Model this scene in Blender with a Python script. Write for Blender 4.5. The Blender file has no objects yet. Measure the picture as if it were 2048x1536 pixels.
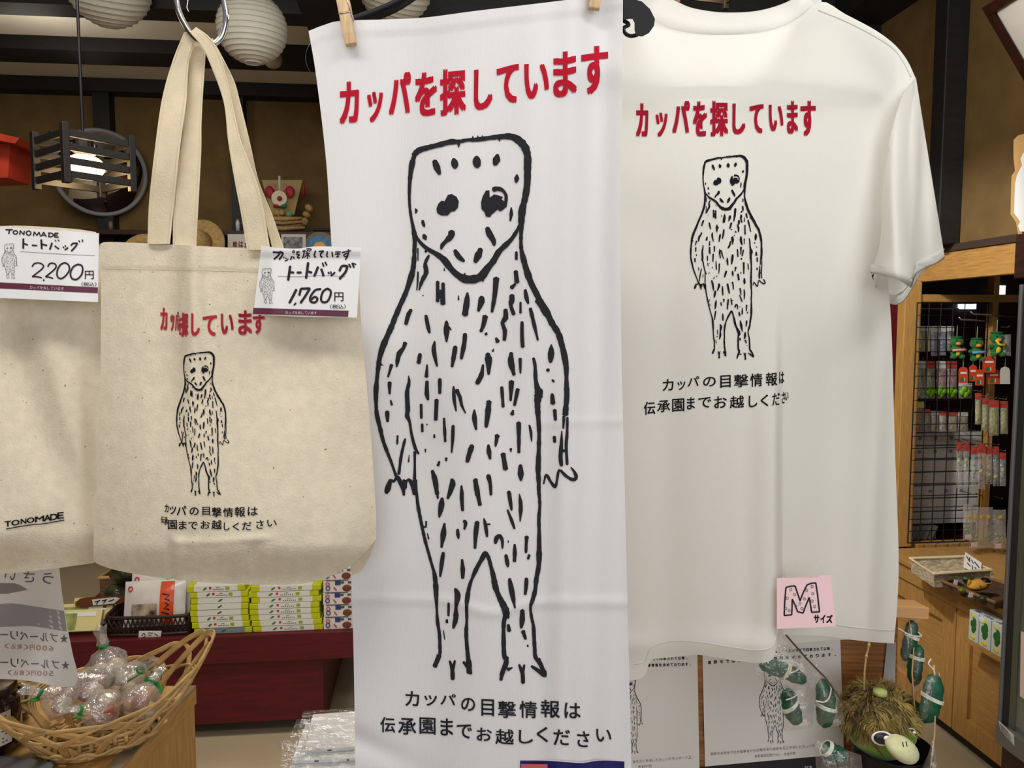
import bpy, bmesh, math, random
from mathutils import Vector, Matrix, noise
random.seed(7)
S = bpy.context.scene
COL = S.collection
# ------------------------------------------------------------------ camera
F = 1540.0                      # focal length in pixels of the 2048 x 1536 frame
CAM = Vector((0, 0, 1.53))
YAW, PITCH = math.radians(5.9), math.radians(4.4)
_fh = Vector((math.sin(YAW), math.cos(YAW), 0))
RT = Vector((math.cos(YAW), -math.sin(YAW), 0))
FW = _fh * math.cos(PITCH) + Vector((0, 0, -math.sin(PITCH)))
UP = _fh * math.sin(PITCH) + Vector((0, 0, math.cos(PITCH)))
cd = bpy.data.cameras.new('camera'); cam = bpy.data.objects.new('camera', cd); COL.objects.link(cam)
cd.sensor_width = 36; cd.lens = 36 * F / 2048; cd.clip_start = 0.02
m = Matrix((RT, UP, -FW)).transposed().to_4x4(); m.translation = CAM
cam.matrix_world = m
S.camera = cam
# ------------------------------------------------------------------ light and exposure
S.view_settings.view_transform = 'Standard'; S.view_settings.look = 'None'
S.view_settings.exposure = 0.08; S.view_settings.gamma = 1.0
S.view_settings.use_curve_mapping = False
S.cycles.use_denoising = True
S.cycles.max_bounces = 8; S.cycles.transparent_max_bounces = 16
S.cycles.caustics_reflective = False; S.cycles.caustics_refractive = False
w = bpy.data.worlds.new('world'); S.world = w; w.use_nodes = True
w.node_tree.nodes['Background'].inputs[0].default_value = (0.95, 0.97, 1.0, 1)
w.node_tree.nodes['Background'].inputs[1].default_value = 0.17
def area(name, loc, target, sx, sy, power, color):
    l = bpy.data.lights.new(name, 'AREA'); l.shape = 'RECTANGLE'; l.size = sx; l.size_y = sy
    l.energy = power; l.color = color
    o = bpy.data.objects.new(name, l); COL.objects.link(o); o.location = loc
    o.rotation_euler = (Vector(target) - Vector(loc)).to_track_quat('-Z', 'Y').to_euler()
    return o
# daylight through the shop front behind the camera, ceiling lamps over the aisles, and added fill lights
def point(name, loc, power, color, r):
    l = bpy.data.lights.new(name, 'POINT'); l.energy = power; l.color = color; l.shadow_soft_size = r
    o = bpy.data.objects.new(name, l); COL.objects.link(o); o.location = loc; return o
area('shopfront_daylight', (0.6, -2.6, 2.3), (0.1, 1.0, 1.35), 3.2, 1.8, 30, (1.0, 0.995, 0.985))
area('ceiling_lamp_light', (-0.55, 0.10, 2.75), (-0.30, 0.85, 1.4), 1.1, 0.25, 12, (1.0, 0.95, 0.88))
area('ceiling_lamp_light', (1.0, 0.15, 2.75), (0.55, 1.1, 1.4), 1.1, 0.25, 11, (1.0, 0.985, 0.96))
area('ceiling_lamp_light', (-0.75, 1.9, 2.90), (-0.75, 2.1, 0), 1.2, 0.3, 34, (1.0, 0.94, 0.84))
area('ceiling_lamp_light', (-1.7, 3.5, 2.90), (-1.7, 3.7, 0), 1.2, 0.3, 13, (1.0, 0.90, 0.75))
point('wall_fill_light', (0.80, 1.70, 2.30), 16, (1.0, 0.96, 0.90), .10)  # unseen fill light, added for the right wall and the shirt from behind
sl = bpy.data.lights.new('alcove_fill_spot', 'SPOT'); sl.energy = 170; sl.color = (1.0, 0.95, 0.88); sl.spot_size = math.radians(42); sl.spot_blend = .5; sl.shadow_soft_size = .06  # unseen spot, added to brighten the goods in the alcove
so = bpy.data.objects.new('alcove_fill_spot', sl); COL.objects.link(so); so.location = (0.20, 1.75, 2.72)
so.rotation_euler = (Vector((2.15, 2.85, 1.08)) - so.location).to_track_quat('-Z', 'Y').to_euler()
point('ceiling_fill_light', (-1.9, 4.0, 2.80), 5, (1.0, 0.92, 0.8), .15)  # no lamp hangs here: added to lift the ceiling strips

# ------------------------------------------------------------------ pixel -> place helpers
def ray(px, py): return FW + RT * ((px - 1024) / F) - UP * ((py - 768) / F)
def W(px, py, d): return CAM + ray(px, py) * d
def onX(px, py, x): r = ray(px, py); return CAM + r * (x / r.x)
def onY(px, py, y): r = ray(px, py); return CAM + r * (y / r.y)
def onZ(px, py, z): r = ray(px, py); return CAM + r * ((z - CAM.z) / r.z)
def depth(p): return (Vector(p) - CAM).dot(FW)
def sst(a, b, x):
    t = max(0.0, min(1.0, (x - a) / (b - a))); return t * t * (3 - 2 * t)
def gs(x, s): return math.exp(-(x / s) ** 2)
def lin(c):
    f = lambda v: v / 12.92 if v <= 0.04045 else ((v + 0.055) / 1.055) ** 2.4
    return tuple(f(v / 255.0) for v in c) + (1.0,)

# ------------------------------------------------------------------ materials
MATS = {}
def mat(name, c, rough=0.6, metal=0.0, noise_amt=0.0, nscale=20, stretch=(1, 1, 1), bump=0.0, bscale=200, c2=None,
        transl=0.0, emit=None, spec=0.4, specks=None, coat=0.0, sheen=0.0, rot=(0, 0, 0)):
    if name in MATS: return MATS[name]
    M = bpy.data.materials.new(name); M.use_nodes = True; N = M.node_tree; nd = N.nodes; L = N.links
    b = nd['Principled BSDF']; out = nd['Material Output']
    b.inputs['Base Color'].default_value = lin(c); b.inputs['Roughness'].default_value = rough
    b.inputs['Metallic'].default_value = metal; b.inputs['Specular IOR Level'].default_value = spec
    b.inputs['Coat Weight'].default_value = coat; b.inputs['Sheen Weight'].default_value = sheen
    tc = nd.new('ShaderNodeTexCoord'); mp = nd.new('ShaderNodeMapping'); mp.inputs['Scale'].default_value = stretch
    mp.inputs['Rotation'].default_value = rot
    L.new(tc.outputs['Object'], mp.inputs['Vector'])
    colsock = None
    if noise_amt > 0 or c2:
        n = nd.new('ShaderNodeTexNoise'); n.inputs['Scale'].default_value = nscale; n.inputs['Detail'].default_value = 6
        L.new(mp.outputs[0], n.inputs['Vector'])
        r = nd.new('ShaderNodeValToRGB'); L.new(n.outputs['Fac'], r.inputs[0])
        r.color_ramp.elements[0].position = 0.32; r.color_ramp.elements[1].position = 0.68
        if c2 is None: c2 = tuple(v * (1 - noise_amt) for v in c)
        r.color_ramp.elements[0].color = lin(c2); r.color_ramp.elements[1].color = lin(c)
        colsock = r.outputs[0]
    if specks:
        n = nd.new('ShaderNodeTexNoise'); n.inputs['Scale'].default_value = specks[1]; n.inputs['Detail'].default_value = 2
        L.new(tc.outputs['Object'], n.inputs['Vector'])
        r = nd.new('ShaderNodeValToRGB'); L.new(n.outputs['Fac'], r.inputs[0])
        r.color_ramp.elements[0].position = specks[2]; r.color_ramp.elements[1].position = specks[2] + 0.03
        r.color_ramp.elements[0].color = (0, 0, 0, 1); r.color_ramp.elements[1].color = (1, 1, 1, 1)
        mx = nd.new('ShaderNodeMix'); mx.data_type = 'RGBA'
        L.new(r.outputs[0], mx.inputs[0])
        if colsock: L.new(colsock, mx.inputs[6])
        else: mx.inputs[6].default_value = lin(c)
        mx.inputs[7].default_value = lin(specks[0]); colsock = mx.outputs[2]
    if colsock: L.new(colsock, b.inputs['Base Color'])
    if bump > 0:
        n = nd.new('ShaderNodeTexNoise'); n.inputs['Scale'].default_value = bscale; n.inputs['Detail'].default_value = 3
        L.new(mp.outputs[0], n.inputs['Vector'])
        bp = nd.new('ShaderNodeBump'); bp.inputs['Strength'].default_value = bump; bp.inputs['Distance'].default_value = 0.002
        L.new(n.outputs['Fac'], bp.inputs['Height']); L.new(bp.outputs[0], b.inputs['Normal'])
    if transl > 0:
        t = nd.new('ShaderNodeBsdfTranslucent'); t.inputs['Color'].default_value = lin(c)
        if colsock: L.new(colsock, t.inputs['Color'])
        mx = nd.new('ShaderNodeMixShader'); mx.inputs[0].default_value = transl
        L.new(b.outputs[0], mx.inputs[1]); L.new(t.outputs[0], mx.inputs[2]); L.new(mx.outputs[0], out.inputs[0])
    if emit:
        b.inputs['Emission Color'].default_value = lin(emit[0]); b.inputs['Emission Strength'].default_value = emit[1]
    MATS[name] = M; return M
def film(name, tint=(255, 255, 255), clear=0.75, rough=0.12, bump=0.6, bscale=60, haze=0.12):
    """thin clear plastic film: mostly see-through, with gloss and a little haze"""
    if name in MATS: return MATS[name]
    M = bpy.data.materials.new(name); M.use_nodes = True; N = M.node_tree; nd = N.nodes; L = N.links
    out = nd['Material Output']; nd.remove(nd['Principled BSDF'])
    tr = nd.new('ShaderNodeBsdfTransparent'); tr.inputs[0].default_value = lin(tint)
    gl = nd.new('ShaderNodeBsdfGlossy'); gl.inputs['Roughness'].default_value = rough; gl.inputs[0].default_value = (1, 1, 1, 1)
    df = nd.new('ShaderNodeBsdfDiffuse'); df.inputs[0].default_value = (0.85, 0.85, 0.86, 1)
    tc = nd.new('ShaderNodeTexCoord'); n = nd.new('ShaderNodeTexNoise'); n.inputs['Scale'].default_value = bscale
    n.inputs['Detail'].default_value = 4; L.new(tc.outputs['Object'], n.inputs['Vector'])
    bp = nd.new('ShaderNodeBump'); bp.inputs['Strength'].default_value = bump; bp.inputs['Distance'].default_value = 0.01
    L.new(n.outputs['Fac'], bp.inputs['Height']); L.new(bp.outputs[0], gl.inputs['Normal']); L.new(bp.outputs[0], df.inputs['Normal'])
    m1 = nd.new('ShaderNodeMixShader'); m1.inputs[0].default_value = 1 - clear
    m2 = nd.new('ShaderNodeMixShader'); m2.inputs[0].default_value = haze / max(1e-3, 1 - clear)
    L.new(gl.outputs[0], m2.inputs[1]); L.new(df.outputs[0], m2.inputs[2])
    L.new(tr.outputs[0], m1.inputs[1]); L.new(m2.outputs[0], m1.inputs[2]); L.new(m1.outputs[0], out.inputs[0])
    MATS[name] = M; return M

# ------------------------------------------------------------------ mesh helpers
def catmull(pts, n):
    P = [Vector(p) for p in pts]
    if len(P) < 3 or n < 2:
        return [P[0].lerp(P[-1], i / max(1, n)) for i in range(n + 1)] if len(P) == 2 else P
    Q = [P[0] * 2 - P[1]] + P + [P[-1] * 2 - P[-2]]; out = []
    for i in range(1, len(Q) - 2):
        a, b, c, d = Q[i - 1:i + 3]
        for k in range(n):
            t = k / n
            out.append(0.5 * ((2 * b) + (c - a) * t + (2 * a - 5 * b + 4 * c - d) * t * t + (3 * b - a - 3 * c + d) * t ** 3))
    out.append(P[-1]); return out
class MB:
    def __init__(s): s.v = []; s.f = []; s.m = []; s.mi = 0
    def add(s, vs, fs):
        k = len(s.v); s.v += [Vector(p) for p in vs]; s.f += [tuple(i + k for i in f) for f in fs]; s.m += [s.mi] * len(fs); return s
    def box(s, c, d, R=None):
        c = Vector(c); vs = [Vector((x * d[0] / 2, y * d[1] / 2, z * d[2] / 2)) for x in (-1, 1) for y in (-1, 1) for z in (-1, 1)]
        if R is not None: vs = [R @ v for v in vs]
        return s.add([c + v for v in vs], [(0, 1, 3, 2), (4, 6, 7, 5), (0, 4, 5, 1), (2, 3, 7, 6), (0, 2, 6, 4), (1, 5, 7, 3)])
    def span(s, a, b):
        a = Vector(a); b = Vector(b); return s.box((a + b) / 2, tuple(abs(x) for x in (b - a)))
    def hull8(s, near, far):      # two quads, same winding
        return s.add(list(near) + list(far), [(0, 1, 2, 3), (7, 6, 5, 4)] + [(i, i + 4, (i + 1) % 4 + 4, (i + 1) % 4) for i in range(4)])
    def tube(s, pts, r, n=8, closed=False, flat=None):
        P = [Vector(p) for p in pts]; L = len(P)
        rr = r if isinstance(r, (list, tuple)) else [r] * L
        rings = []; nrm = None
        for i in range(L):
            if closed: t = P[(i + 1) % L] - P[i - 1]
            else: t = P[min(i + 1, L - 1)] - P[max(i - 1, 0)]
            if t.length < 1e-9: t = Vector((0, 0, 1))
            t.normalize()
            if nrm is None:
                nrm = t.cross(Vector((0, 0, 1)) if abs(t.z) < 0.9 else Vector((1, 0, 0))).normalized()
            else:
                nrm = (nrm - t * nrm.dot(t))
                nrm = nrm.normalized() if nrm.length > 1e-6 else t.orthogonal().normalized()
            b = t.cross(nrm); fl = flat if flat else 1.0
            rings.append([P[i] + (nrm * math.cos(a) + b * math.sin(a) * fl) * rr[i] for a in [2 * math.pi * k / n for k in range(n)]])
        vs = [p for rg in rings for p in rg]; fs = []
        for i in range(L if closed else L - 1):
            j = (i + 1) % L
            for k in range(n): fs.append((i * n + k, i * n + (k + 1) % n, j * n + (k + 1) % n, j * n + k))
        if not closed: fs += [tuple(range(n - 1, -1, -1)), tuple((L - 1) * n + k for k in range(n))]
        return s.add(vs, fs)
    def lathe(s, prof, c=(0, 0, 0), n=32, R=None, sx=1, sy=1):
        c = Vector(c); vs = []; L = len(prof)
        for r, z in prof:
            for k in range(n):
                a = 2 * math.pi * k / n; p = Vector((r * math.cos(a) * sx, r * math.sin(a) * sy, z))
                vs.append(c + (R @ p if R is not None else p))
        fs = [(i * n + k, i * n + (k + 1) % n, (i + 1) * n + (k + 1) % n, (i + 1) * n + k) for i in range(L - 1) for k in range(n)]
        fs += [tuple(range(n - 1, -1, -1)), tuple((L - 1) * n + k for k in range(n))]
        return s.add(vs, fs)
    def ball(s, c, r, n=16, R=None, fn=None):
        rr = r if isinstance(r, (tuple, list)) else (r, r, r); c = Vector(c); vs = []; m2 = n // 2
        for i in range(m2 + 1):
            ph = math.pi * i / m2
            for k in range(n):
                a = 2 * math.pi * k / n; u = Vector((math.sin(ph) * math.cos(a), math.sin(ph) * math.sin(a), math.cos(ph)))
                q = 1.0 if fn is None else fn(u)
                p = Vector((u.x * rr[0], u.y * rr[1], u.z * rr[2])) * q
                vs.append(c + (R @ p if R is not None else p))
        fs = [(i * n + k, (i + 1) * n + k, (i + 1) * n + (k + 1) % n, i * n + (k + 1) % n) for i in range(m2) for k in range(n)]
        return s.add(vs, fs)
    def grid(s, rows, flip=False):
        nv, nu = len(rows), len(rows[0]); fs = []
        for i in range(nv - 1):
            for k in range(nu - 1):
                q = (i * nu + k, (i + 1) * nu + k, (i + 1) * nu + k + 1, i * nu + k + 1)
                fs.append(q[::-1] if flip else q)
        return s.add([p for r in rows for p in r], fs)
LOC = {}
def finish(name, mb, mats, origin, smooth, bevel, weld):
    me = bpy.data.meshes.new(name)
    me.from_pydata([v - origin for v in mb.v], [], mb.f)
    for mm in (mats if isinstance(mats, (list, tuple)) else [mats]): me.materials.append(mm)
    me.polygons.foreach_set('material_index', mb.m)
    if weld or not smooth:
        bm = bmesh.new(); bm.from_mesh(me)
        if weld: bmesh.ops.remove_doubles(bm, verts=bm.verts, dist=1e-6)
        bmesh.ops.recalc_face_normals(bm, faces=bm.faces); bm.to_mesh(me); bm.free()
    if smooth: me.polygons.foreach_set('use_smooth', [True] * len(me.polygons))
    o = bpy.data.objects.new(name, me); COL.objects.link(o)
    if bevel:
        b = o.modifiers.new('bevel', 'BEVEL'); b.width = bevel; b.segments = 2; b.limit_method = 'ANGLE'
    return o
def tag(o, label, cat, group=None):
    o['label'] = label; o['category'] = cat
    if group: o['group'] = group
    return o
def part(name, mb, mats, parent, smooth=False, bevel=0, weld=False, label=None, stuff=False):
    base = LOC[parent.name]
    o = finish(name, mb, mats, base, smooth, bevel, weld); o.parent = parent; LOC[o.name] = base
    if label: o['label'] = label
    if stuff: o['kind'] = 'stuff'
    return o
def thing(name, label, cat, loc, group=None):
    o = bpy.data.objects.new(name, None); o.empty_display_size = 0.05; COL.objects.link(o)
    o.location = loc; LOC[o.name] = Vector(loc); return tag(o, label, cat, group)
def solo(name, mb, mats, label, cat, group=None, smooth=False, bevel=0, origin=None, weld=False):
    if origin is None:
        n = len(mb.v); origin = Vector((sum(v.x for v in mb.v) / n, sum(v.y for v in mb.v) / n, min(v.z for v in mb.v)))
    origin = Vector(origin)
    o = finish(name, mb, mats, origin, smooth, bevel, weld); o.location = origin; LOC[o.name] = origin
    return tag(o, label, cat, group)
def struct(name, mb, mats, bevel=0, parent=None, smooth=False):
    o = finish(name, mb, mats, Vector((0, 0, 0)), smooth, bevel, False); LOC[o.name] = Vector((0, 0, 0))
    o['kind'] = 'structure'
    if parent: o.parent = parent
    return o
def copy_tree(o, loc=None, label=None, rotz=None, parent=None, first=True):
    c = o.copy(); COL.objects.link(c)
    if parent is not None: c.parent = parent
    if first:
        if loc is not None: c.location = loc; LOC[c.name] = Vector(loc)
        if label: c['label'] = label
        if rotz is not None: c.rotation_euler = (0, 0, rotz)
    for ch in [x for x in list(o.children)]: copy_tree(ch, parent=c, first=False)
    return c

# ------------------------------------------------------------------ sheets of cloth and paper
def resample(pl, n):
    P = [Vector((p[0], p[1], 0)) for p in pl]
    if len(P) > 2: P = catmull(P, 10)
    L = [0]
    for a, b in zip(P, P[1:]): L.append(L[-1] + (b - a).length)
    out = []; j = 0
    for i in range(n + 1):
        t = L[-1] * i / n
        while j < len(L) - 2 and L[j + 1] < t: j += 1
        k = (t - L[j]) / max(1e-9, L[j + 1] - L[j]); out.append(P[j].lerp(P[j + 1], k))
    return out
def coons(top, bot, left, right, nu, nv):
    T, B, Lf, R = resample(top, nu), resample(bot, nu), resample(left, nv), resample(right, nv); rows = []
    for i in range(nv + 1):
        v = i / nv; row = []
        for k in range(nu + 1):
            u = k / nu
            p = T[k] * (1 - v) + B[k] * v + Lf[i] * (1 - u) + R[i] * u - (T[0] * (1 - u) * (1 - v) + T[-1] * u * (1 - v) + B[0] * (1 - u) * v + B[-1] * u * v)
            row.append((p.x, p.y))
        rows.append(row)
    return rows
def sheet(mb, rows, D, Db=None):
    """front at depth D(px,py); with Db a second layer behind, joined along the border"""
    fr = [[W(x, y, D(x, y)) for x, y in r] for r in rows]
    mb.grid(fr)
    if Db:
        bk = [[W(x, y, Db(x, y)) for x, y in r] for r in rows]; mb.grid(bk, True)
        for e, b in ((fr[0], bk[0]), (fr[-1], bk[-1])): mb.grid([b, e] if e is fr[0] else [e, b])
        mb.grid([[r[0] for r in bk], [r[0] for r in fr]], True); mb.grid([[r[-1] for r in fr], [r[-1] for r in bk]], True)
    return mb
_GL = {}
def glyph(ch, wt):
    k = (ch, wt)
    if k not in _GL:
        c = bpy.data.curves.new('g', 'FONT'); c.body = ch; c.offset = wt; c.resolution_u = 3; c.fill_mode = 'FRONT'
        o = bpy.data.objects.new('g', c); COL.objects.link(o); bpy.context.view_layer.update()
        me = bpy.data.meshes.new_from_object(o.evaluated_get(bpy.context.evaluated_depsgraph_get()))
        bpy.data.objects.remove(o); bpy.data.curves.remove(c)
        bm = bmesh.new(); bm.from_mesh(me); bpy.data.meshes.remove(me)
        xs = [v.co.x for v in bm.verts]; ys = [v.co.y for v in bm.verts]
        x0, x1, y0, y1 = min(xs), max(xs), min(ys), max(ys)
        for v in bm.verts: v.co.x = (v.co.x - x0) / max(1e-6, x1 - x0); v.co.y = (v.co.y - y0) / max(1e-6, y1 - y0)
        for q in (0.2, 0.4, 0.6, 0.8):
            for ax in ((1, 0, 0), (0, 1, 0)):
                bmesh.ops.bisect_plane(bm, geom=bm.verts[:] + bm.edges[:] + bm.faces[:], plane_co=(q, q, 0), plane_no=ax)
        bm.verts.index_update()
        _GL[k] = ([(v.co.x, v.co.y) for v in bm.verts], [tuple(v.index for v in f.verts) for f in bm.faces]); bm.free()
    return _GL[k]
def put(mb, ch, bb, D, e=0.0008, wt=0.02, slope=0.0, mirror=False):
    """one character with its ink filling the box bb=(x0,y0,x1,y1), on the surface at depth D"""
    vs, fs = glyph(ch, 0.0); x0, y0, x1, y1 = bb; h = (y1 - y0) - abs(slope) * (x1 - x0)
    b = wt * (y1 - y0)          # boldness: the glyph is stamped again, shifted by b pixels
    sh = [(0, 0)] if wt <= 0 else [(-b, -b), (b, -b), (b, b), (-b, b)]
    if wt > .02: sh += [(0, 0)]
    for k, (sx, sy) in enumerate(sh):
        out = []
        for u, v in vs:
            if mirror: u = 1 - u
            x = x0 + b + u * (x1 - x0 - 2 * b) + sx
            yy = (y1 - b - v * (h - 2 * b)) + (slope * (x - x1) if slope > 0 else slope * (x - x0)) + sy
            out.append(W(x, yy, D(x, yy) - e))
        mb.add(out, fs)
SMALL = {'ッ': (.74, .62), 'ー': (.86, .12), '。': (.3, .3), '、': (.3, .3), 'ょ': (.6, .6), '・': (.2, .2), 'ゃ': (.6, .6), 'い': (.85, .8), '…': (.8, .2)}
def line(mb, text, a, b, h, D, e=0.0008, wt=0.0, mirror=False):
    """a line of text: centres run from a to b, em height h"""
    n = len(text)
    for i, ch in enumerate(text):
        if ch == ' ': continue
        t = i / max(1, n - 1); cx = a[0] + (b[0] - a[0]) * t; cy = a[1] + (b[1] - a[1]) * t
        sp = abs(b[0] - a[0]) / max(1, n - 1); w, hh = SMALL.get(ch, (.86, .86))
        W_ = min(sp * 0.9, h) * w; H_ = h * hh; dy = h * .25 if ch in 'ッ。、ょゃ' else 0
        put(mb, ch, (cx - W_ / 2, cy - H_ / 2 + dy, cx + W_ / 2, cy + H_ / 2 + dy), D, e, wt, mirror=mirror)
def stroke(mb, pts, D, e=0.0008, step=6, jag=0.0):
    """pen stroke through (x, y, width) points, pixels"""
    if len(pts) == 1:
        x, y, r = pts[0]; n = 10
        mb.add([W(x + math.cos(6.283 * k / n) * r / 2, y + math.sin(6.283 * k / n) * r / 2, D(x, y) - e) for k in range(n)], [tuple(range(n))]); return
    L = sum(math.hypot(b[0] - a[0], b[1] - a[1]) for a, b in zip(pts, pts[1:]))
    q = catmull(pts, max(2, int(L / len(pts) / step) + 1)) if len(pts) > 2 else [Vector(pts[0]).lerp(Vector(pts[1]), k / 3) for k in range(4)]
    Lf, Rt = [], []
    for i, p in enumerate(q):
        t = q[min(i + 1, len(q) - 1)] - q[max(i - 1, 0)]; l = math.hypot(t.x, t.y) or 1; nx, ny = -t.y / l, t.x / l
        r = max(0.2, p.z / 2) * (1 + (random.uniform(-jag, jag) if jag else 0))
        Lf.append((p.x + nx * r, p.y + ny * r)); Rt.append((p.x - nx * r, p.y - ny * r))
    def cap(p, q0, r):
        l = math.hypot(p.x - q0.x, p.y - q0.y) or 1; return (p.x + (p.x - q0.x) / l * r * .55, p.y + (p.y - q0.y) / l * r * .55)
    c0, c1 = cap(q[0], q[1], q[0].z / 2), cap(q[-1], q[-2], q[-1].z / 2)
    P = lambda a: W(a[0], a[1], D(a[0], a[1]) - e)
    n = len(q); vs = [P(a) for a in Lf] + [P(a) for a in Rt] + [P(c0), P(c1)]
    fs = [(i, i + 1, n + i + 1, n + i) for i in range(n - 1)] + [(0, n, 2 * n), (n - 1, 2 * n + 1, 2 * n - 1)]
    mb.add(vs, fs)
def poly(mb, pts, D, e=0.0008):
    mb.add([W(x, y, D(x, y) - e) for x, y in pts], [tuple(range(len(pts)))])
# ------------------------------------------------------------------ the drawn figure printed on the goods
# strokes (x, y, pen width) in four overlapping frames, brought to one frame below
FA = '''500,280,40 540,240,45 620,215,40 700,195,38 790,172,40 860,170,30 920,157,26 980,155,30 1060,146,34 1130,136,34 1200,130,40 1270,130,46 1330,160,55 1375,210,60 1398,280,55 1398,380,52 1396,500,48 1380,610,45 1358,700,50 1350,780,50 1348,870,35 1346,950,28 1350,1020,30 1365,1090,40 1390,1180,45 1425,1280,48 1470,1370,45 1510,1450,50 1550,1530,50
505,285,30 490,340,40 478,410,36 470,500,30 467,590,25 470,680,22 482,770,22 500,860,30 510,930,36 508,1010,32 505,1090,34 495,1180,40 470,1270,40 435,1370,36 390,1470,36 362,1540,36
500,880,20 550,960,25 610,1015,35 680,1055,35 740,1100,45 790,1165,45 840,1215,50 900,1250,55 960,1255,60 1030,1235,60 1080,1170,50 1130,1110,45 1170,1040,40 1220,990,38 1270,940,34 1310,880,26 1340,820,20
855,180,30 857,215,6
970,150,20 965,125,5
1008,150,20 1006,122,5
1045,145,20 1040,120,5
1178,145,24 1175,168,6
1268,130,20 1266,155,6
610,1015,20 592,1040,14
895,1250,40 905,1205,8
1045,1240,30 1048,1275,8
665,320,34 685,375,50 706,425,26
815,305,24 825,345,58 828,378,30
998,290,36 998,330,62 1005,368,40
1162,272,20 1155,310,55 1140,352,30
1315,428,8 1313,460,38 1307,492,14
1270,688,8 1270,740,25 1262,795,12
515,697,6 522,715,24 515,736,6
572,792,22 577,818,28 586,840,12
580,902,20 588,922,36 598,942,12
800,875,40 795,915,48 755,955,30 727,985,28 718,1018,14
1080,848,32 1100,900,50 1130,950,40 1135,988,20
825,1025,26 855,1075,46 900,1112,18
1030,1015,36 1010,1065,50 985,1120,24
1130,548,44 1160,540,35 1200,552,28 1228,590,25 1228,640,22 1222,685,22
535,1010,10 535,1108,8
622,1065,18 592,1130,28 600,1200,34 568,1265,30 543,1340,10
535,1195,12 532,1280,14 525,1340,8
690,1272,28 690,1430,28
733,1285,28 735,1450,30
710,1345,38 712,1400,38
855,1382,8 855,1416,14
742,1165,6 743,1187,11
575,1382,10
1310,1038,20 1310,1098,22
1305,1190,30 1315,1280,36
1302,1292,18 1270,1322,30
1152,1245,44 1140,1380,38 1118,1512,22
1035,1392,36 1035,1430,44 1010,1505,20
925,1360,16 920,1430,46 905,1536,42
1275,1378,32 1275,1420,42 1266,1460,28 1290,1530,34
1380,1337,22 1390,1400,34 1405,1445,16
1343,1435,18 1343,1520,20
1422,1278,10
480,1495,28 452,1536,28'''
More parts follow.
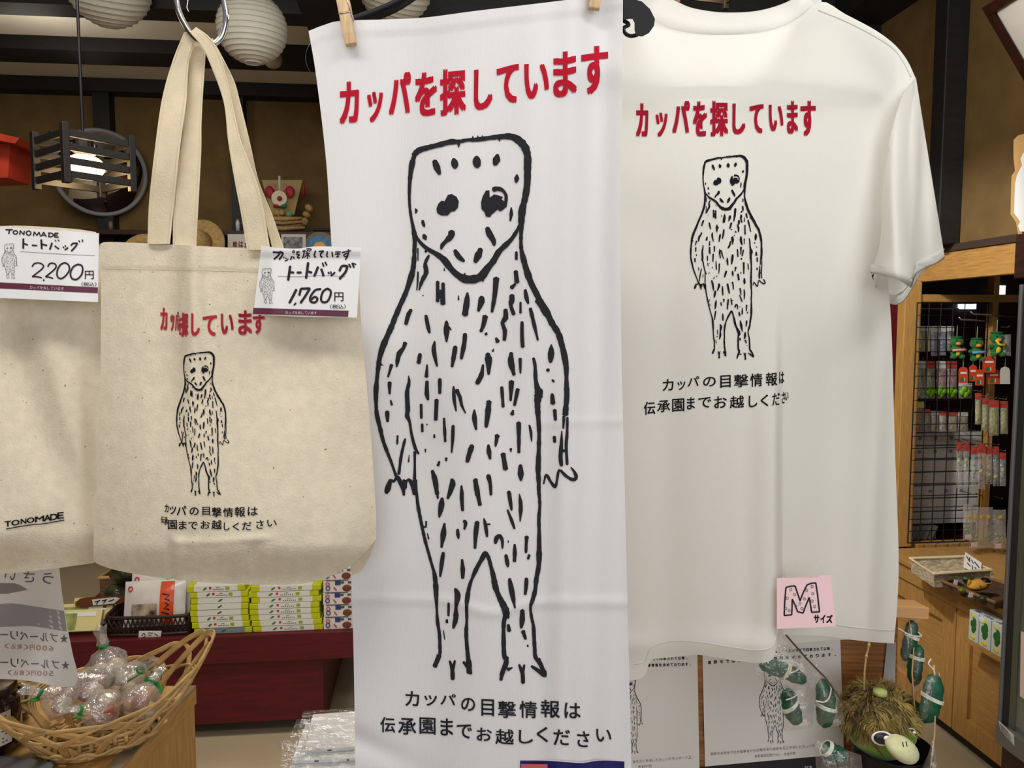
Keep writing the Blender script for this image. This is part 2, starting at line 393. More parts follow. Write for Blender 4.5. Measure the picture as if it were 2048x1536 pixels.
FB = '''1478,-5,52 1540,80,50 1590,180,45 1640,260,45 1665,340,40 1685,420,45 1702,520,38 1705,600,32 1706,680,38 1708,760,38 1700,850,40 1696,905,44
1685,915,24 1680,1012,14
1712,925,20 1710,1050,20 1703,1130,25 1705,1200,20 1710,1295,24
1668,1032,10 1665,1130,25 1658,1230,35 1665,1305,24
1668,1190,24 1704,1185,20
1525,1448,12 1545,1375,18 1580,1430,22 1615,1470,25 1630,1420,18 1648,1340,22 1700,1385,22 1755,1415,25 1783,1395,26 1765,1350,22 1740,1318,10
412,5,36 375,80,32 335,190,40 300,270,40 262,360,45 235,450,40 222,540,32 212,630,30 205,720,35 206,820,25 212,900,32 235,1000,32 262,1110,28 295,1200,25 330,1290,22 362,1380,22 400,1450,25 425,1525,22
240,505,20 260,515,6
285,1520,28 300,1480,42 320,1420,30 345,1430,20 375,1390,25 395,1420,20 430,1500,30 440,1440,18 460,1415,25 490,1450,35 512,1530,30
385,1372,20 395,1290,22 405,1220,22 425,1130,22 435,1092,12
510,1195,20 510,1350,20 505,1480,26
462,595,6 465,650,25 450,720,30 452,800,38 455,870,34 450,912,36 470,960,22 482,1040,22 500,1120,22 520,1180,25 542,1212,12
1445,458,24 1458,520,25 1462,620,30 1475,690,42 1488,730,62 1478,790,50 1478,860,40 1485,950,35 1490,1050,28 1488,1150,32 1485,1240,34 1482,1340,36 1486,1420,32 1488,1536,26
690,-5,28 685,10,24
725,-5,28 728,32,30
482,76,26 455,130,30 440,192,26
598,122,26 610,190,30 626,258,20
760,165,16 760,225,44 760,330,14
780,215,20 798,238,6
906,266,28 900,340,34 876,462,24
1066,126,40 1050,200,34 1030,248,24
1076,255,8 1070,272,28
1225,75,34 1226,140,36 1200,180,30 1220,240,34 1215,316,24
1355,172,24 1355,280,26 1360,370,30
1420,65,26 1445,170,30 1480,316,18
1150,300,20 1165,330,30
1132,384,6 1124,404,20
667,325,12 660,400,36 685,522,14
830,366,28 820,430,36 803,526,20
552,425,28 540,496,34
1085,422,36 1092,480,50 1092,585,18
1270,416,28 1268,490,44 1292,590,26
1340,460,24 1342,576,14
1048,510,18 1035,590,34 1000,658,32
435,336,30 420,380,28 388,420,36 374,480,32 368,528,10
328,510,28 300,606,16
312,648,30 312,738,20
320,790,12 330,826,20
293,878,34 296,958,22
607,510,14 602,606,28
606,640,28 605,740,34 616,786,18
707,622,28 707,735,24
682,785,32 675,946,24
560,822,22 562,932,20
568,976,20 570,1038,18
606,980,12
815,680,14 820,780,30 836,876,10
838,710,34 866,765,28 880,830,22 910,890,12
1195,685,24 1206,842,24
1272,640,38 1265,792,20
1322,700,26 1295,830,24
1285,868,14 1276,902,30
1095,797,36 1085,900,42 1072,1000,22
980,865,14 980,930,38 993,1020,20
740,930,14 745,1020,24 750,1116,18
812,990,26 808,1100,24 800,1202,12
1328,965,36 1330,1080,30 1330,1202,22
1412,985,12 1425,1040,24 1430,1116,8
664,1060,14 664,1084,18
1160,1065,38 1146,1152,16
1090,1140,16 1095,1200,36 1104,1252,18
962,1145,34 940,1210,38 922,1276,24
594,1175,14 593,1200,6
1266,1170,20 1268,1198,6
705,1270,12 692,1304,26
758,1245,22 756,1270,10
1205,1210,36 1226,1334,36
1342,1300,28 1345,1370,46 1346,1422,18
648,1345,28 670,1420,38 686,1530,30
800,1412,28 810,1450,40 780,1536,28
877,1465,14 885,1536,26
988,1410,28 1005,1536,36
1088,1380,34 1105,1450,26 1110,1536,20
1252,1515,24 1262,1536,24
1586,350,8 1584,420,48 1578,490,26
1550,550,24 1566,553,28
1592,628,14 1606,644,18
1592,740,24 1598,815,44
1612,865,30 1618,945,26
1609,1075,24 1612,1118,26
375,1068,16 372,1136,14
465,1220,6 462,1276,12'''
FC = '''512,0,30 525,110,22 535,200,25 552,290,25 570,380,25 590,470,25 612,550,22 640,650,22 665,740,28 675,830,38 680,930,30 684,1030,20 690,1120,25 704,1210,25 708,1300,25 708,1370,25 690,1410,30 662,1470,26
425,0,25 424,120,18
940,1520,38 930,1400,30 920,1300,28 915,1200,30 920,1100,22 918,1000,28 925,920,34 940,840,28 960,780,22 1000,690,34 1040,620,34 1066,578,36 1090,610,30 1110,680,30 1130,760,38 1145,840,42 1175,920,38 1210,990,50 1230,1050,52 1212,1120,30 1210,1250,32 1215,1380,34 1235,1440,30 1210,1500,30 1190,1540,28
1488,0,26 1490,100,24 1495,200,24 1488,300,26 1490,400,26 1490,480,32 1490,580,40 1486,680,34 1468,780,34 1460,860,30 1440,940,34 1422,1000,22 1430,1080,22 1445,1150,25 1450,1240,28 1455,1330,30 1460,1390,30 1490,1440,28 1535,1520,32
1240,1085,26 1252,1068,14
600,325,14 597,372,14 572,362,10
610,420,8 620,466,12
672,0,34 692,146,16
810,5,36 770,146,20
878,45,16 880,140,30 887,242,20
726,142,22 718,210,44 702,296,12
985,0,34 1000,80,36 1024,198,28
1100,0,22 1112,112,18
1250,90,26 1260,150,30 1273,238,16
1334,110,8 1345,200,32 1340,326,10
1240,235,14 1270,310,26 1296,384,16
744,342,18 735,430,40 720,532,16
895,325,26 912,335,30 900,388,14
847,388,18 850,430,28 855,462,12
1002,330,36 990,430,32 984,538,20
1054,302,10 1068,360,28 1080,446,18
1065,350,12 1104,348,14
1145,500,22 1155,455,36 1182,442,32 1200,480,24 1200,538,14
1246,476,6 1247,492,10
1297,506,14 1298,580,30 1295,642,24
1392,446,32 1388,510,24 1386,572,18
1412,590,24 1402,622,20
1228,590,22 1237,640,34 1244,684,14
735,572,26 722,660,30 710,762,14
882,626,16 888,700,34 887,774,22
1256,776,20 1275,880,44 1300,1010,12
1390,775,28 1388,830,30 1380,902,18
828,855,20 848,910,46 835,1000,24 833,1090,40 813,1168,18
777,970,18 775,1070,16
763,1100,18 763,1124,20
736,1184,8 746,1256,8
1358,1025,28 1357,1100,42 1348,1166,18
1246,1140,24 1254,1190,32
1362,1190,32 1384,1254,20
1399,1300,14 1401,1312,14'''
FD = '''905,30,26 884,98,16
965,62,12 980,112,20 982,166,24
995,60,10 982,112,20
1042,68,14 1070,98,26 1088,136,12
1072,60,28 1078,100,26
1292,40,20 1280,85,22 1265,130,24 1256,172,16
1295,112,18 1322,100,8
1360,84,14 1380,135,20 1382,188,22
1390,84,10 1380,135,18
1430,92,14 1470,118,22 1510,148,18 1495,100,16 1470,50,18'''
def _parse():
    out = []
    for txt, ox, oy, sc in ((FA, 700, 240, 3.938), (FB, 700, 600, 3.938), (FC, 700, 960, 3.938), (FD, 560, 1300, 2.844)):
        for ln in txt.split('\n'):
            out.append([(ox + float(a) / sc, oy + float(b) / sc, float(c) / sc) for a, b, c in (q.split(',') for q in ln.split())])
    return out
FIG = _parse()
EYES = [[(745, 640), (770, 590), (800, 582), (840, 605), (857, 640), (850, 690), (825, 718), (795, 722), (770, 752), (720, 752), (688, 735), (680, 700), (695, 660), (720, 635)],
        [(1070, 555), (1098, 553), (1100, 612), (1135, 585), (1165, 592), (1205, 605), (1195, 625), (1235, 655), (1215, 700), (1185, 720), (1160, 705), (1135, 730), (1115, 745), (1105, 765), (1070, 760), (1062, 730), (1035, 700), (1032, 650), (1045, 600)]]
EYES = [[(700 + x / 3.938, 240 + y / 3.938) for x, y in e] for e in EYES]
def figure(mb, D, xf, ws, e=0.0008, jag=0.12, minw=0.0, clip=None):
    """the figure; xf maps frame pixels of the large print to pixels of this print, ws scales the pen"""
    for st in FIG:
        q = [xf(x, y) + (max(minw, w * ws),) for x, y, w in st]
        if clip and not all(clip(a, b) for a, b, _ in q): continue
        stroke(mb, q, D, e, step=6 * max(.25, ws), jag=jag)
    for ey in EYES:
        if clip and not all(clip(*xf(x, y)) for x, y in ey): continue
        poly(mb, [xf(x, y) for x, y in ey], D, e)
def fit(x0, y0, x1, y1, mirror=False):
    return lambda x, y: (x0 + (x - 748) / (1157 - 748) * (x1 - x0), y0 + (y - 268) / (1366 - 268) * (y1 - y0))
# ------------------------------------------------------------------ materials of the hanging goods
TOWEL = mat('white_gauze', (236, 236, 238), .95, transl=.32, bump=.25, bscale=60, stretch=(14, 14, 1), spec=.1)
TEE = mat('white_jersey', (240, 240, 236), .95, transl=.38, bump=.12, bscale=500, spec=.1)
CANVAS = mat('natural_canvas', (224, 213, 191), .95, noise_amt=.05, nscale=90, bump=.35, bscale=420, specks=((150, 125, 90), 230, .735), spec=.1, transl=.06)
STRAP = mat('canvas_webbing', (222, 208, 180), .95, noise_amt=.05, nscale=60, bump=.3, bscale=500, spec=.1, transl=.06)
BLACKINK = mat('black_ink', (40, 40, 44), .9, spec=.1)
REDINK = mat('red_ink', (172, 26, 46), .9, spec=.1)
MARKER = mat('black_marker', (24, 22, 30), .7)
CARD = mat('white_card', (226, 226, 226), .6)
GREYINK = mat('grey_ink', (90, 90, 92), .8)
PLUM = mat('plum_band', (92, 38, 62), .6)
WHITEINK = mat('white_ink', (238, 232, 234), .7)
CHROME = mat('chrome', (225, 225, 228), .12, metal=1.0)
PEGWOOD = mat('peg_wood', (214, 182, 140), .6, noise_amt=.15, nscale=30, stretch=(8, 8, 1))
BLACKPL = mat('black_plastic', (13, 13, 17), .45, spec=.25)
PINK = mat('pink_paper', (243, 208, 214), .8)
NAVY = mat('navy_paper', (22, 20, 92), .5)
STEEL = mat('steel_wire', (190, 190, 192), .25, metal=1)

# ------------------------------------------------------------------ the long cotton towel
def Dtowel(x, y):
    k = sst(1030, 1150, x)
    d = .88 + .007 * math.sin((x - 640) / 95) * (1 - .4 * k) + k * .0045 * math.sin(x / 17 + y / 900)
    d += .0030 * math.sin(x / 31 + 1.2 * math.sin(y / 260)) - .010 * sst(900, 300, y) * gs(x - 930, 260)
    yc = 1197 + 24 * gs(x - 985, 60) + 8 * sst(650, 1250, x)
    d -= .0028 * gs(y - yc, 9)
    d -= .0016 * gs(y - 843 + (x - 1180) * .03, 7) * sst(1040, 1120, x)
    d -= .0016 * sst(tow_top(x) + 31, tow_top(x) + 26, y)
    d += .006 * gs(y - 1490 - (x - 740) * .45, 24) * sst(900, 700, x)
    d -= .005 * gs(y - 150 + (x - 600) * .02, 40) * sst(1000, 1240, x)
    return d
TTOP = [(617, 62), (648, 50), (680, 42), (765, 39), (850, 35), (950, 22), (1100, 4), (1200, -9), (1246, -15)]
def tow_top(x):
    for a, b in zip(TTOP, TTOP[1:]):
        if a[0] <= x <= b[0]: return a[1] + (b[1] - a[1]) * (x - a[0]) / (b[0] - a[0])
    return 62 if x < 617 else -15
t = thing('hand_towel', 'long white cotton towel with large drawn figure and red headline, pegged to black hanger', 'towel', W(940, 1640, .88))
rows = coons(TTOP, [(712, 1622), (800, 1640), (950, 1648), (1100, 1644), (1264, 1632)],
             [(617, 62), (632, 150), (652, 320), (663, 490), (682, 780), (697, 1060), (703, 1150), (708, 1350), (710, 1500), (712, 1622)],
             [(1246, -15), (1244, 200), (1241, 450), (1243, 700), (1250, 1000), (1256, 1250), (1262, 1500), (1264, 1632)], 110, 200)
part('cloth', sheet(MB(), rows, Dtowel, lambda x, y: Dtowel(x, y) + .0012), TOWEL, t, smooth=True)
o = 600, 0; s = 3.012
mb = MB()
for ch, bb in zip('カッパを探しています', [(238, 485, 356, 750), (404, 545, 500, 741), (535, 430, 668, 695), (692, 428, 825, 705), (842, 405, 1000, 700), (1047, 410, 1160, 666), (1184, 384, 1318, 630), (1350, 372, 1500, 600), (1525, 303, 1668, 590), (1694, 270, 1856, 575)]):
    put(mb, ch, (600 + bb[0] / s, bb[1] / s, 600 + bb[2] / s, bb[3] / s), Dtowel, .0010, .026, -.10)
part('printed_headline', mb, REDINK, t)
mb = MB(); figure(mb, Dtowel, lambda x, y: (x, y), 1.08, .0010, jag=.13)
part('printed_figure', mb, BLACKINK, t)
mb = MB(); s = 2.844
for ch, bb in zip('カッパの目撃情報は伝承園までお越しください', [(712, 232, 792, 322), (820, 255, 893, 320), (912, 248, 1000, 315), (1030, 270, 1110, 350), (1145, 278, 1218, 378), (1240, 288, 1342, 390), (1362, 288, 1462, 390), (1483, 282, 1592, 388), (1618, 298, 1710, 392),
        (570, 380, 655, 472), (672, 385, 775, 485), (793, 382, 885, 482), (912, 388, 985, 490), (1005, 420, 1092, 505), (1118, 440, 1205, 520), (1225, 448, 1330, 540), (1358, 455, 1440, 535), (1460, 435, 1525, 525), (1555, 450, 1650, 545), (1690, 460, 1760, 555), (1798, 448, 1885, 525)]):
    put(mb, ch, (560 + bb[0] / s, 1300 + bb[1] / s, 560 + bb[2] / s, 1300 + bb[3] / s), Dtowel, .0010, .016, .05)
part('printed_caption', mb, BLACKINK, t)
# the navy maker's label stuck along the hem
t = thing('packaging_label', 'navy blue paper label with pink corner stuck low on the long towel', 'label', W(1145, 1640, .877))
DL = lambda x, y: Dtowel(x, y) - .0016 - .004 * gs(x - 1165, 60)
mb = MB(); sheet(mb, coons([(1039, 1520), (1095, 1520), (1150, 1524), (1168, 1525), (1190, 1521), (1215, 1520), (1250, 1522)], [(1039, 1640), (1250, 1642)], [(1039, 1520), (1039, 1640)], [(1250, 1522), (1250, 1642)], 20, 12), DL, lambda x, y: DL(x, y) + .0004)
part('backing', mb, mat('label_paper', (240, 240, 242), .5), t)
mb = MB(); sheet(mb, coons([(1040, 1521), (1095, 1521.5), (1150, 1525.5), (1168, 1526), (1190, 1522), (1215, 1521), (1249, 1523)], [(1040, 1638), (1249, 1640)], [(1040, 1521), (1040, 1638)], [(1249, 1523), (1249, 1640)], 20, 12), lambda x, y: DL(x, y) - .0004)
part('printed_face', mb, NAVY, t)
mb = MB(); poly(mb, [(1042, 1528), (1095, 1528.5), (1095, 1600), (1042, 1600)], DL, .0008)
part('corner_panel', mb, mat('label_rose', (178, 88, 104), .6), t)
mb = MB(); line(mb, 'カッパ', (1062, 1534), (1076, 1534), 7, DL, .0011)
part('lettering', mb, WHITEINK, t)
# black plastic hanger behind the towel
t = thing('clothes_hanger', 'black plastic hanger behind the towel, its hooked right end over the shirt', 'hanger', W(960, 40, .915))
mb = MB()
q = [W(x, y, .915) for x, y in catmull([(634, 78, 0), (700, 52, 0), (790, 12, 0), (870, -40, 0), (960, -85, 0), (1050, -80, 0), (1140, -45, 0), (1215, -22, 0), (1268, 4, 0)], 6)] if False else [W(v.x, v.y, .915) for v in catmull([(634, 78, 0), (700, 48, 0), (790, 12, 0), (870, -40, 0), (960, -85, 0), (1050, -80, 0), (1140, -45, 0), (1215, -26, 0), (1262, -12, 0)], 6)]
mb.tube(q, .0125, 10, flat=.45)
part('arm', mb, BLACKPL, t, smooth=True)
mb = MB()
def ring2(outer, d0, d1):
    n = len(outer); mb.add([W(x, y, d0) for x, y in outer] + [W(x, y, d1) for x, y in outer], [tuple(range(n)), tuple(range(2 * n - 1, n - 1, -1))] + [(i, i + n, (i + 1) % n + n, (i + 1) % n) for i in range(n)])
ring2([(1236, -10), (1262, -4), (1284, 3), (1300, 18), (1310, 38), (1308, 52), (1298, 66), (1285, 73), (1272, 72), (1269, 60), (1269, 46), (1265, 38), (1258, 38), (1247, 40), (1236, 40)], .908, .920)
q = [W(v.x, v.y, .914) for v in catmull([(1246, 41, 0), (1255, 46, 0), (1257, 50, 0), (1250, 54, 0), (1247, 58, 0), (1252, 68, 0), (1262, 72, 0), (1275, 70, 0)], 4)]
mb.tube(q, .0024, 8)
part('strap_notch', mb, BLACKPL, t, bevel=.0008)
mb = MB(); mb.tube([W(v.x, v.y, .915) for v in catmull([(980, -84, 0), (980, -130, 0), (995, -160, 0), (1010, -185, 0), (990, -215, 0), (960, -205, 0)], 5)], .0017, 8); part('hook', mb, STEEL, t, smooth=True)
mb = MB(); mb.tube([W(v.x, v.y, .917) for v in catmull([(650, 70, 0), (622, 86, 0), (611, 112, 0), (617, 138, 0), (632, 152, 0), (650, 150, 0)], 5)], .0004, 6); part('wire_loop', mb, mat('dark_wire', (60, 60, 64), .4, metal=.5), t, smooth=True)
# clothes pegs
def peg(label, top, bot, wpx, dx):
    t = thing('clothes_peg', label, 'clothes peg', W(bot[0], bot[1], .872), 'wooden pegs holding the towel')
    ax = (Vector(W(bot[0], bot[1], .87)) - Vector(W(top[0], top[1], .87))); L = ax.length; ax.normalize()
    sd = RT; nn = ax.cross(sd).normalized(); sd = nn.cross(ax).normalized()
    R = Matrix((sd, nn, -ax)).transposed()
    mid = (Vector(W(bot[0], bot[1], .87)) + Vector(W(top[0], top[1], .87))) / 2
    wd = wpx * .87 / F; to = -FW
    for k, (off, ln) in enumerate(((.004, 0), (-.016, 0))):
        mb = MB(); c = mid + to * off; h = ax * (L * .5)
        prof = [(-.5, .003), (-.08, .0045), (-.06, .003), (-.04, .0045), (.30, .0045), (.48, .0028), (.5, .0018)]
        vs = []; 
        for u, th in prof:
            for a, b in ((-1, -1), (1, -1), (1, 1), (-1, 1)):
                vs.append(c + ax * (u * L) + sd * (a * wd / 2) + to * (b * th if b * (1 if k == 0 else -1) > 0 else b * .004))
        fs = [(0, 1, 2, 3), tuple(4 * (len(prof) - 1) + i for i in (3, 2, 1, 0))]
        for i in range(len(prof) - 1):
            for j in range(4): fs.append((i * 4 + j, i * 4 + 4 + j, i * 4 + 4 + (j + 1) % 4, i * 4 + (j + 1) % 4))
        mb.add(vs, fs); part('jaw', mb, PEGWOOD, t, bevel=.0006)
    mb = MB(); c = mid - ax * (L * .06)
    q = [c + sd * (wd * (.56 + .02 * math.sin(6.28 * i / 9))) + to * (.0095 * math.cos(6.28 * i / 9) - .006) + ax * (.004 * math.sin(6.28 * i / 9)) for i in range(9)]
    mb.tube(q, .0006, 6, closed=True)
    mb.tube([c + sd * (wd * .56) + to * .0085, c + sd * (wd * .50) - ax * (L * .36) + to * .0075], .0006, 6)
    mb.tube([c + sd * (-wd * .55) + to * .0088, c + sd * (wd * .55) + to * .0088], .0006, 6)
    part('spring', mb, STEEL, t, smooth=True)
peg('wooden clothes peg gripping the top left corner of the towel', (682, -14), (704, 93), 22, 0)
peg('wooden clothes peg gripping the top right of the towel, mostly out of frame', (1201, -80), (1187, 22), 22, 0)

# ------------------------------------------------------------------ the white T-shirt, seen from its back
def Dtee(x, y):
    s = max(-1.0, min(1.0, (x - 1450) / 345))
    d = 1.175 + .055 * abs(s) ** 2.6
    f = sst(560, 900, y)
    d += .034 * f * sst(1549, 1566, x) - .020 * f * gs(x - 1540, 60) + .008 * f * gs(x - 1500, 30)
    g = sst(420, 640, y) * (1 - f * .4)
    d += g * .009 * math.sin((x - 1600) / 24) * sst(1600, 1680, x) * sst(1800, 1760, x)
    d += .004 * math.sin((x - 1240) / 46) * sst(250, 500, y) * sst(1600, 1500, x)
    d += .006 * gs(x - 1335, 40) * sst(300, 600, y)
    # the hem curls up
    hy = 1308 + 12 * sst(1340, 1540, x); d += -.012 * gs(y - 1290, 26) * sst(1560, 1500, x)
    d += .010 * sst(1250, 1300, y) * math.sin((x - 1260) / 60)
    # tension from the hanger ends
    d += .010 * gs(x - 1765 - (y - 180) * .02, 26) * sst(170, 260, y) * sst(560, 330, y) - .008 * gs(x - 1800 + (y - 180) * .06, 18) * sst(200, 280, y)
    d -= .008 * gs(y - 185 - (x - 1450) * .02, 40)
    return d
def Dteeb(x, y):
    s = max(-1.0, min(1.0, (x - 1450) / 350)); k = sst(0, 160, y)
    return Dtee(x, y) + (.010 + .085 * (1 - abs(s) ** 3)) * (.15 + .85 * k)
t = thing('t_shirt', 'white short sleeved T-shirt hung back to front, small drawn figure under red headline', 'T-shirt', W(1450, 1300, 1.2))
neck = [(1258, 2), (1280, 20), (1310, 42), (1345, 58), (1395, 68), (1450, 70), (1510, 66), (1560, 54), (1600, 34), (1643, 4)]
sh = [(1690, 28), (1750, 60), (1790, 90), (1815, 122), (1831, 156)]
shl = [(2900 - x, y) for x, y in sh][::-1]
top = shl + [(1228, -6)][:0] + neck + sh
hem = [(1104, 1290), (1180, 1320), (1235, 1352), (1268, 1360), (1290, 1350), (1302, 1322), (1340, 1308), (1400, 1310), (1450, 1318), (1510, 1326), (1543, 1320), (1553, 1296), (1560, 1272), (1600, 1270), (1650, 1272), (1700, 1279), (1745, 1284), (1788, 1287)]
lft = [(1069, 156), (1110, 300), (1132, 480), (1118, 640), (1110, 900), (1104, 1290)]
rgt = [(1831, 156), (1800, 240), (1778, 360), (1768, 480), (1782, 640), (1790, 900), (1797, 1100), (1795, 1200), (1788, 1287)]
rows = coons(top, hem, lft, rgt, 150, 150)
part('back_panel', sheet(MB(), rows, Dtee), TEE, t, smooth=True)
top2 = shl + [(1258, 2), (1290, 50), (1340, 120), (1400, 172), (1450, 186), (1505, 172), (1560, 120), (1610, 50), (1643, 4)] + sh
hem2 = [(1104, 1290), (1200, 1318), (1300, 1318), (1400, 1308), (1550, 1290), (1700, 1279), (1788, 1287)]
part('front_panel', sheet(MB(), coons(top2, hem2, lft, rgt, 70, 70), Dteeb), TEE, t, smooth=True)
mb = MB()      # stitched hem welt and shoulder seam
hq = [(x, y - 26 - 6 * gs(x - 1270, 20)) for x, y in hem[3:]]
mb.tube([W(v.x, v.y, Dtee(v.x, v.y) - .0002) for v in catmull([(x, y, 0) for x, y in hq], 6)], .0011, 6)
part('hem_seam', mb, TEE, t, smooth=True); mb = MB()
mb.tube([W(v.x, v.y, Dtee(v.x, v.y) - .0004) for v in catmull([(1636, 20, 0), (1690, 42, 0), (1745, 70, 0), (1785, 96, 0), (1806, 122, 0), (1822, 154, 0)], 6)], .0012, 6)
mb2 = MB(); mb2.tube([W(v.x, v.y, v.z - .004) for v in catmull([(1829, 158, 1.215), (1815, 176, 1.205), (1803, 200, 1.196), (1790, 240, 1.187), (1776, 300, 1.182)], 5)], .0010, 6); part('armhole_seam', mb2, TEE, t, smooth=True)
part('shoulder_seam', mb, TEE, t, smooth=True)
mb = MB()
hi = [(1261, -36), (1290, -30), (1325, -12), (1352, 2), (1378, 14), (1410, 21), (1450, 25), (1505, 23), (1550, 13), (1585, -2), (1614, -24), (1640, -34)]
lo = [(v.x, v.y) for v in resample(neck, 40)]; up_ = [(v.x, v.y) for v in resample(hi, 40)]
rws = []
for k, off in ((0, -.001), (.08, -.006), (.5, -.009), (.92, -.006), (1, 0), (1, .004)):
    rws.append([W(a[0] + (b[0] - a[0]) * k, a[1] + (b[1] - a[1]) * k, 1.178 + .04 * abs((a[0] - 1450) / 195) ** 2 + off + .012 * k) for a, b in zip(lo, up_)])
mb.grid(rws[::-1])
l2 = [(v.x, v.y) for v in resample([(1258, 2), (1290, 50), (1340, 120), (1400, 172), (1450, 186), (1505, 172), (1560, 120), (1610, 50), (1643, 4)], 40)]
u2 = [(v.x, v.y) for v in resample([(1264, -34), (1305, 22), (1352, 88), (1404, 134), (1450, 147), (1500, 134), (1548, 88), (1596, 22), (1638, -34)], 40)]
mb.grid([[W(a[0] + (b[0] - a[0]) * k, a[1] + (b[1] - a[1]) * k, Dteeb(a[0], a[1]) + .001 + .004 * math.sin(3.14 * k)) for a, b in zip(l2, u2)] for k in (0, .5, 1)])
part('collar', mb, mat('rib_knit', (238, 238, 234), .95, transl=.25, bump=.5, bscale=260, stretch=(6, 6, .4), spec=.1), t, smooth=True)
RT_ = [(1768, 470, 1.19), (1764, 400, 1.185), (1772, 330, 1.185), (1788, 245, 1.19), (1803, 195, 1.2), (1815, 175, 1.21), (1825, 163, 1.22), (1829, 157, 1.23), (1832, 156, 1.24), (1827, 165, 1.26), (1805, 200, 1.28), (1785, 300, 1.29), (1775, 400, 1.26)]
RB_ = [(1741, 546, 1.18), (1765, 551, 1.135), (1795, 559, 1.115), (1817, 572, 1.13), (1824, 574, 1.16), (1832, 550, 1.215), (1852, 536, 1.25), (1873, 527, 1.265), (1889, 515, 1.29), (1882, 522, 1.33), (1845, 545, 1.30), (1806, 604, 1.245), (1774, 604, 1.235), (1750, 572, 1.21)]
def sleeve(mir):
    mb = MB(); A = RT_ + RT_[:1]; B = RB_ + RB_[:1]; rws = []
    n = 14
    A2 = catmull(A, 5); B2 = catmull(B, 5)
    for i in range(n + 1):
        v = i / n; r = []
        for a, b in zip(A2, B2):
            p = a.lerp(b, v); bl = .012 * math.sin(math.pi * v) * math.sin((p.x + p.z * 300) / 9)
            x, y, d = p.x, p.y, p.z + bl * .6
            if i == n - 1: d -= .002
            if mir: x = 2900 - x
            r.append(W(x, y, d))
        rws.append(r)
    # turned-in cuff
    for q in (.985, .93): rws.append([W((2900 - p.x) if mir else p.x, p.y - (1 - q) * 260, p.z + .004 * (1 if p.z < 1.22 else -1)) for p in B2])
    mb.grid(rws, mir)
    return mb
part('sleeve', sleeve(False), TEE, t, smooth=True); part('sleeve', sleeve(True), TEE, t, smooth=True)
mb = MB(); s = 2.473
for ch, bb in zip('カッパを探しています', [(128, 510, 190, 678), (225, 555, 285, 678), (308, 498, 395, 660), (410, 500, 480, 675), (495, 498, 585, 675), (605, 512, 670, 665), (690, 515, 760, 660), (785, 518, 858, 650), (875, 498, 930, 662), (942, 498, 1018, 675)]):
    put(mb, ch, (1220 + bb[0] / s, bb[1] / s, 1220 + bb[2] / s, bb[3] / s), Dtee, .0012, .028)
part('printed_headline', mb, mat('crimson_ink', (156, 24, 48), .9, spec=.1), t)
mb = MB(); figure(mb, Dtee, fit(1380, 310, 1532, 719), .42, .0012, jag=.1, minw=1.6)
part('printed_figure', mb, mat('tee_ink', (26, 25, 30), .9, spec=.1), t)
mb = MB(); s = 4.876
for ch, bb in zip('カッパの目撃情報は伝承園までお越しください', [(415, 378, 522, 498), (560, 400, 638, 490), (660, 352, 772, 455), (810, 355, 935, 458), (978, 340, 1080, 468), (1112, 330, 1252, 465), (1270, 322, 1390, 458), (1422, 312, 1535, 450), (1552, 305, 1602, 425),
        (232, 598, 345, 732), (362, 585, 490, 708), (508, 568, 628, 702), (652, 555, 730, 680), (762, 555, 890, 665), (918, 545, 1042, 668), (1070, 540, 1210, 668), (1255, 538, 1340, 658), (1372, 530, 1448, 650), (1485, 515, 1560, 640), (1578, 505, 1610, 620), (1612, 505, 1643, 590)]):
    put(mb, ch, (1240 + bb[0] / s, 680 + bb[1] / s, 1240 + bb[2] / s, 680 + bb[3] / s), Dtee, .0012, .014, -.06)
part('printed_caption', mb, mat('tee_ink', ()), t)
# hanger inside the shirt
mb = MB(); mb.tube([W(v.x, v.y, Dtee(v.x, v.y) + .013) for v in catmull([(1120, 176, 0), (1300, 178, 0), (1450, 176, 0), (1600, 180, 0), (1752, 196, 0)], 5)], .007, 8)
mb.tube([W(v.x, v.y, 1.235) for v in catmull([(1120, 176, 0), (1200, 90, 0), (1310, 10, 0), (1450, -110, 0), (1590, 10, 0), (1700, 96, 0), (1770, 194, 0)], 5)], .009, 8)
mb.tube([W(v.x, v.y, 1.235) for v in catmull([(1450, -108, 0), (1450, -120, 0), (1470, -135, 0), (1465, -160, 0), (1440, -158, 0)], 5)], .002, 8)
solo('shirt_hanger', mb, BLACKPL, 'dark hanger inside the white T-shirt, showing through as a grey band', 'hanger', smooth=True, origin=W(1450, 190, 1.2))
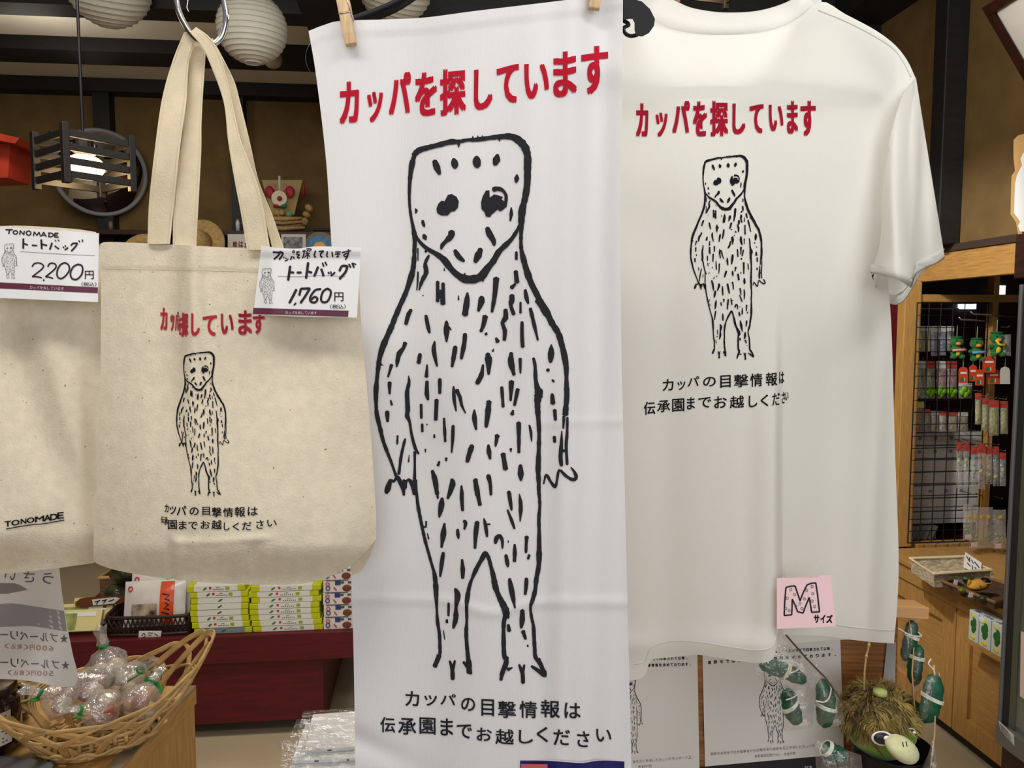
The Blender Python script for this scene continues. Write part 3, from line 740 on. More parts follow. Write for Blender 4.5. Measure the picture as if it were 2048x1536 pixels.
# pink size tag
t = thing('size_tag', 'pale pink paper tag with hand drawn letter M taped to the shirt hem', 'tag', W(1615, 1258, 1.15))
Dtag = lambda x, y: 1.150 + .00006 * (x - 1600)
P = lambda l, s=3.012, ox=1220, oy=1130: [(ox + a / s, oy + b / s) for a, b in l]
q = P([(1005, 80), (1330, 60), (1362, 370), (1005, 385)])
mb = MB(); sheet(mb, coons([q[0], q[1]], [q[3], q[2]], [q[0], q[3]], [q[1], q[2]], 6, 6), Dtag, lambda x, y: Dtag(x, y) + .0005); part('paper', mb, PINK, t)
mb = MB()
def hand(mb, strokes, s, ox, oy, D, w, e=.0005):
    for st in strokes:
        ww = w
        if isinstance(st, tuple): st, ww = st
        stroke(mb, [(ox + a / s, oy + b / s, ww / s) for a, b in st], D, e, step=2)
hand(mb, [[(1060, 135), (1088, 128), (1115, 126)], [(1115, 126), (1130, 170), (1145, 215)], [(1145, 215), (1165, 165), (1187, 120)], [(1187, 120), (1215, 110), (1240, 108)], [(1240, 108), (1252, 190), (1262, 282)], [(1262, 282), (1215, 285)], [(1215, 285), (1208, 240), (1200, 195)], [(1200, 195), (1180, 245), (1163, 290)], [(1163, 290), (1130, 281)], [(1130, 281), (1115, 240), (1098, 206)], [(1098, 206), (1097, 255), (1095, 300)], [(1095, 300), (1050, 304)], [(1050, 304), (1053, 220), (1060, 135)]], 3.012, 1220, 1130, Dtag, 9)
for ch, x0, x1 in (('サ', 1228, 1262), ('イ', 1268, 1298), ('ズ', 1302, 1342)): put(mb, ch, (1220 + x0 / 3.012, 1130 + 300 / 3.012, 1220 + x1 / 3.012, 1130 + 350 / 3.012), Dtag, .0005, .035)
part('lettering', mb, MARKER, t)
mb = MB()
for x, y in ((1090, 148), (1068, 200), (1113, 178), (1060, 262), (1080, 275), (1120, 248), (1157, 262), (1145, 232), (1172, 203), (1185, 152), (1218, 130), (1222, 172), (1218, 217), (1233, 250)):
    hand(mb, [[(x + 7 * math.cos(k * 1.05), y + 8 * math.sin(k * 1.05)) for k in range(7)]], 3.012, 1220, 1130, Dtag, 3.2, .0006)
part('drawn_dots', mb, mat('green_pen', (70, 110, 90), .7), t)
mb = MB(); q = P([(1058, 18), (1265, 8), (1262, 72), (1062, 78)]); sheet(mb, coons([q[0], q[1]], [q[3], q[2]], [q[0], q[3]], [q[1], q[2]], 4, 4), lambda x, y: Dtag(x, y) - .0009)
part('sticky_tape', mb, film('tape_film', (250, 245, 235), .72, .3, .05, 10, .22), t)

# ------------------------------------------------------------------ canvas tote with the drawn figure
def Dtote(x, y):
    k = sst(700, 1060, y)
    s = (x - 470) / 280
    d = .800 + .018 * abs(s) ** 3 - .024 * k * max(0.0, 1 - s * s)
    d += .030 * sst(1085, 1175, y) * (1 - k * .2)
    d += (-.012 * gs(x - 384, 24) + .006 * gs(x - 330, 40)) * sst(1050, 600, y)
    d += .005 * gs(x - 600, 60) * sst(640, 720, y) * sst(900, 760, y)
    d += .0035 * gs(x - 338 - (y - 1080) * .1, 10) * sst(1060, 1100, y) - .003 * gs(x - 352 - (y - 1080) * .1, 14) * sst(1060, 1100, y)
    d -= .0022 * gs(y - 1080 - 4 * math.sin(x / 50), 7) * sst(335, 350, x) * sst(560, 520, x)
    d += .003 * gs(x - 505, 16) * sst(1075, 1100, y) * sst(1140, 1110, y)
    d += .004 * math.sin(x / 33 + y / 70) * sst(1000, 1100, y) * .5
    d -= .0013 * sst(537 + (x - 200) * .02, 533 + (x - 200) * .02, y)
    d += .0016 * math.sin((y + x * .5) / 38) * sst(560, 1000, x + y * .2)
    return d
t = thing('tote_bag', 'beige canvas tote bag with small drawn figure and red headline, hung from chrome ring', 'tote bag', W(470, 1170, .80))
top = [(200, 489), (215, 484), (300, 487), (400, 492), (500, 497), (600, 497), (690, 494), (716, 500)]
bot = [(187, 1122), (200, 1130), (240, 1142), (330, 1157), (430, 1166), (530, 1170), (620, 1165), (690, 1138), (735, 1100), (752, 1078)]
lf = [(200, 489), (202, 600), (200, 800), (194, 960), (188, 1060), (187, 1122)]
rg = [(716, 500), (722, 640), (735, 790), (746, 930), (752, 1030), (752, 1078)]
rows = coons(top, bot, lf, rg, 120, 130)
def Dtoteb(x, y): return max(Dtote(x, y) + .003, .812 + .05 * sst(600, 1050, y) * max(0.0, 1 - ((x - 470) / 285) ** 4))
mb = MB(); sheet(mb, rows, Dtote, Dtoteb)
part('canvas_body', mb, CANVAS, t, smooth=True)
mb = MB()
sheet(mb, coons([(700, 1132), (735, 1098), (752, 1078)], [(704, 1150), (722, 1142), (740, 1112)], [(700, 1132), (704, 1150)], [(752, 1078), (740, 1112)], 8, 6), lambda x, y: .83 + (y - 1080) * .0004)
part('gusset', mb, CANVAS, t, smooth=True)
def strip(le, re, D, n=50):
    mb = MB(); rws = coons([le[0], re[0]], [le[-1], re[-1]], le, re, 6, n)
    def D2(x, y): return D(x, y)
    sheet(mb, rws, D2, lambda x, y: D2(x, y) + .0022)
    sp = part('strap', mb, STRAP, t, smooth=True)
    A_, B_ = resample(le, 60), resample(re, 60); m2 = MB()
    for u in (.1, .9):
        q = [a.lerp(b, u) for a, b in zip(A_, B_)]; m2.tube([W(p.x, p.y, D(p.x, p.y) - .0002) for p in q[3:]], .00045, 4)
    st_ = finish('strap_stitching', m2, mat('cotton_thread', (214, 202, 174), .9), LOC[t.name], False, 0, False); st_.parent = sp
strip([(368, 64), (344, 125), (323, 203), (308, 312), (298, 406), (295, 488)], [(396, 66), (378, 125), (373, 200), (362, 281), (352, 370), (340, 488)], lambda x, y: .796 + .006 * math.sin(y / 60) - .004 * gs(y - 60, 40) + .0035 * gs(y - 260, 80))
strip([(380, 70), (377, 125), (367, 250), (355, 344), (348, 390), (345, 500)], [(410, 76), (411, 112), (406, 188), (403, 250), (402, 312), (392, 500)], lambda x, y: .806 + .004 * math.sin(y / 80))
strip([(380, 64), (403, 93), (419, 125), (447, 203), (456, 281), (469, 360), (481, 422), (494, 500)], [(392, 54), (418, 73), (437, 103), (456, 165), (478, 266), (500, 328), (521, 390), (541, 500)], lambda x, y: .788 + .005 * math.sin(y / 70 + x / 40))
strip([(410, 84), (440, 150), (466, 230), (492, 310), (512, 370), (528, 430), (545, 500)], [(425, 76), (466, 156), (480, 203), (500, 285), (517, 360), (543, 425), (569, 500)], lambda x, y: .809 + .004 * math.sin(y / 60))
mb = MB()      # stitched seams along the straps and top hem
for le, off, dd in (([(349, 125), (328, 203), (313, 312), (303, 406), (300, 486)], 0, .7945), ([(398, 250), (397, 312), (392, 390), (387, 484)], 0, .8035), ([(424, 125), (452, 203), (461, 281), (474, 360), (486, 422), (498, 492)], 0, .786)):
    pass
for x in range(210, 700, 5):
    y = 537 + (x - 200) * .02; mb.tube([W(x, y, Dtote(x, y) - .0004), W(x + 3, y, Dtote(x + 3, y) - .0004)], .00035, 4)
part('stitching', mb, mat('cotton_thread', (200, 184, 150), .9), t)
mb = MB(); s = 2.648
for ch, bb in zip('カッパを探しています', [(372, 40, 410, 160), (425, 75, 447, 165), (449, 60, 470, 165), (468, 85, 485, 185), (483, 65, 520, 195), (535, 70, 582, 190), (597, 80, 672, 190), (692, 72, 760, 182), (785, 55, 858, 185), (862, 70, 925, 180)]):
    put(mb, ch, (180 + bb[0] / s, 600 + bb[1] / s, 180 + bb[2] / s, 600 + bb[3] / s), Dtote, .0010, .026)
part('printed_headline', mb, mat('faded_red_ink', (168, 48, 60), .9, spec=.1), t)
def xtote(x, y):
    u = (x - 748) / 409; v = (y - 268) / 1098
    u2 = u + .10 * (u - 1) * u * 1.6
    return 351 + 106 * max(u2, -.02) + 3 * v, 703 + 290 * v
mb = MB(); figure(mb, Dtote, xtote, .30, .0010, jag=.1, minw=1.3); part('printed_figure', mb, mat('tee_ink', ()), t)
mb = MB()
for ch, bb in zip('カッパの目撃情報は伝承園までお越しください', [(395, 1080, 416, 1125), (420, 1092, 456, 1135), (458, 1090, 510, 1140), (527, 1098, 575, 1140), (595, 1095, 635, 1140), (645, 1098, 697, 1150), (705, 1100, 758, 1150), (765, 1095, 822, 1148), (835, 1095, 888, 1142),
        (375, 1145, 392, 1182), (392, 1150, 412, 1192), (412, 1165, 460, 1215), (470, 1170, 512, 1215), (520, 1175, 570, 1215), (585, 1170, 635, 1212), (643, 1165, 697, 1215), (708, 1178, 740, 1220), (755, 1180, 790, 1220), (805, 1175, 855, 1220), (880, 1165, 920, 1212), (938, 1165, 988, 1200)]):
    put(mb, ch, (180 + bb[0] / s, 600 + bb[1] / s, 180 + bb[2] / s, 600 + bb[3] / s), Dtote, .0010, .014)
part('printed_caption', mb, mat('tee_ink', ()), t)
mb = MB()
mb.tube([W(v.x, v.y, .7925) for v in catmull([(350, -20, 0), (357, 20, 0), (372, 52, 0), (390, 76, 0), (412, 88, 0), (432, 86, 0), (446, 68, 0), (452, 36, 0), (448, 4, 0), (438, -30, 0), (415, -52, 0), (385, -58, 0), (360, -46, 0)], 6)], .0030, 12, closed=True)
solo('hanging_ring', mb, CHROME, 'chrome ring holding the straps of the middle tote bag', 'ring', smooth=True)

# ------------------------------------------------------------------ second tote at the left edge
def Dtotel(x, y):
    d = .845 - .018 * sst(700, 1050, y) * sst(210, 60, x) + .024 * sst(1060, 1160, y)
    u = (x - 78) - (y - 650) * .30
    d += -.008 * gs(u, 34) * sst(600, 720, y) * sst(1000, 860, y) + .008 * gs(u + 60, 50) * sst(600, 720, y) * sst(1050, 860, y)
    d += .010 * sst(150, 200, x) + .003 * math.sin(x / 30 + y / 60) * sst(980, 1080, y)
    return d
t = thing('tote_bag', 'beige canvas tote bag with underlined block lettering low down, at left edge', 'tote bag', W(0, 1150, .845))
mb = MB(); sheet(mb, coons([(-330, 466), (-100, 456), (0, 452), (60, 452), (150, 458), (192, 464)], [(-330, 1130), (-150, 1158), (0, 1148), (100, 1138), (188, 1126)], [(-330, 466), (-334, 800), (-330, 1130)], [(192, 464), (202, 520), (203, 700), (203, 900), (197, 1060), (188, 1126)], 90, 110), Dtotel, lambda x, y: Dtotel(x, y) + .004 + .05 * sst(600, 1050, y) * sst(205, 120, x))
part('canvas_body', mb, CANVAS, t, smooth=True)
mb = MB(); s = 6.68
for ch, bb in zip('TONOMADE', [(58, 608, 150, 696), (150, 592, 262, 682), (275, 576, 352, 660), (356, 560, 460, 648), (466, 540, 590, 634), (585, 525, 680, 622), (668, 510, 770, 610), (762, 490, 852, 590)]):
    put(mb, ch, (bb[0] / s, 950 + bb[1] / s, bb[2] / s, 950 + bb[3] / s), Dtotel, .0010, .03, -.13)
stroke(mb, [(82 / s, 950 + 722 / s, 2), (350 / s, 950 + 675 / s, 2), (600 / s, 950 + 648 / s, 2), (858 / s, 950 + 603 / s, 2)], Dtotel, .001, 4)
part('printed_lettering', mb, mat('tee_ink', ()), t)

# ------------------------------------------------------------------ price cards on the totes
def pricecard(label, corners, topc, botc, D, s, ox, oy, marks, big, fitbox, band, bandtext, ruled, yen, tax, bigw):
    t = thing('price_card', label, 'price card', W(ox + corners[3][0] / s, oy + corners[3][1] / s, .79), None)
    P = lambda l: [(ox + a / s, oy + b / s) for a, b in l]
    c = P(corners); mb = MB()
    sheet(mb, coons(P(topc), P(botc), [c[0], c[3]], [c[1], c[2]], 90, 30), D, lambda x, y: D(x, y) + .0006); part('card', mb, CARD, t)
    mb = MB(); bq = P(band); sheet(mb, coons([bq[0], bq[1]], [bq[3], bq[2]], [bq[0], bq[3]], [bq[1], bq[2]], 80, 4), lambda x, y: D(x, y) - .0003); part('colour_band', mb, PLUM, t)
    mb = MB(); x0, y0, x1, y1 = bandtext; line(mb, 'カッパを探しています', (ox + x0 / s, oy + y0 / s), (ox + x1 / s, oy + y1 / s), 62 / s, D, .0006, .01); part('band_lettering', mb, WHITEINK, t)
    mb = MB()
    for st in marks: hand(mb, [st[0]], s, ox, oy, D, st[1], .0005)
    part('handwriting', mb, MARKER, t)
    mb = MB(); hand(mb, [ruled], s, ox, oy, D, 6, .0004)
    put(mb, '円', [ox + yen[0] / s, oy + yen[1] / s, ox + yen[2] / s, oy + yen[3] / s], D, .0005, .012)
    x0, y0, x1, y1 = tax; k = (x1 - x0) / 4
    for ch, a, b in (('（', 0, .45), ('税', .55, 2), ('込', 2.05, 3.45), ('）', 3.55, 4)):
        put(mb, ch, [ox + (x0 + a * k) / s, oy + y0 / s, ox + (x0 + b * k) / s, oy + y1 / s], D, .0005, .008)
    part('printed_lettering', mb, mat('print_black', (40, 38, 42), .7), t)
    mb = MB(); a = P([fitbox[:2], fitbox[2:]]); figure(mb, D, fit(a[0][0], a[0][1], a[1][0], a[1][1]), .07, .0005, jag=.05, minw=.55)
    part('printed_figure', mb, mat('figure_grey', (74, 72, 76), .8), t)
def el(cx, cy, rx, ry, n=12, a0=0): return [(cx + rx * math.cos(a0 + 6.283 * k / n), cy + ry * math.sin(a0 + 6.283 * k / n)) for k in range(n + 1)]
M1 = [([(95, 165), (215, 165)], 22), ([(162, 165), (150, 235)], 22), (el(262, 210, 38, 30), 20), ([(335, 250), (345, 180)], 20), ([(345, 180), (405, 250)], 20), ([(405, 250), (415, 185)], 20), (el(487, 222, 40, 36), 20),
      ([(570, 268), (585, 200)], 20), ([(585, 200), (628, 262)], 20), ([(628, 262), (665, 205)], 20), ([(665, 205), (690, 278)], 20), ([(705, 275), (745, 205)], 20), ([(745, 205), (790, 285)], 20), ([(722, 255), (775, 262)], 18),
      ([(838, 220), (832, 282)], 20), ([(820, 222), (875, 224), (912, 250), (880, 283), (825, 284)], 20), ([(995, 225), (935, 225)], 20), ([(935, 225), (930, 290)], 20), ([(930, 290), (1000, 292)], 20), ([(932, 258), (985, 258)], 18),
      ([(398, 320), (395, 485)], 32), ([(402, 400), (470, 425)], 28), ([(545, 430), (630, 436)], 26), ([(703, 335), (712, 490)], 32), ([(706, 410), (800, 434)], 28), ([(885, 390), (872, 440), (850, 500)], 30), ([(935, 440), (968, 470), (1005, 490)], 26), ([(940, 340), (955, 365)], 18), ([(985, 335), (1010, 360)], 18),
      ([(1078, 455), (1090, 478)], 22), ([(1110, 430), (1120, 458)], 22), ([(1162, 470), (1135, 492), (1105, 507)], 26), ([(1212, 435), (1245, 400), (1320, 396)], 28), ([(1320, 396), (1290, 450), (1218, 530)], 30), ([(1345, 350), (1360, 378)], 22), ([(1405, 335), (1410, 372)], 22),
      ([(545, 795), (590, 742), (670, 733), (738, 772), (715, 835), (555, 962)], 24), ([(548, 965), (630, 968), (712, 985)], 24), ([(750, 1015), (740, 1035)], 26), ([(815, 795), (852, 742), (925, 742), (958, 790), (915, 855), (778, 968)], 26), ([(778, 970), (840, 975), (902, 996)], 24),
      ([(1110, 725), (1030, 765), (978, 862), (978, 960), (1040, 1000), (1120, 950), (1180, 860), (1172, 770), (1105, 725)], 28), ([(1330, 755), (1250, 800), (1203, 900), (1222, 990), (1300, 1015), (1380, 950), (1412, 850), (1390, 775), (1325, 755)], 30)]
pricecard('white price card reading 2,200 yen with plum band, on the left tote', [(-560, 140), (1690, 228), (1672, 1400), (-560, 1300)], [(-560, 140), (0, 128), (200, 135), (900, 170), (1690, 228)], [(-560, 1310), (0, 1338), (800, 1368), (1672, 1400)],
          lambda x, y: .806 + .008 * sst(120, 200, x), 8.535, 0, 440, M1, None, (25, 400, 300, 1006), [(-560, 1035), (1671, 1150), (1669, 1250), (-560, 1140)], (530, 1148, 1065, 1176), [(345, 538), (980, 578), (1615, 608)], (1448, 865, 1600, 1008), (1390, 1062, 1645, 1130), 0)
M2 = [([(410, 215), (500, 222), (590, 225)], 34), ([(588, 225), (570, 280), (520, 345)], 34), ([(545, 200), (505, 275), (428, 340)], 34), ([(602, 300), (606, 325)], 20), ([(640, 315), (642, 335)], 20), ([(682, 335), (655, 358), (620, 372)], 22), ([(745, 290), (735, 318), (718, 348)], 26), ([(768, 298), (790, 332)], 26), (el(775, 207, 16, 20), 18),
      ([(825, 215), (885, 212)], 22), ([(858, 200), (832, 262), (882, 258)], 22), ([(885, 268), (842, 300), (852, 318), (888, 316)], 22), ([(932, 200), (990, 195)], 22), ([(965, 178), (958, 260), (935, 322)], 24), ([(1005, 158), (1085, 158), (1080, 190)], 20), ([(1030, 178), (1002, 218)], 18), ([(1045, 178), (1068, 212)], 18), ([(990, 240), (1062, 238)], 20), ([(1030, 220), (1022, 330)], 22), ([(1012, 260), (972, 308)], 20), ([(1036, 258), (1062, 300)], 20),
      ([(1168, 190), (1145, 260), (1152, 300), (1172, 298)], 28), ([(1225, 205), (1310, 197), (1262, 240), (1258, 285), (1285, 305)], 28), ([(1378, 205), (1366, 280), (1388, 300)], 26), ([(1462, 215), (1472, 300)], 26), ([(1520, 215), (1612, 210)], 22), ([(1515, 252), (1605, 250)], 22), ([(1560, 205), (1564, 285), (1535, 300), (1582, 296)], 22), ([(1640, 222), (1795, 190)], 24), ([(1752, 165), (1748, 255), (1700, 300), (1672, 265), (1735, 242), (1740, 290), (1698, 350)], 24),
      ([(715, 465), (698, 590), (680, 715)], 46), ([(702, 570), (780, 580)], 40), ([(838, 580), (912, 578)], 42), ([(1035, 402), (1018, 540), (998, 680)], 46), ([(1018, 555), (1100, 580)], 40), ([(1212, 478), (1180, 560), (1145, 645)], 44), ([(1268, 515), (1292, 580), (1310, 642)], 42), ([(1290, 405), (1312, 470)], 30), ([(1338, 390), (1366, 450)], 30), ([(1395, 570), (1406, 602)], 30), ([(1436, 562), (1446, 600)], 30), ([(1512, 575), (1480, 608), (1440, 636)], 34),
      ([(1592, 550), (1640, 465), (1735, 465)], 44), ([(1735, 465), (1700, 570), (1595, 692)], 46), ([(1762, 430), (1792, 488)], 34), ([(1820, 412), (1852, 488)], 34), ([(1830, 415), (1888, 435)], 26),
      ([(825, 882), (765, 1000), (702, 1120)], 46), ([(818, 1122), (785, 1160)], 30), ([(878, 985), (905, 868)], 42), ([(905, 868), (1065, 862)], 42), ([(1065, 862), (990, 990), (900, 1120)], 44), ([(1262, 872), (1160, 895), (1075, 1015), (1085, 1098), (1165, 1108), (1200, 1045), (1150, 1012), (1092, 1062)], 40), ([(1380, 862), (1300, 920), (1265, 1040), (1290, 1103), (1370, 1098), (1425, 1010), (1438, 910), (1376, 862)], 40)]
pricecard('white price card reading 1,760 yen with plum band, clipped between middle tote and towel', [(205, 95), (1975, 130), (1905, 1382), (58, 1325)], [(205, 95), (500, 140), (850, 152), (1050, 125), (1250, 112), (1600, 122), (1975, 130)], [(58, 1325), (900, 1362), (1905, 1382)],
          lambda x, y: .779 + .010 * ((x - 610) / 110) ** 2 * .3 - .003 * gs(x - 545, 18) - .003 * sst(520, 500, y), 8.904, 500, 480, M2, None, (165, 500, 445, 1140), [(62, 1208), (1757, 1258), (1745, 1370), (48, 1318)], (650, 1292, 1165, 1300), [(500, 645), (870, 655), (1250, 632), (1700, 650)], (1502, 930, 1665, 1092), (1425, 1148, 1705, 1225), 0)
# ================================================================== the room
PLASTER = mat('ochre_plaster', (116, 94, 60), .95, noise_amt=.12, nscale=9, bump=.15, bscale=300, spec=.1)
BEAM = mat('black_beam', (30, 29, 30), .55, noise_amt=.3, nscale=12, stretch=(1, 1, 6))
CEIL = mat('ceiling_board', (232, 226, 210), .9, noise_amt=.05, nscale=5)
FLOORM = mat('beige_floor', (192, 176, 148), .45, noise_amt=.06, nscale=3)
DKWOOD = mat('dark_brown_wood', (58, 32, 24), .45, noise_amt=.35, nscale=14, stretch=(2, 2, 12))
OAK = mat('honey_wood', (192, 146, 82), .42, noise_amt=.16, nscale=14, stretch=(14, 14, 1.2))
OAKH = mat('honey_wood_across', (192, 146, 82), .42, noise_amt=.16, nscale=14, stretch=(14, 1.2, 14))
REDW = mat('dark_red_wood', (98, 18, 28), .5, noise_amt=.22, nscale=10, stretch=(1, 8, 10))
XR = 2.0
ZC = onY(200, 75, 4.45).z; YB = onZ(200, 155, ZC).y + .12
zb2 = onY(200, 12, 3.35).z; yb2_ = onZ(200, 37, zb2).y; zb3 = onY(200, 130, 4.68).z; zb4 = onY(200, 182, YB - .12).z
struct('floor', MB().span((-4, -3.4, -.05), (5, YB + .1, 0)), FLOORM)
struct('ceiling', MB().span((-4, -.4, ZC), (5, YB + .1, ZC + .05)), CEIL)
struct('wall_back', MB().span((-4, YB, 0), (XR + .1, YB + .1, ZC)), PLASTER)
mb = MB(); mb.span((-4, -3.5, 0), (5, -3.4, .75)); mb.span((-4, -3.5, 2.65), (5, -3.4, ZC)); mb.span((-4, -3.5, .75), (-2.2, -3.4, 2.65)); mb.span((3.2, -3.5, .75), (5, -3.4, 2.65))
struct('wall_front', mb, PLASTER)
struct('window_3', MB().span((-2.2, -3.46, .75), (3.2, -3.44, 2.65)), mat('added_window_glow', (235, 242, 255), .3, emit=((244, 247, 255), 1.3)))  # unseen glowing panes, added to brighten the mirror and glossy reflections
for i, x in enumerate((-2.2, -.87, .46, 1.79, 3.14)): struct('trim_%d' % (13 + i), MB().span((x, -3.44, .75), (x + .06, -3.38, 2.65)), BEAM)
struct('wall_left', MB().span((-4.1, -3.4, 0), (-4, YB + .1, ZC)), PLASTER)
mb = MB(); mb.span((XR, -.4, 1.825), (XR + .1, YB, ZC)); mb.span((XR, 3.06, 0), (XR + .012, YB, 1.825)); mb.span((XR, -.4, 0), (XR + .1, 1.45, 1.825))
struct('wall_right', mb, PLASTER)
struct('trim_1', MB().span((XR - .02, .9, 1.812), (XR + .05, YB, 1.838)), mat('trim_brown', (66, 52, 44), .5))
struct('trim_2', MB().span((-4, 3.35, zb2), (XR, yb2_, ZC)), BEAM)           # beams across the room
struct('trim_3', MB().span((-4, 4.45, zb3), (XR, 4.68, ZC)), BEAM)
struct('trim_4', MB().span((-4, YB - .12, zb4), (XR, YB, ZC - .001)), BEAM)      # lintel on the back wall
struct('trim_5', MB().span((onZ(592, 0, zb2 - .05).x, 1.2, zb2 - .05), (onZ(592, 0, zb2 - .05).x + .26, YB - .13, ZC - .002)), BEAM) # beam running away
struct('trim_6', MB().span((XR - .22, .2, 2.86), (XR, YB, ZC - .001)), BEAM) # wall plate over the right wall
pw = onY(191, 300, YB - .07).x, onY(224, 300, YB - .07).x
struct('trim_7', MB().span((pw[0], YB - .09, 1.6), (pw[1], YB, zb4 + .02)), BEAM)
pw = onY(462, 300, YB - .07).x, onY(490, 300, YB - .07).x
struct('trim_8', MB().span((pw[0], YB - .09, 1.6), (pw[1], YB, zb4 + .02)), BEAM)
a = onX(1886, 250, XR - .09); b = onX(1868, 250, XR - .09)
struct('trim_9', MB().span((XR - .09, a.y, 1.838), (XR, b.y + .02, 2.87)), BEAM, bevel=.004)
struct('trim_10', MB().span((XR + .004, 3.04, 0), (XR - .012, YB, 1.812)), REDW)
# hook hanging from a beam, small bracket
mb = MB(); p = W(377, -30, 2.4); mb.tube([W(v.x, v.y, 2.4) for v in catmull([(376, -60, 0), (376, 0, 0), (374, 14, 0), (378, 24, 0)], 4)], .0012, 5)
solo('ceiling_wire', mb, STEEL, 'thin loose wire end hanging above the tote ring', 'wire', smooth=True)
mb = MB(); a = onZ(332, 60, 3.19); d0 = depth(a)
mb.box(W(332, 55, 4.40), (.045, .04, .09)); mb.box(W(333, 63, 4.37), (.03, .03, .1))
t = thing('beam_bracket', 'small black bracket with brass clip between two ceiling beams', 'bracket', W(332, 78, 4.4))
part('bracket', mb, BEAM, t); part('clip', MB().box(W(332, 56, 4.36), (.04, .012, .014)), mat('brass', (170, 120, 60), .4, metal=.8), t)
mb = MB(); mb.tube([W(x, y, 4.3) for x, y in ((296, 96), (312, 94), (332, 90), (350, 84))], [.012, .022, .02, .004], 8)
solo('ceiling_spotlight', mb, mat('grey_metal', (70, 70, 66), .5), 'small dark spotlight head under the ceiling beam left of the tote straps', 'lamp', smooth=True)

# ------------------------------------------------------------------ paper lanterns
PAPER = mat('lantern_paper', (230, 228, 216), .9, transl=.35, noise_amt=.03, nscale=20, bump=.2, bscale=90)
RIB = mat('lantern_wire', (176, 170, 150), .8)
def lantern(label, px, py, d, rpx, tilt=0, hole=True):
    c = W(px, py, d); r = rpx * d / F; R = Matrix.Rotation(tilt, 3, 'X') @ Matrix.Rotation(tilt * .4, 3, 'Y')
    t = thing('paper_lantern', label, 'lantern', c - Vector((0, 0, r)), 'round white paper lanterns')
    n = 17; prof = []
    for i in range(n * 4 + 1):
        ph = math.pi * (.075 + .85 * i / (n * 4)); q = r * (1 - .020 * abs(math.sin(math.pi * i / 4)) ** 1.0)
        prof.append((q * math.sin(ph), -q * .97 * math.cos(ph)))
    mb = MB(); k = 40; vs = []
    for a_, z in prof:
        for j in range(k):
            an = 6.283 * j / k; vs.append(c + R @ Vector((a_ * math.cos(an), a_ * math.sin(an), z)))
    mb.add(vs, [(i * k + j, i * k + (j + 1) % k, (i + 1) * k + (j + 1) % k, (i + 1) * k + j) for i in range(len(prof) - 1) for j in range(k)])
    part('paper_shade', mb, PAPER, t, smooth=True)
    mb = MB()
    for i in range(0, len(prof), 4):
        a_, z = prof[i]; mb.tube([c + R @ Vector((a_ * 1.002 * math.cos(6.283 * j / k), a_ * 1.002 * math.sin(6.283 * j / k), z)) for j in range(k)], r * .009, 5, closed=True)
    part('wire_ribs', mb, RIB, t, smooth=True)
    a_, z = prof[0]; mb = MB(); mb.tube([c + R @ Vector((a_ * math.cos(6.283 * j / 24), a_ * math.sin(6.283 * j / 24), z)) for j in range(24)], r * .02, 6, closed=True)
    mb.tube([c + R @ Vector((-a_, 0, z)), c + R @ Vector((a_, 0, z))], r * .012, 5); part('rim', mb, mat('lantern_rim', (205, 205, 200), .6), t, smooth=True)
    mb = MB(); mb.tube([c + R @ Vector((0, 0, r * .9)), Vector((c.x, c.y, ZC))], .003, 6); part('cord', mb, BLACKPL, t)
lantern('paper lantern above the slatted lamp, its open bottom rim showing', 216, -30, 3.0, 82, .45)
lantern('paper lantern beside the chrome ring, seen side on', 504, 58, 3.0, 69, .05)
lantern('paper lantern behind the black hanger above the towel', 790, -32, 2.9, 76, .55)
c = W(546, 118, 3.9); mb = MB(); mb.ball(c, .048, 20); 
t = thing('globe_bulb', 'dull globe bulb half hidden below the middle paper lantern', 'bulb', c - Vector((0, 0, .05)))
part('globe', mb, mat('frosted_globe', (150, 144, 126), .5), t, smooth=True)
part('socket', MB().tube([c + Vector((-.01, 0, .04)), c + Vector((-.02, 0, ZC - c.z))], .014, 8), BLACKPL, t)

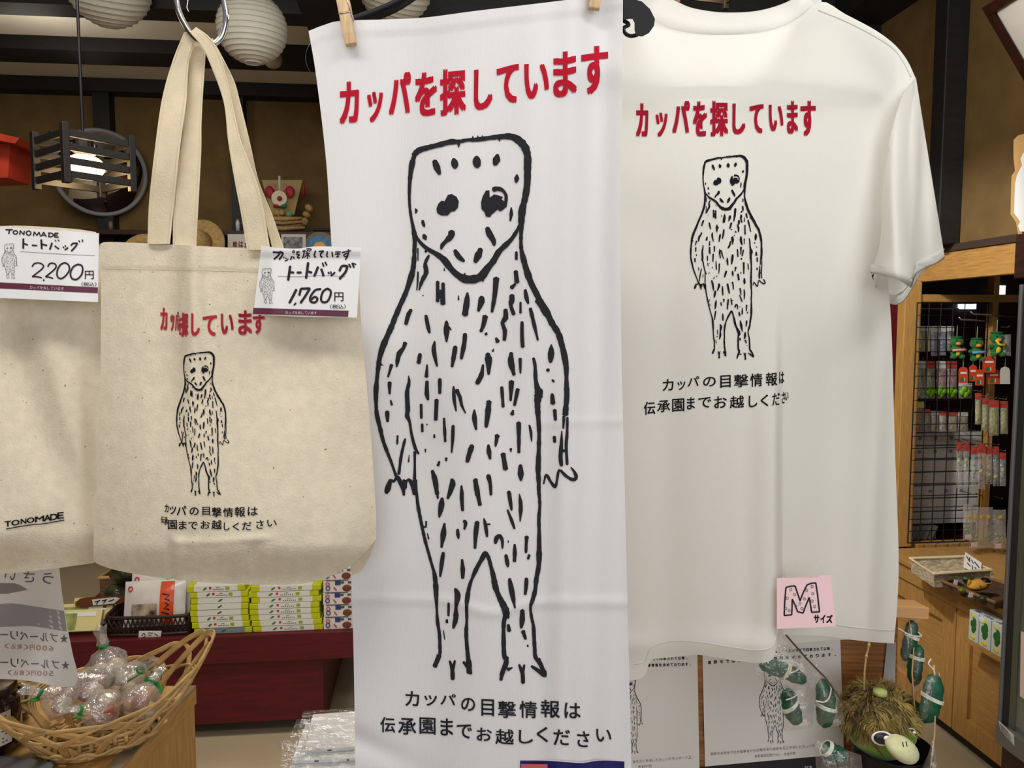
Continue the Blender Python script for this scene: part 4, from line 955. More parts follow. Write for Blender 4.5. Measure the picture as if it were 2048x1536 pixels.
# ------------------------------------------------------------------ slatted wooden pendant lamps
LAMPW = mat('lamp_black_wood', (15, 12, 11), .55, noise_amt=.2, nscale=20)
WARM = (1.0, .70, .38)
def slatlamp(label, c, sz, rot, ph=.82, on=14, top=None):
    R = Matrix.Rotation(rot, 3, 'Z'); c = Vector(c); h = sz * ph; t = thing('slatted_pendant_lamp', label, 'lamp', c - Vector((0, 0, h / 2)))
    for sx, sy in ((-1, -1), (1, -1), (1, 1), (-1, 1)):
        mb = MB(); mb.box(c + R @ Vector((sx * sz / 2, sy * sz / 2, .0)), (sz * .105, sz * .105, h * 1.08), R); part('post', mb, LAMPW, t, bevel=.002)
    for z, hh in ((.37, .13), (.12, .13), (-.13, .13), (-.37, .13)):
        for k in range(4):
            RR = R @ Matrix.Rotation(k * math.pi / 2, 3, 'Z')
            mb = MB(); mb.box(c + RR @ Vector((0, -sz / 2, z * h)), (sz * .98, sz * .05, hh * h), RR); part('slat', mb, LAMPW, t, bevel=.0015)
    mb = MB(); mb.box(c + R @ Vector((0, 0, h * .44)), (sz * .98, sz * .1, .012), R); part('top_bar', mb, LAMPW, t)
    mb = MB(); b = c + R @ Vector((0, 0, -h * .08))
    mb.ball(b, (sz * .30, sz * .30, h * .23), 24); part('bulb', mb, mat('lit_bulb', (255, 226, 170), .5, emit=((255, 214, 150), on)), t, smooth=True)
    mb = MB(); mb.lathe([(.012, 0), (.03, .01), (.026, .05), (.015, .055)], b + Vector((0, 0, h * .2)), 16); part('socket', mb, LAMPW, t)
    mb = MB(); mb.tube([c + Vector((0, 0, h * .44)), Vector((c.x, c.y, ZC))], .0045, 8); part('cord', mb, BLACKPL, t)
    l = bpy.data.lights.new('bulb_light', 'POINT'); l.energy = 2.2; l.color = WARM; l.shadow_soft_size = .03
    o = bpy.data.objects.new('bulb_light', l); COL.objects.link(o); o.parent = t; o.location = (0, 0, h * .13)
slatlamp('square lamp of black wooden slats with lit bulb, in front of the round mirror', W(168, 325, 2.25), .185, math.radians(48))
slatlamp('second black slatted lamp, its lit corner showing over the shirt collar', W(1432, -62, 2.3), .17, math.radians(10))

# ------------------------------------------------------------------ convex mirror on the back wall
c = onY(201, 346, YB - .16); rr = 82 * depth(c) / F
t = thing('convex_mirror', 'round convex mirror behind the slatted lamp on the back wall', 'mirror', c - Vector((0, 0, rr)))
prof = [(rr * math.sin(a) / math.sin(.85), -(math.cos(a) - math.cos(.85)) * rr / math.sin(.85)) for a in [.85 - .85 * i / 14 for i in range(15)]]
HA = .66; prof = [(rr * math.sin(a) / math.sin(HA), -(math.cos(a) - math.cos(HA)) * rr / math.sin(HA)) for a in [HA - HA * i / 14 for i in range(15)]]
RX = Matrix.Rotation(math.radians(90), 3, 'X'); TI = Matrix.Rotation(math.radians(24), 3, 'Z') @ Matrix.Rotation(math.radians(14), 3, 'X')
mb = MB(); mb.lathe([(max(p[0], 1e-4), -p[1]) for p in prof], c, 48, TI @ RX); part('mirror_face', mb, mat('mirror', (225, 225, 228), .03, metal=1), t, smooth=True)
mb = MB(); mb.tube([c + TI @ RX @ Vector((rr * math.cos(6.283 * k / 48), rr * math.sin(6.283 * k / 48), 0)) for k in range(48)], .014, 8, closed=True); part('rim', mb, mat('mirror_rim', (120, 120, 122), .4), t, smooth=True)
mb = MB(); mb.span(c + Vector((-.03, .02, -.05)), c + Vector((.03, .16, .05))); part('bracket', mb, BEAM, t)

# ------------------------------------------------------------------ red house-shaped box at the far left
c = W(-10, 310, 2.6); t = thing('red_wooden_box', 'red wooden box with sloping roof board at the far left edge', 'box', c - Vector((0, 0, .07)))
REDB = mat('vermilion_wood', (150, 44, 26), .5, noise_amt=.15)
mb = MB(); a = [W(-70, 287, 2.55), W(20, 287, 2.55), W(16, 355, 2.55), W(-70, 358, 2.55)]; mb.hull8(a, [p + Vector((0, .14, 0)) for p in a]); part('body', mb, REDB, t)
mb = MB(); a = [W(-40, 255, 2.5), W(2, 266, 2.5), W(39, 277, 2.5), W(30, 287, 2.5)]; a = [W(-70, 250, 2.5), W(39, 276, 2.5), W(30, 287, 2.5), W(-70, 268, 2.5)]; mb.hull8(a, [p + Vector((0, .2, 0)) for p in a]); part('roof', mb, REDB, t)
part('mount', MB().span((c.x - .25, 2.64, c.z - .02), (c.x - .2, 2.66, ZC)), BEAM, t)

# ------------------------------------------------------------------ shelf along the back wall and what stands on it
z0 = 2.10
xa, xb = onY(120, 480, YB - .15).x, onY(690, 480, YB - .15).x
t = thing('wall_shelf', 'dark wooden shelf along the back wall above the tote bags', 'shelf', (xa, YB - .3, z0 - .03))
YF = YB - .30
zt = onY(560, 463, YF).z
part('board', MB().span((xa, YF, zt - .028), (xb, YB, zt)), DKWOOD, t)
part('back_board', MB().span((xa, YB - .03, zt - .45), (xb, YB, zt - .03)), mat('black_board', (22, 18, 16), .6), t)
part('lower_board', MB().span((xa, YF, zt - .42), (xb, YB, zt - .39)), DKWOOD, t)
zl = zt - .39
STRAW = mat('pale_straw', (196, 162, 104), .8, noise_amt=.18, nscale=60, bump=.4, bscale=200)
def hat(label, px, py, rpx, tilt):
    c = onY(px, py, YB - .335); r = rpx * depth(c) / F; R = Matrix.Rotation(math.radians(78), 3, 'X') @ Matrix.Rotation(tilt, 3, 'Y')
    t = thing('straw_hat', label, 'hat', c - Vector((0, 0, r)))
    mb = MB(); mb.lathe([(r * .5, .004), (r * .75, .006), (r * .97, .0), (r, -.006), (r * .97, -.008), (r * .74, -.002), (r * .5, -.004)], c, 40, R); part('brim', mb, STRAW, t, smooth=True)
    mb = MB(); mb.lathe([(r * .54, 0), (r * .52, .05), (r * .46, .09), (r * .3, .11), (r * .02, .112)], c, 32, R); part('crown', mb, STRAW, t, smooth=True)
hat('wide straw hat behind the left strap of the middle tote', 290, 512, 47, .1)
hat('straw hat with dented crown between the two strap pairs', 398, 490, 54, -.2)
for label, x0, x1, y0, y1, kind in (('white card frame with red lettering, between the strap pairs', 455, 517, 468, 520, 0), ('frame with black and white photograph, above the 1,760 yen card', 562, 612, 468, 520, 1)):
    t = thing('framed_photograph' if kind else 'lettered_card', label, 'picture', onY((x0 + x1) / 2, y1, YF - .01)); y = YF - .02
    q = [onY(x0, y1, y), onY(x1, y1, y), onY(x1, y0, y), onY(x0, y0, y)]; mb = MB(); mb.hull8(q, [p + Vector((0, .02, 0)) for p in q]); part('frame', mb, mat('frame_white', (205, 203, 196), .4), t, bevel=.003)
    D_ = lambda a_, b_, y=y: y / ray(a_, b_).y
    mb = MB()
    if kind == 0:
        line(mb, '絵はがき', (470, 488), (505, 489), 14, D_, .003, .02); part('lettering', mb, mat('sign_red', (170, 50, 40), .6), t)
    else:
        poly(mb, [(567, 474), (605, 474), (605, 520), (567, 520)], D_, .002); part('photograph', mb, mat('grey_photo', (150, 150, 150), .4, noise_amt=.7, nscale=45, c2=(30, 30, 32)), t)
t = thing('painted_plate', 'round plate painted blue with a yellow centre, beside the towel edge', 'plate', onY(640, 530, YF))
c = onY(640, 497, YF - .01); k = depth(c) / F
for nm, r, off, mm in (('rim', 33, 0, mat('plate_brown', (120, 100, 62), .4)), ('glaze', 27, .006, mat('plate_blue', (70, 140, 190), .4, noise_amt=.3, nscale=40)), ('centre_spot', 13, .010, mat('plate_yellow', (236, 176, 40), .4))):
    mb = MB(); mb.lathe([(.0005, off + .002), (r * k * .8, off + .0015), (r * k, off), (r * k, off - .004), (.0005, off - .004)], c, 40, Matrix.Rotation(math.radians(90), 3, 'X')); part(nm, mb, mm, t, smooth=False)
part('stand', MB().span(onY(625, 455, YF) , onY(664, 463, YF + .06)), BLACKPL, t)
# straw treasure ship
c = onY(560, 462, YB - .18); k = depth(c) / F; Y0 = YB - .18
t = thing('straw_treasure_ship', 'straw boat ornament with matting sail and red fans on the wall shelf', 'ornament', onY(562, 464, Y0))
SP = lambda a, b, dy=0: onY(a, b, Y0 + dy)
mb = MB()
for yy, w, dy in ((455, 44, 0), (449, 47, .02), (443, 45, -.02), (436, 38, .03), (436, 38, -.04)):
    mb.tube([SP(566 - w, yy, dy), SP(566, yy + 2, dy), SP(566 + w, yy, dy)], [.008, .016, .008], 8)
part('hull', mb, STRAW, t, smooth=True)
for px, py, rx, rz, an in ((609, 443, 8, 8, .4), (613, 429, 8.5, 6, .4), (618, 416, 9, 7, .7)):
    mb = MB(); mb.ball(SP(px, py), (rx * k, rx * k, rz * k), 14, Matrix.Rotation(an, 3, 'Y')); part('prow_bundle', mb, STRAW, t, smooth=True)
for px, py in ((550, 438), (560, 437), (571, 438), (555, 426), (564, 425), (545, 428)):
    mb = MB(); mb.ball(SP(px, py, -.02), 6 * k, 12); part('rice_bale', mb, STRAW, t, smooth=True)
q = [SP(523, 360), SP(605, 360), SP(588, 430), SP(545, 432)]; mb = MB(); mb.hull8(q, [p + Vector((0, .012, 0)) for p in q]); part('sail', mb, mat('reed_mat', (190, 168, 116), .9, noise_amt=.25, nscale=120, stretch=(1, 1, 8)), t)
part('mast', MB().tube([SP(559, 440, .02), SP(559, 352, .0)], .008, 8), mat('mast_bamboo', (210, 204, 190), .5), t)
for px, py, r, cc in ((539, 384, 11, (176, 26, 40)), (580, 384, 11, (176, 26, 40))):
    mb = MB(); mb.ball(SP(px, py, -.03), (r * k * .8, .012, r * k * 1.1), 16); part('red_fan', mb, mat('fan_red', cc, .5, noise_amt=.2), t, smooth=True)
mb = MB(); mb.lathe([(.001, 0), (15 * k, .002), (15 * k, .012), (.001, .014)], SP(559, 397, -.03), 24, Matrix.Rotation(math.radians(90), 3, 'X')); part('white_rosette', mb, mat('rosette', (226, 214, 190), .7), t)
mb = MB(); mb.ball(SP(559, 397, -.05), (5 * k, .012, 5 * k), 12); part('rosette_centre', mb, mat('fan_red', ()), t, smooth=True)
mb = MB(); mb.tube([SP(549, 366, -.03), SP(546, 374, -.03), SP(553, 382, -.03)], .006, 6); mb.tube([SP(569, 366, -.03), SP(572, 374, -.03), SP(564, 382, -.03)], .006, 6); part('pink_cord', mb, mat('cord_pink', (210, 130, 160), .6), t, smooth=True)
for px, mm in ((553, 'fan_red'), (567, 'leaf_green')):
    mb = MB(); mb.ball(SP(px, 412, -.035), (7 * k, .012, 4 * k), 12); part('crane_wing', mb, mat('leaf_green', (30, 120, 70), .6) if mm == 'leaf_green' else mat(mm, ()), t, smooth=True)
mb = MB(); mb.ball(SP(578, 428, -.03), (7 * k, .012, 6 * k), 10); part('turtle', mb, mat('sea_green', (90, 160, 120), .5), t, smooth=True)
mb = MB(); mb.tube([SP(608, 360), SP(607, 372), SP(608, 391)], [.002, .006, .012], 8); part('tassel', mb, mat('fan_red', ()), t, smooth=True)
for px, w in ((222, 60), (478, 20)):
    pass
mb = MB(); mb.lathe([(.012, 0), (.014, .04), (.008, .06)], onY(222, 462, YB - .2), 12)
solo('small_bottle', mb, mat('dull_bottle', (110, 100, 84), .4), 'small bottle on the wall shelf just under the mirror', 'bottle', smooth=True)
mb = MB(); mb.lathe([(.012, 0), (.014, .05), (.006, .07)], onY(476, 462, YB - .2), 12)
solo('small_bottle', mb, mat('pale_bottle', (200, 206, 208), .3), 'small pale bottle on the wall shelf between the tote straps', 'bottle', smooth=True)

# ------------------------------------------------------------------ dark red display stand
YS = 2.82; ZS = .40
xl = -1.41; xr_ = onY(760, 1300, YS).x
t = thing('display_stand', 'low dark red wooden stand carrying boxes and baskets behind the tote', 'stand', (xl, YS, 0))
part('top', MB().span((xl, YS, ZS - .105), (xr_, YS + .95, ZS)), REDW, t, bevel=.004)
part('front_panel', MB().span((xl + .03, YS + .02, .06), (onY(645, 1400, YS).x, YS + .05, ZS - .105)), REDW, t)
part('side_panel', MB().span((onY(645, 1400, YS).x - .03, YS + .05, .02), (onY(645, 1400, YS).x, YS + .9, ZS - .105)), REDW, t)
part('side_panel', MB().span((xl + .02, YS + .05, .02), (xl + .05, YS + .9, ZS - .105)), REDW, t)
part('back_panel', MB().span((xl + .05, YS + .9, .02), (xr_, YS + .93, ZS - .105)), mat('stand_inside', (30, 22, 20), .7), t)
part('foot', MB().span((onY(598, 1400, YS).x, YS + .06, 0), (onY(610, 1400, YS).x, YS + .09, .06)), mat('foot_grey', (120, 120, 116), .5), t)
# white boxes with lime ends
LIME = mat('lime_card', (196, 204, 28), .5); WBOX = mat('white_box', (228, 230, 226), .45); DKGREEN = mat('print_green', (70, 110, 50), .6); PRED = mat('print_red', (200, 50, 56), .6)
def limebox(label, x0, x1, zb, h, y, full, grp, dim=False):
    w = x1 - x0; t = thing('gift_box', label, 'box', (x0, y, zb), grp); g = .0009
    mb = MB(); mb.span((x0, y, zb + g), (x1, y + .16, zb + h - g)); part('carton', mb, LIME, t, bevel=.0015)
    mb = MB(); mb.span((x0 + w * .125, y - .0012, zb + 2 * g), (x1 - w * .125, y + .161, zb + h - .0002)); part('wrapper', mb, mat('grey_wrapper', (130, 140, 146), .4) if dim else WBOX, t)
    zc = zb + h / 2; k = h
    def dot(u, v, rw, rh): return MB().box((x0 + w * u, y - .0017, zc + v * k), (rw * k, .001, rh * k))
    mb = MB()
    if full:
        for u, v in ((.30, -.1), (.315, .05), (.33, .16)): mb.box((x0 + w * u, y - .0018, zc + v * k), (.35 * k, .0008, .16 * k))
        part('printed_leaf', mb, DKGREEN, t)
        part('printed_flower', dot(.405, .14, .36, .36), PRED, t)
        mb = MB()
        for i in range(7): mb.box((x0 + w * (.46 + i * .028), y - .0018, zc + (-.12 + .02 * (i % 3)) * k), (.16 * k, .0008, .12 * k))
        for i in range(3): mb.box((x0 + w * (.52 + i * .018), y - .0018, zc + .22 * k), (.12 * k, .0008, .1 * k))
        part('printed_words', mb, GREYINK, t); part('printed_badge', dot(.70, .05, .62, .5), mat('badge_green', (150, 176, 50), .6), t)
    else:
        for u, v in ((.49, -.1), (.51, .05), (.53, .16)): mb.box((x0 + w * u, y - .0018, zc + v * k), (.35 * k, .0008, .16 * k))
        part('printed_leaf', mb, DKGREEN, t)
ordn = ['topmost', 'second from the top', 'third from the top', 'fourth from the top', 'fifth from the top', 'sixth from the top', 'seventh from the top', 'bottom']
yb = YS + .02
def zrow(px, py): return onY(px, py, yb).z
for nm, xs0, xs1, rowsy, jit, fulls in (
        ('left', 378, 494, [(1171, 1186), (1187, 1198), (1199, 1214), (1214, 1229), (1229, 1244), (1244, 1260), (1260, 1276), (1276, 1284)], [-3, 3, 4, 3, 2, 3, 5, 9], [1, 1, 0, 0, 0, 1, 1, 0]),
        ('right', 500, 640, [(1171, 1184), (1185, 1199), (1199, 1214), (1214, 1226), (1226, 1239), (1239, 1254), (1254, 1269), (1269, 1279)], [3, -2, 3, -1, -1, 0, 3, 5], [1] * 8)):
    zt_ = onY((xs0 + xs1) / 2, rowsy[0][0], yb).z; hh = (zt_ - ZS) / 8
    for i in range(8):
        x0 = onY(xs0 + jit[i], 1230, yb).x; x1 = onY(xs1 + jit[i], 1230, yb).x
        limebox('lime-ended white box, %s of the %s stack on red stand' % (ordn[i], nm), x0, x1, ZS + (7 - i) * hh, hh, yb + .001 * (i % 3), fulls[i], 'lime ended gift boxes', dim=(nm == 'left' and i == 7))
# white boxes with blue and red print
def printbox(label, x0, x1, zb, h, y, grp):
    w = x1 - x0; t = thing('snack_box', label, 'box', (x0, y, zb), grp)
    mb = MB(); mb.span((x0, y, zb + .0008), (x1, y + .2, zb + h - .0008)); part('carton', mb, mat('white_carton', (226, 222, 222), .45), t, bevel=.001)
    D_ = lambda a_, b_, y=y: y / ray(a_, b_).y
    zc = zb + h / 2; mb = MB(); mb.tube([(x0 + w * .10 + .007 * math.cos(6.283 * k / 10), y - .0012, zc - h * .14 + .008 * math.sin(6.283 * k / 10)) for k in range(10)], .002, 5, closed=True)
    mb.box((x0 + w * .32, y - .001, zc + h * .28), (.02, .0012, .016)); part('blue_print', mb, mat('print_blue', (56, 62, 130), .6), t)
    mb = MB(); mb.tube([(x0 + w * .10 + .007 * math.cos(6.283 * k / 10), y - .0012, zc + h * .2 + .006 * math.sin(6.283 * k / 10)) for k in range(10)], .0018, 5, closed=True)
    for i in range(3): mb.box((x0 + w * (.24 + .02 * i), y - .001, zc - h * (.1 + .1 * i)), (.006, .001, .004))
    part('red_print', mb, mat('print_rose', (190, 90, 84), .6), t)
    for u in (.52, .86):
        mb = MB(); mb.ball((x0 + w * u, y - .001, zc - h * .16), (.017, .0016, .013), 12); part('printed_dumpling', mb, mat('print_brown', (120, 64, 48), .6), t, smooth=True)
    mb = MB(); mb.box((x0 + w * .42, y - .001, zc + h * .3), (.012, .001, .008)); mb.box((x0 + w * .58, y - .001, zc + h * .3), (.012, .001, .008)); mb.box((x0 + w * .3, y - .001, zc + h * .49), (w * .5, .001, .003)); part('grey_print', mb, GREYINK, t)
x0 = onY(646, 1200, yb).x; x1 = x0 + .165; zt_ = onY(660, 1136, yb).z; hh = (zt_ - ZS) / 5
for i in range(5): printbox('white box with dumpling pictures, %s of the stack beside the towel' % (['topmost', 'second from the top', 'middle', 'fourth from the top', 'bottom'][i]), x0 + .002 * (i % 2), x1 + .002 * (i % 2), ZS + (4 - i) * hh, hh, yb, 'dumpling picture boxes')
# brown woven basket of noodle packs
DKWICK = mat('dark_wicker', (44, 26, 20), .5, bump=.5, bscale=120)
xa, xb_ = onY(214, 1260, YS + .05).x, onY(383, 1260, YS + .05).x; ya, ybk = YS + .03, YS + .30
t = thing('dark_wicker_basket', 'dark brown wicker tray holding noodle packs at the left of the stand', 'basket', (xa, ya, ZS))
mb = MB(); hB = .075
for z in (.006, .07):
    pts = [Vector((xa + (xb_ - xa) * u, ya + (ybk - ya) * v, ZS + z)) for u, v in ((.08, 0), (.5, -.02), (.92, 0), (1, .1), (1.01, .5), (1, .9), (.92, 1), (.5, 1.02), (.08, 1), (0, .9), (-.01, .5), (0, .1))]
    mb.tube(catmull(pts + pts[:1], 4)[:-1], .007, 8, closed=True)
def rimp(u):
    u = (u % 1) * 4; k = int(u); f = u - k
    c4 = [(xa, ya), (xb_, ya), (xb_, ybk), (xa, ybk)]; p, q = c4[k], c4[(k + 1) % 4]; return Vector((p[0] + (q[0] - p[0]) * f, p[1] + (q[1] - p[1]) * f, ZS))
for k in range(72):
    for sg in (1, -1): mb.tube([rimp(k / 72) + Vector((0, 0, .008)), rimp(k / 72 + sg * .022) + Vector((0, 0, .038)), rimp(k / 72 + sg * .03) + Vector((0, 0, .068))], .0028, 5)
part('woven_side', mb, DKWICK, t, smooth=True)
part('base', MB().span((xa, ya, ZS + .001), (xb_, ybk, ZS + .012)), DKWICK, t)
CLEAR = film('clear_film', (255, 255, 255), .70, .08, .8, 45, .10)
def pack(label, x, y, z, w, h, d, lean, yaw, body, bandc, grp, k):
    R = Matrix.Rotation(yaw, 3, 'Z') @ Matrix.Rotation(lean, 3, 'X'); b = Vector((x, y, z)); t = thing('noodle_pack', label, 'food pack', b, grp); 
    def L(u, v, s): return b + R @ Vector((u, s, v))
    mb = MB(); n = 8; fr, bk = [], []
    for i in range(n + 1):
        r1, r2 = [], []
        for j in range(n + 1):
            u, v = j / n, i / n; th = d / 2 * (max(0, math.sin(math.pi * u)) * max(0, math.sin(math.pi * v))) ** .5 * (1 + .15 * math.sin(9 * u + 7 * v + k)); r1.append(L((u - .5) * w, v * h, -th - .001)); r2.append(L((u - .5) * w, v * h, th + .001))
        fr.append(r1); bk.append(r2)
    mb.grid(fr); mb.grid(bk, True); part('pouch', mb, body, t, smooth=True)
    Dd = lambda u, v: L(u * w, v * h, -d / 2 * (max(0, math.cos(math.pi * u)) * max(0, math.sin(math.pi * v))) ** .5 * 1.16 - .0035)
    def patch(u0, u1, v0, v1): 
        m2 = MB(); m2.grid([[Dd(u0 + (u1 - u0) * j / 6, v0 + (v1 - v0) * i / 6) for j in range(7)] for i in range(7)]); return m2
    part('orange_band', patch(.1, .32, .04, .97), bandc, t, smooth=True)
    part('picture_panel', patch(-.36, .06, .08, .5), mat('noodle_picture', (214, 196, 170), .3, noise_amt=.6, nscale=26, c2=(70, 52, 44)), t, smooth=True)
    mb = MB(); 
    for i in range(3): mb.tube([Dd(.14 + .05 * (i % 2), .7 - i * .2), Dd(.25, .66 - i * .2), Dd(.18, .58 - i * .2), Dd(.26, .55 - i * .2)], .0028, 5)
    part('brush_lettering', mb, MARKER, t, smooth=True)
    mb = MB(); mb.tube([Dd(-.40 + .035 * math.cos(6.283 * q / 10), .84 + .05 * math.sin(6.283 * q / 10)) for q in range(10)], .002, 5, closed=True); part('round_mark', mb, PRED, t)
PACKW = mat('glossy_white_pack', (226, 222, 220), .16, noise_amt=.06, nscale=20, bump=.5, bscale=35); PACKO = mat('pack_orange', (216, 82, 40), .18, bump=.4, bscale=40)
n_ = ['front', 'second', 'third', 'rearmost']
for i in range(4):
    pack('glossy white and orange noodle pack, %s one in the dark wicker basket' % n_[i], xa + .155 + .004 * i, ya + .05 + .05 * i, ZS + .016 + .018 * i, .215, .165, .04, -.28, .06 - .03 * i, PACKW, PACKO, 'noodle packs in the dark basket', i)
t = thing('price_sign', 'small white handwritten sign clipped to the dark wicker basket', 'sign', onY(298, 1284, ya - .012))
q = [onY(276, 1283, ya - .013), onY(320, 1284, ya - .013), onY(323, 1262, ya - .013), onY(278, 1262, ya - .013)]; mb = MB(); mb.hull8(q, [p + Vector((0, .002, 0)) for p in q]); part('card', mb, CARD, t)
D_ = lambda a_, b_: (ya - .013) / ray(a_, b_).y
mb = MB(); hand(mb, [[(283, 1272), (288, 1266), (290, 1273), (284, 1275)], [(296, 1266), (306, 1266)], [(296, 1271), (303, 1270)], [(309, 1267), (316, 1272)], [(298, 1278), (302, 1275), (306, 1279)], [(309, 1276), (316, 1279)]], 1, 0, 0, D_, 1.4, .001); part('handwriting', mb, MARKER, t)
# pale basket with dark wrapped food further back
c = onZ(246, 1186, ZS); t = thing('tan_wicker_basket', 'tan rimmed wicker basket at the back corner of the red stand', 'basket', c)
xa2, xb2, ya2, yb2 = c.x - .05, c.x + .42, c.y - .1, c.y + .22
mb = MB(); pts = [Vector((x, y, ZS + .10)) for x, y in ((xa2, ya2), (xb2, ya2), (xb2, yb2), (xa2, yb2))]; mb.tube(pts, .008, 6, closed=True); part('rim', mb, mat('tan_cane', (200, 160, 110), .6), t)
mb = MB()
for a_, b_ in (((xa2, ya2), (xb2, ya2)), ((xb2, ya2), (xb2, yb2)), ((xb2, yb2), (xa2, yb2)), ((xa2, yb2), (xa2, ya2))):
    mb.add([Vector((a_[0], a_[1], ZS + .002)), Vector((b_[0], b_[1], ZS + .002)), Vector((b_[0], b_[1], ZS + .1)), Vector((a_[0], a_[1], ZS + .1))], [(0, 1, 2, 3)])
mb.add([(xa2, ya2, ZS + .003), (xb2, ya2, ZS + .003), (xb2, yb2, ZS + .003), (xa2, yb2, ZS + .003)], [(0, 1, 2, 3)])
part('woven_side', mb, mat('tan_weave', (150, 116, 84), .8, noise_amt=.4, nscale=60, stretch=(1, 1, 6)), t)
for i in range(6):
    p = Vector((xa2 + .09 + .098 * (i % 4) + .03 * (i > 3), ya2 - .062, ZS + .048 + .092 * (i > 3)))
    mb = MB(); mb.ball(p, (.048, .045, .046), 14, fn=lambda u, i=i: 1 + .22 * noise.noise(u * 3 + Vector((i * 5, 0, 0))))
    solo('wrapped_seaweed', mb, mat('seaweed_pack', (40, 44, 34), .12, noise_amt=.7, nscale=30, c2=(84, 92, 60), bump=.8, bscale=40), 'shiny dark green wrapped food bundle, number %s from the left before the tan basket' % ['one', 'two', 'three', 'four', 'five', 'six'][i], 'food pack', 'dark green wrapped bundles', smooth=True)
# green snack packs and their sign at the left end
GP = mat('green_snack', (196, 196, 130), .3, noise_amt=.5, nscale=16, c2=(96, 120, 52)); GPY = mat('cream_snack', (222, 212, 150), .3)
for i in range(3):
    y = YS + .05 + .065 * i; p = Vector((onY(182, 1230, YS + .05).x - .115 + .012 * i, y, ZS))
    t = thing('snack_pack', 'cream and green snack packet, %s in the row left of the dark basket' % ['front one', 'middle one', 'rear one'][i], 'food pack', p, 'cream and green snack packets'); R = Matrix.Rotation(-.5, 3, 'X')
    mb = MB(); mb.box(p + Vector((.05, .03, .046)), (.18, .022, .078), R); part('packet', mb, GPY, t, bevel=.003)
    mb = MB(); mb.box(p + Vector((.01, .0195, .048)), (.09, .006, .058), R); part('picture_panel', mb, GP, t)
    mb = MB(); mb.box(p + Vector((.07, .0335, .069)), (.10, .010, .016), R); part('title_strip', mb, mat('title_white', (232, 232, 226), .4), t)
t = thing('snack_sign', 'brown oval-ended sign board standing over the cream snack packets', 'sign', onY(205, 1245, YS + .27)); y = YS + .138
q = [(150, 1210), (152, 1204), (160, 1197), (180, 1194), (262, 1190), (268, 1194), (240, 1208), (180, 1213), (160, 1214)]
mb = MB(); n = len(q); mb.add([onY(a_, b_, y) for a_, b_ in q] + [onY(a_, b_, y + .012) for a_, b_ in q], [tuple(range(n)), tuple(range(2 * n - 1, n - 1, -1))] + [(i, i + n, (i + 1) % n + n, (i + 1) % n) for i in range(n)]); part('board', mb, mat('sign_brown', (110, 62, 38), .4), t)
D_ = lambda a_, b_: y / ray(a_, b_).y
mb = MB(); poly(mb, [(184, 1199), (232, 1194), (240, 1197), (228, 1207), (186, 1211)], D_, .002); part('white_panel', mb, CARD, t)
mb = MB(); hand(mb, [[(190, 1204), (200, 1201)], [(204, 1202), (214, 1199)], [(207, 1207), (212, 1200)], [(217, 1203), (228, 1199)], [(193, 1209), (196, 1203)]], 1, 0, 0, D_, 2, .003); part('lettering', mb, MARKER, t)
pz_ = onY(206, 1212, y + .005); part('post', MB().span(pz_, (pz_.x + .012, y + .015, ZS + .001)), mat('sign_brown', ()), t)

# ------------------------------------------------------------------ near counter, basket of sweets, jars
ZT = 1.53 - .61
far = onZ(392, 1372, ZT); near = onZ(245, 1536, ZT); dr = (near - far).normalized(); sd = Vector((-dr.y, dr.x, 0)) * (1 if (-dr.y) < 0 else -1)
nb = near + dr * .5
t = thing('wooden_counter', 'honey coloured wooden counter in the lower left with metal edge strip', 'counter', (far.x - .3, far.y - .3, 0))
L1 = far + sd * 1.0; L2 = nb + sd * 1.0; dn = Vector((0, 0, -.03))
mb = MB(); q = [far, nb, L2, L1]; mb.hull8([p + Vector((0, 0, -.0)) for p in q], [p + dn for p in q]); part('top', mb, OAKH, t)
mb = MB(); e = sd * .022; up = Vector((0, 0, .0012)); q = [far + up, nb + up, nb + e + up, far + e + up]; mb.hull8(q, [p + Vector((0, 0, -.0015)) for p in q]); part('edge_strip', mb, mat('edge_alloy', (150, 136, 112), .3, metal=.35, noise_amt=.15, nscale=30), t)
mb = MB(); a_ = sd * .004; q = [far + dn + a_, nb + dn + a_, nb + dn + sd * .03, far + dn + sd * .03]; mb.hull8(q, [Vector((p.x, p.y, 0)) for p in q]); part('side_panel', mb, OAK, t)
mb = MB(); q = [far + dn + sd * .03, far + dn + sd * .98, far + dn + sd * .98 + dr * .03, far + dn + sd * .03 + dr * .03]; mb.hull8(q, [Vector((p.x, p.y, 0)) for p in q]); part('back_panel', mb, OAK, t)
# boat-shaped cane basket
CANE = mat('pale_cane', (206, 168, 108), .5, noise_amt=.22, nscale=30)
CB = onZ(205, 1478, ZT); CB.z = ZT; kB = depth(CB) / F
RB = Matrix.Rotation(math.radians(24), 3, 'Z')
def bas(th, tt):
    """basket wall: th around, tt 0 bottom to 1 rim"""
    c_, s_ = math.cos(th), math.sin(th); e_ = abs(c_) ** 3
    rx = .078 + .070 * tt ** .8 + .012 * e_ * tt; ry = .058 + .046 * tt ** .7
    return CB + RB @ Vector((rx * c_, ry * s_, .006 + tt * (.066 + .052 * e_ + .012 * max(0, c_))))
t = thing('cane_basket', 'boat shaped basket of pale looped cane on the near wooden counter', 'basket', CB)
mb = MB(); N = 14
for k in range(N):
    for st in range(3):
        off = (st - 1) * .034; q = []
        for i in range(15):
            s_ = i / 14; q.append(bas(6.283 * k / N + off + (s_ - .5) * 1.55, max(0.0, math.sin(math.pi * s_)) ** .55 * (.96 + .02 * (st - 1)) * (1 + 0 * s_) ))
        q = [p + (p - CB).normalized() * (.0022 * (1 if i < 7 else -1)) for i, p in enumerate(q)]
        mb.tube(catmull(q, 2), .0023, 5)
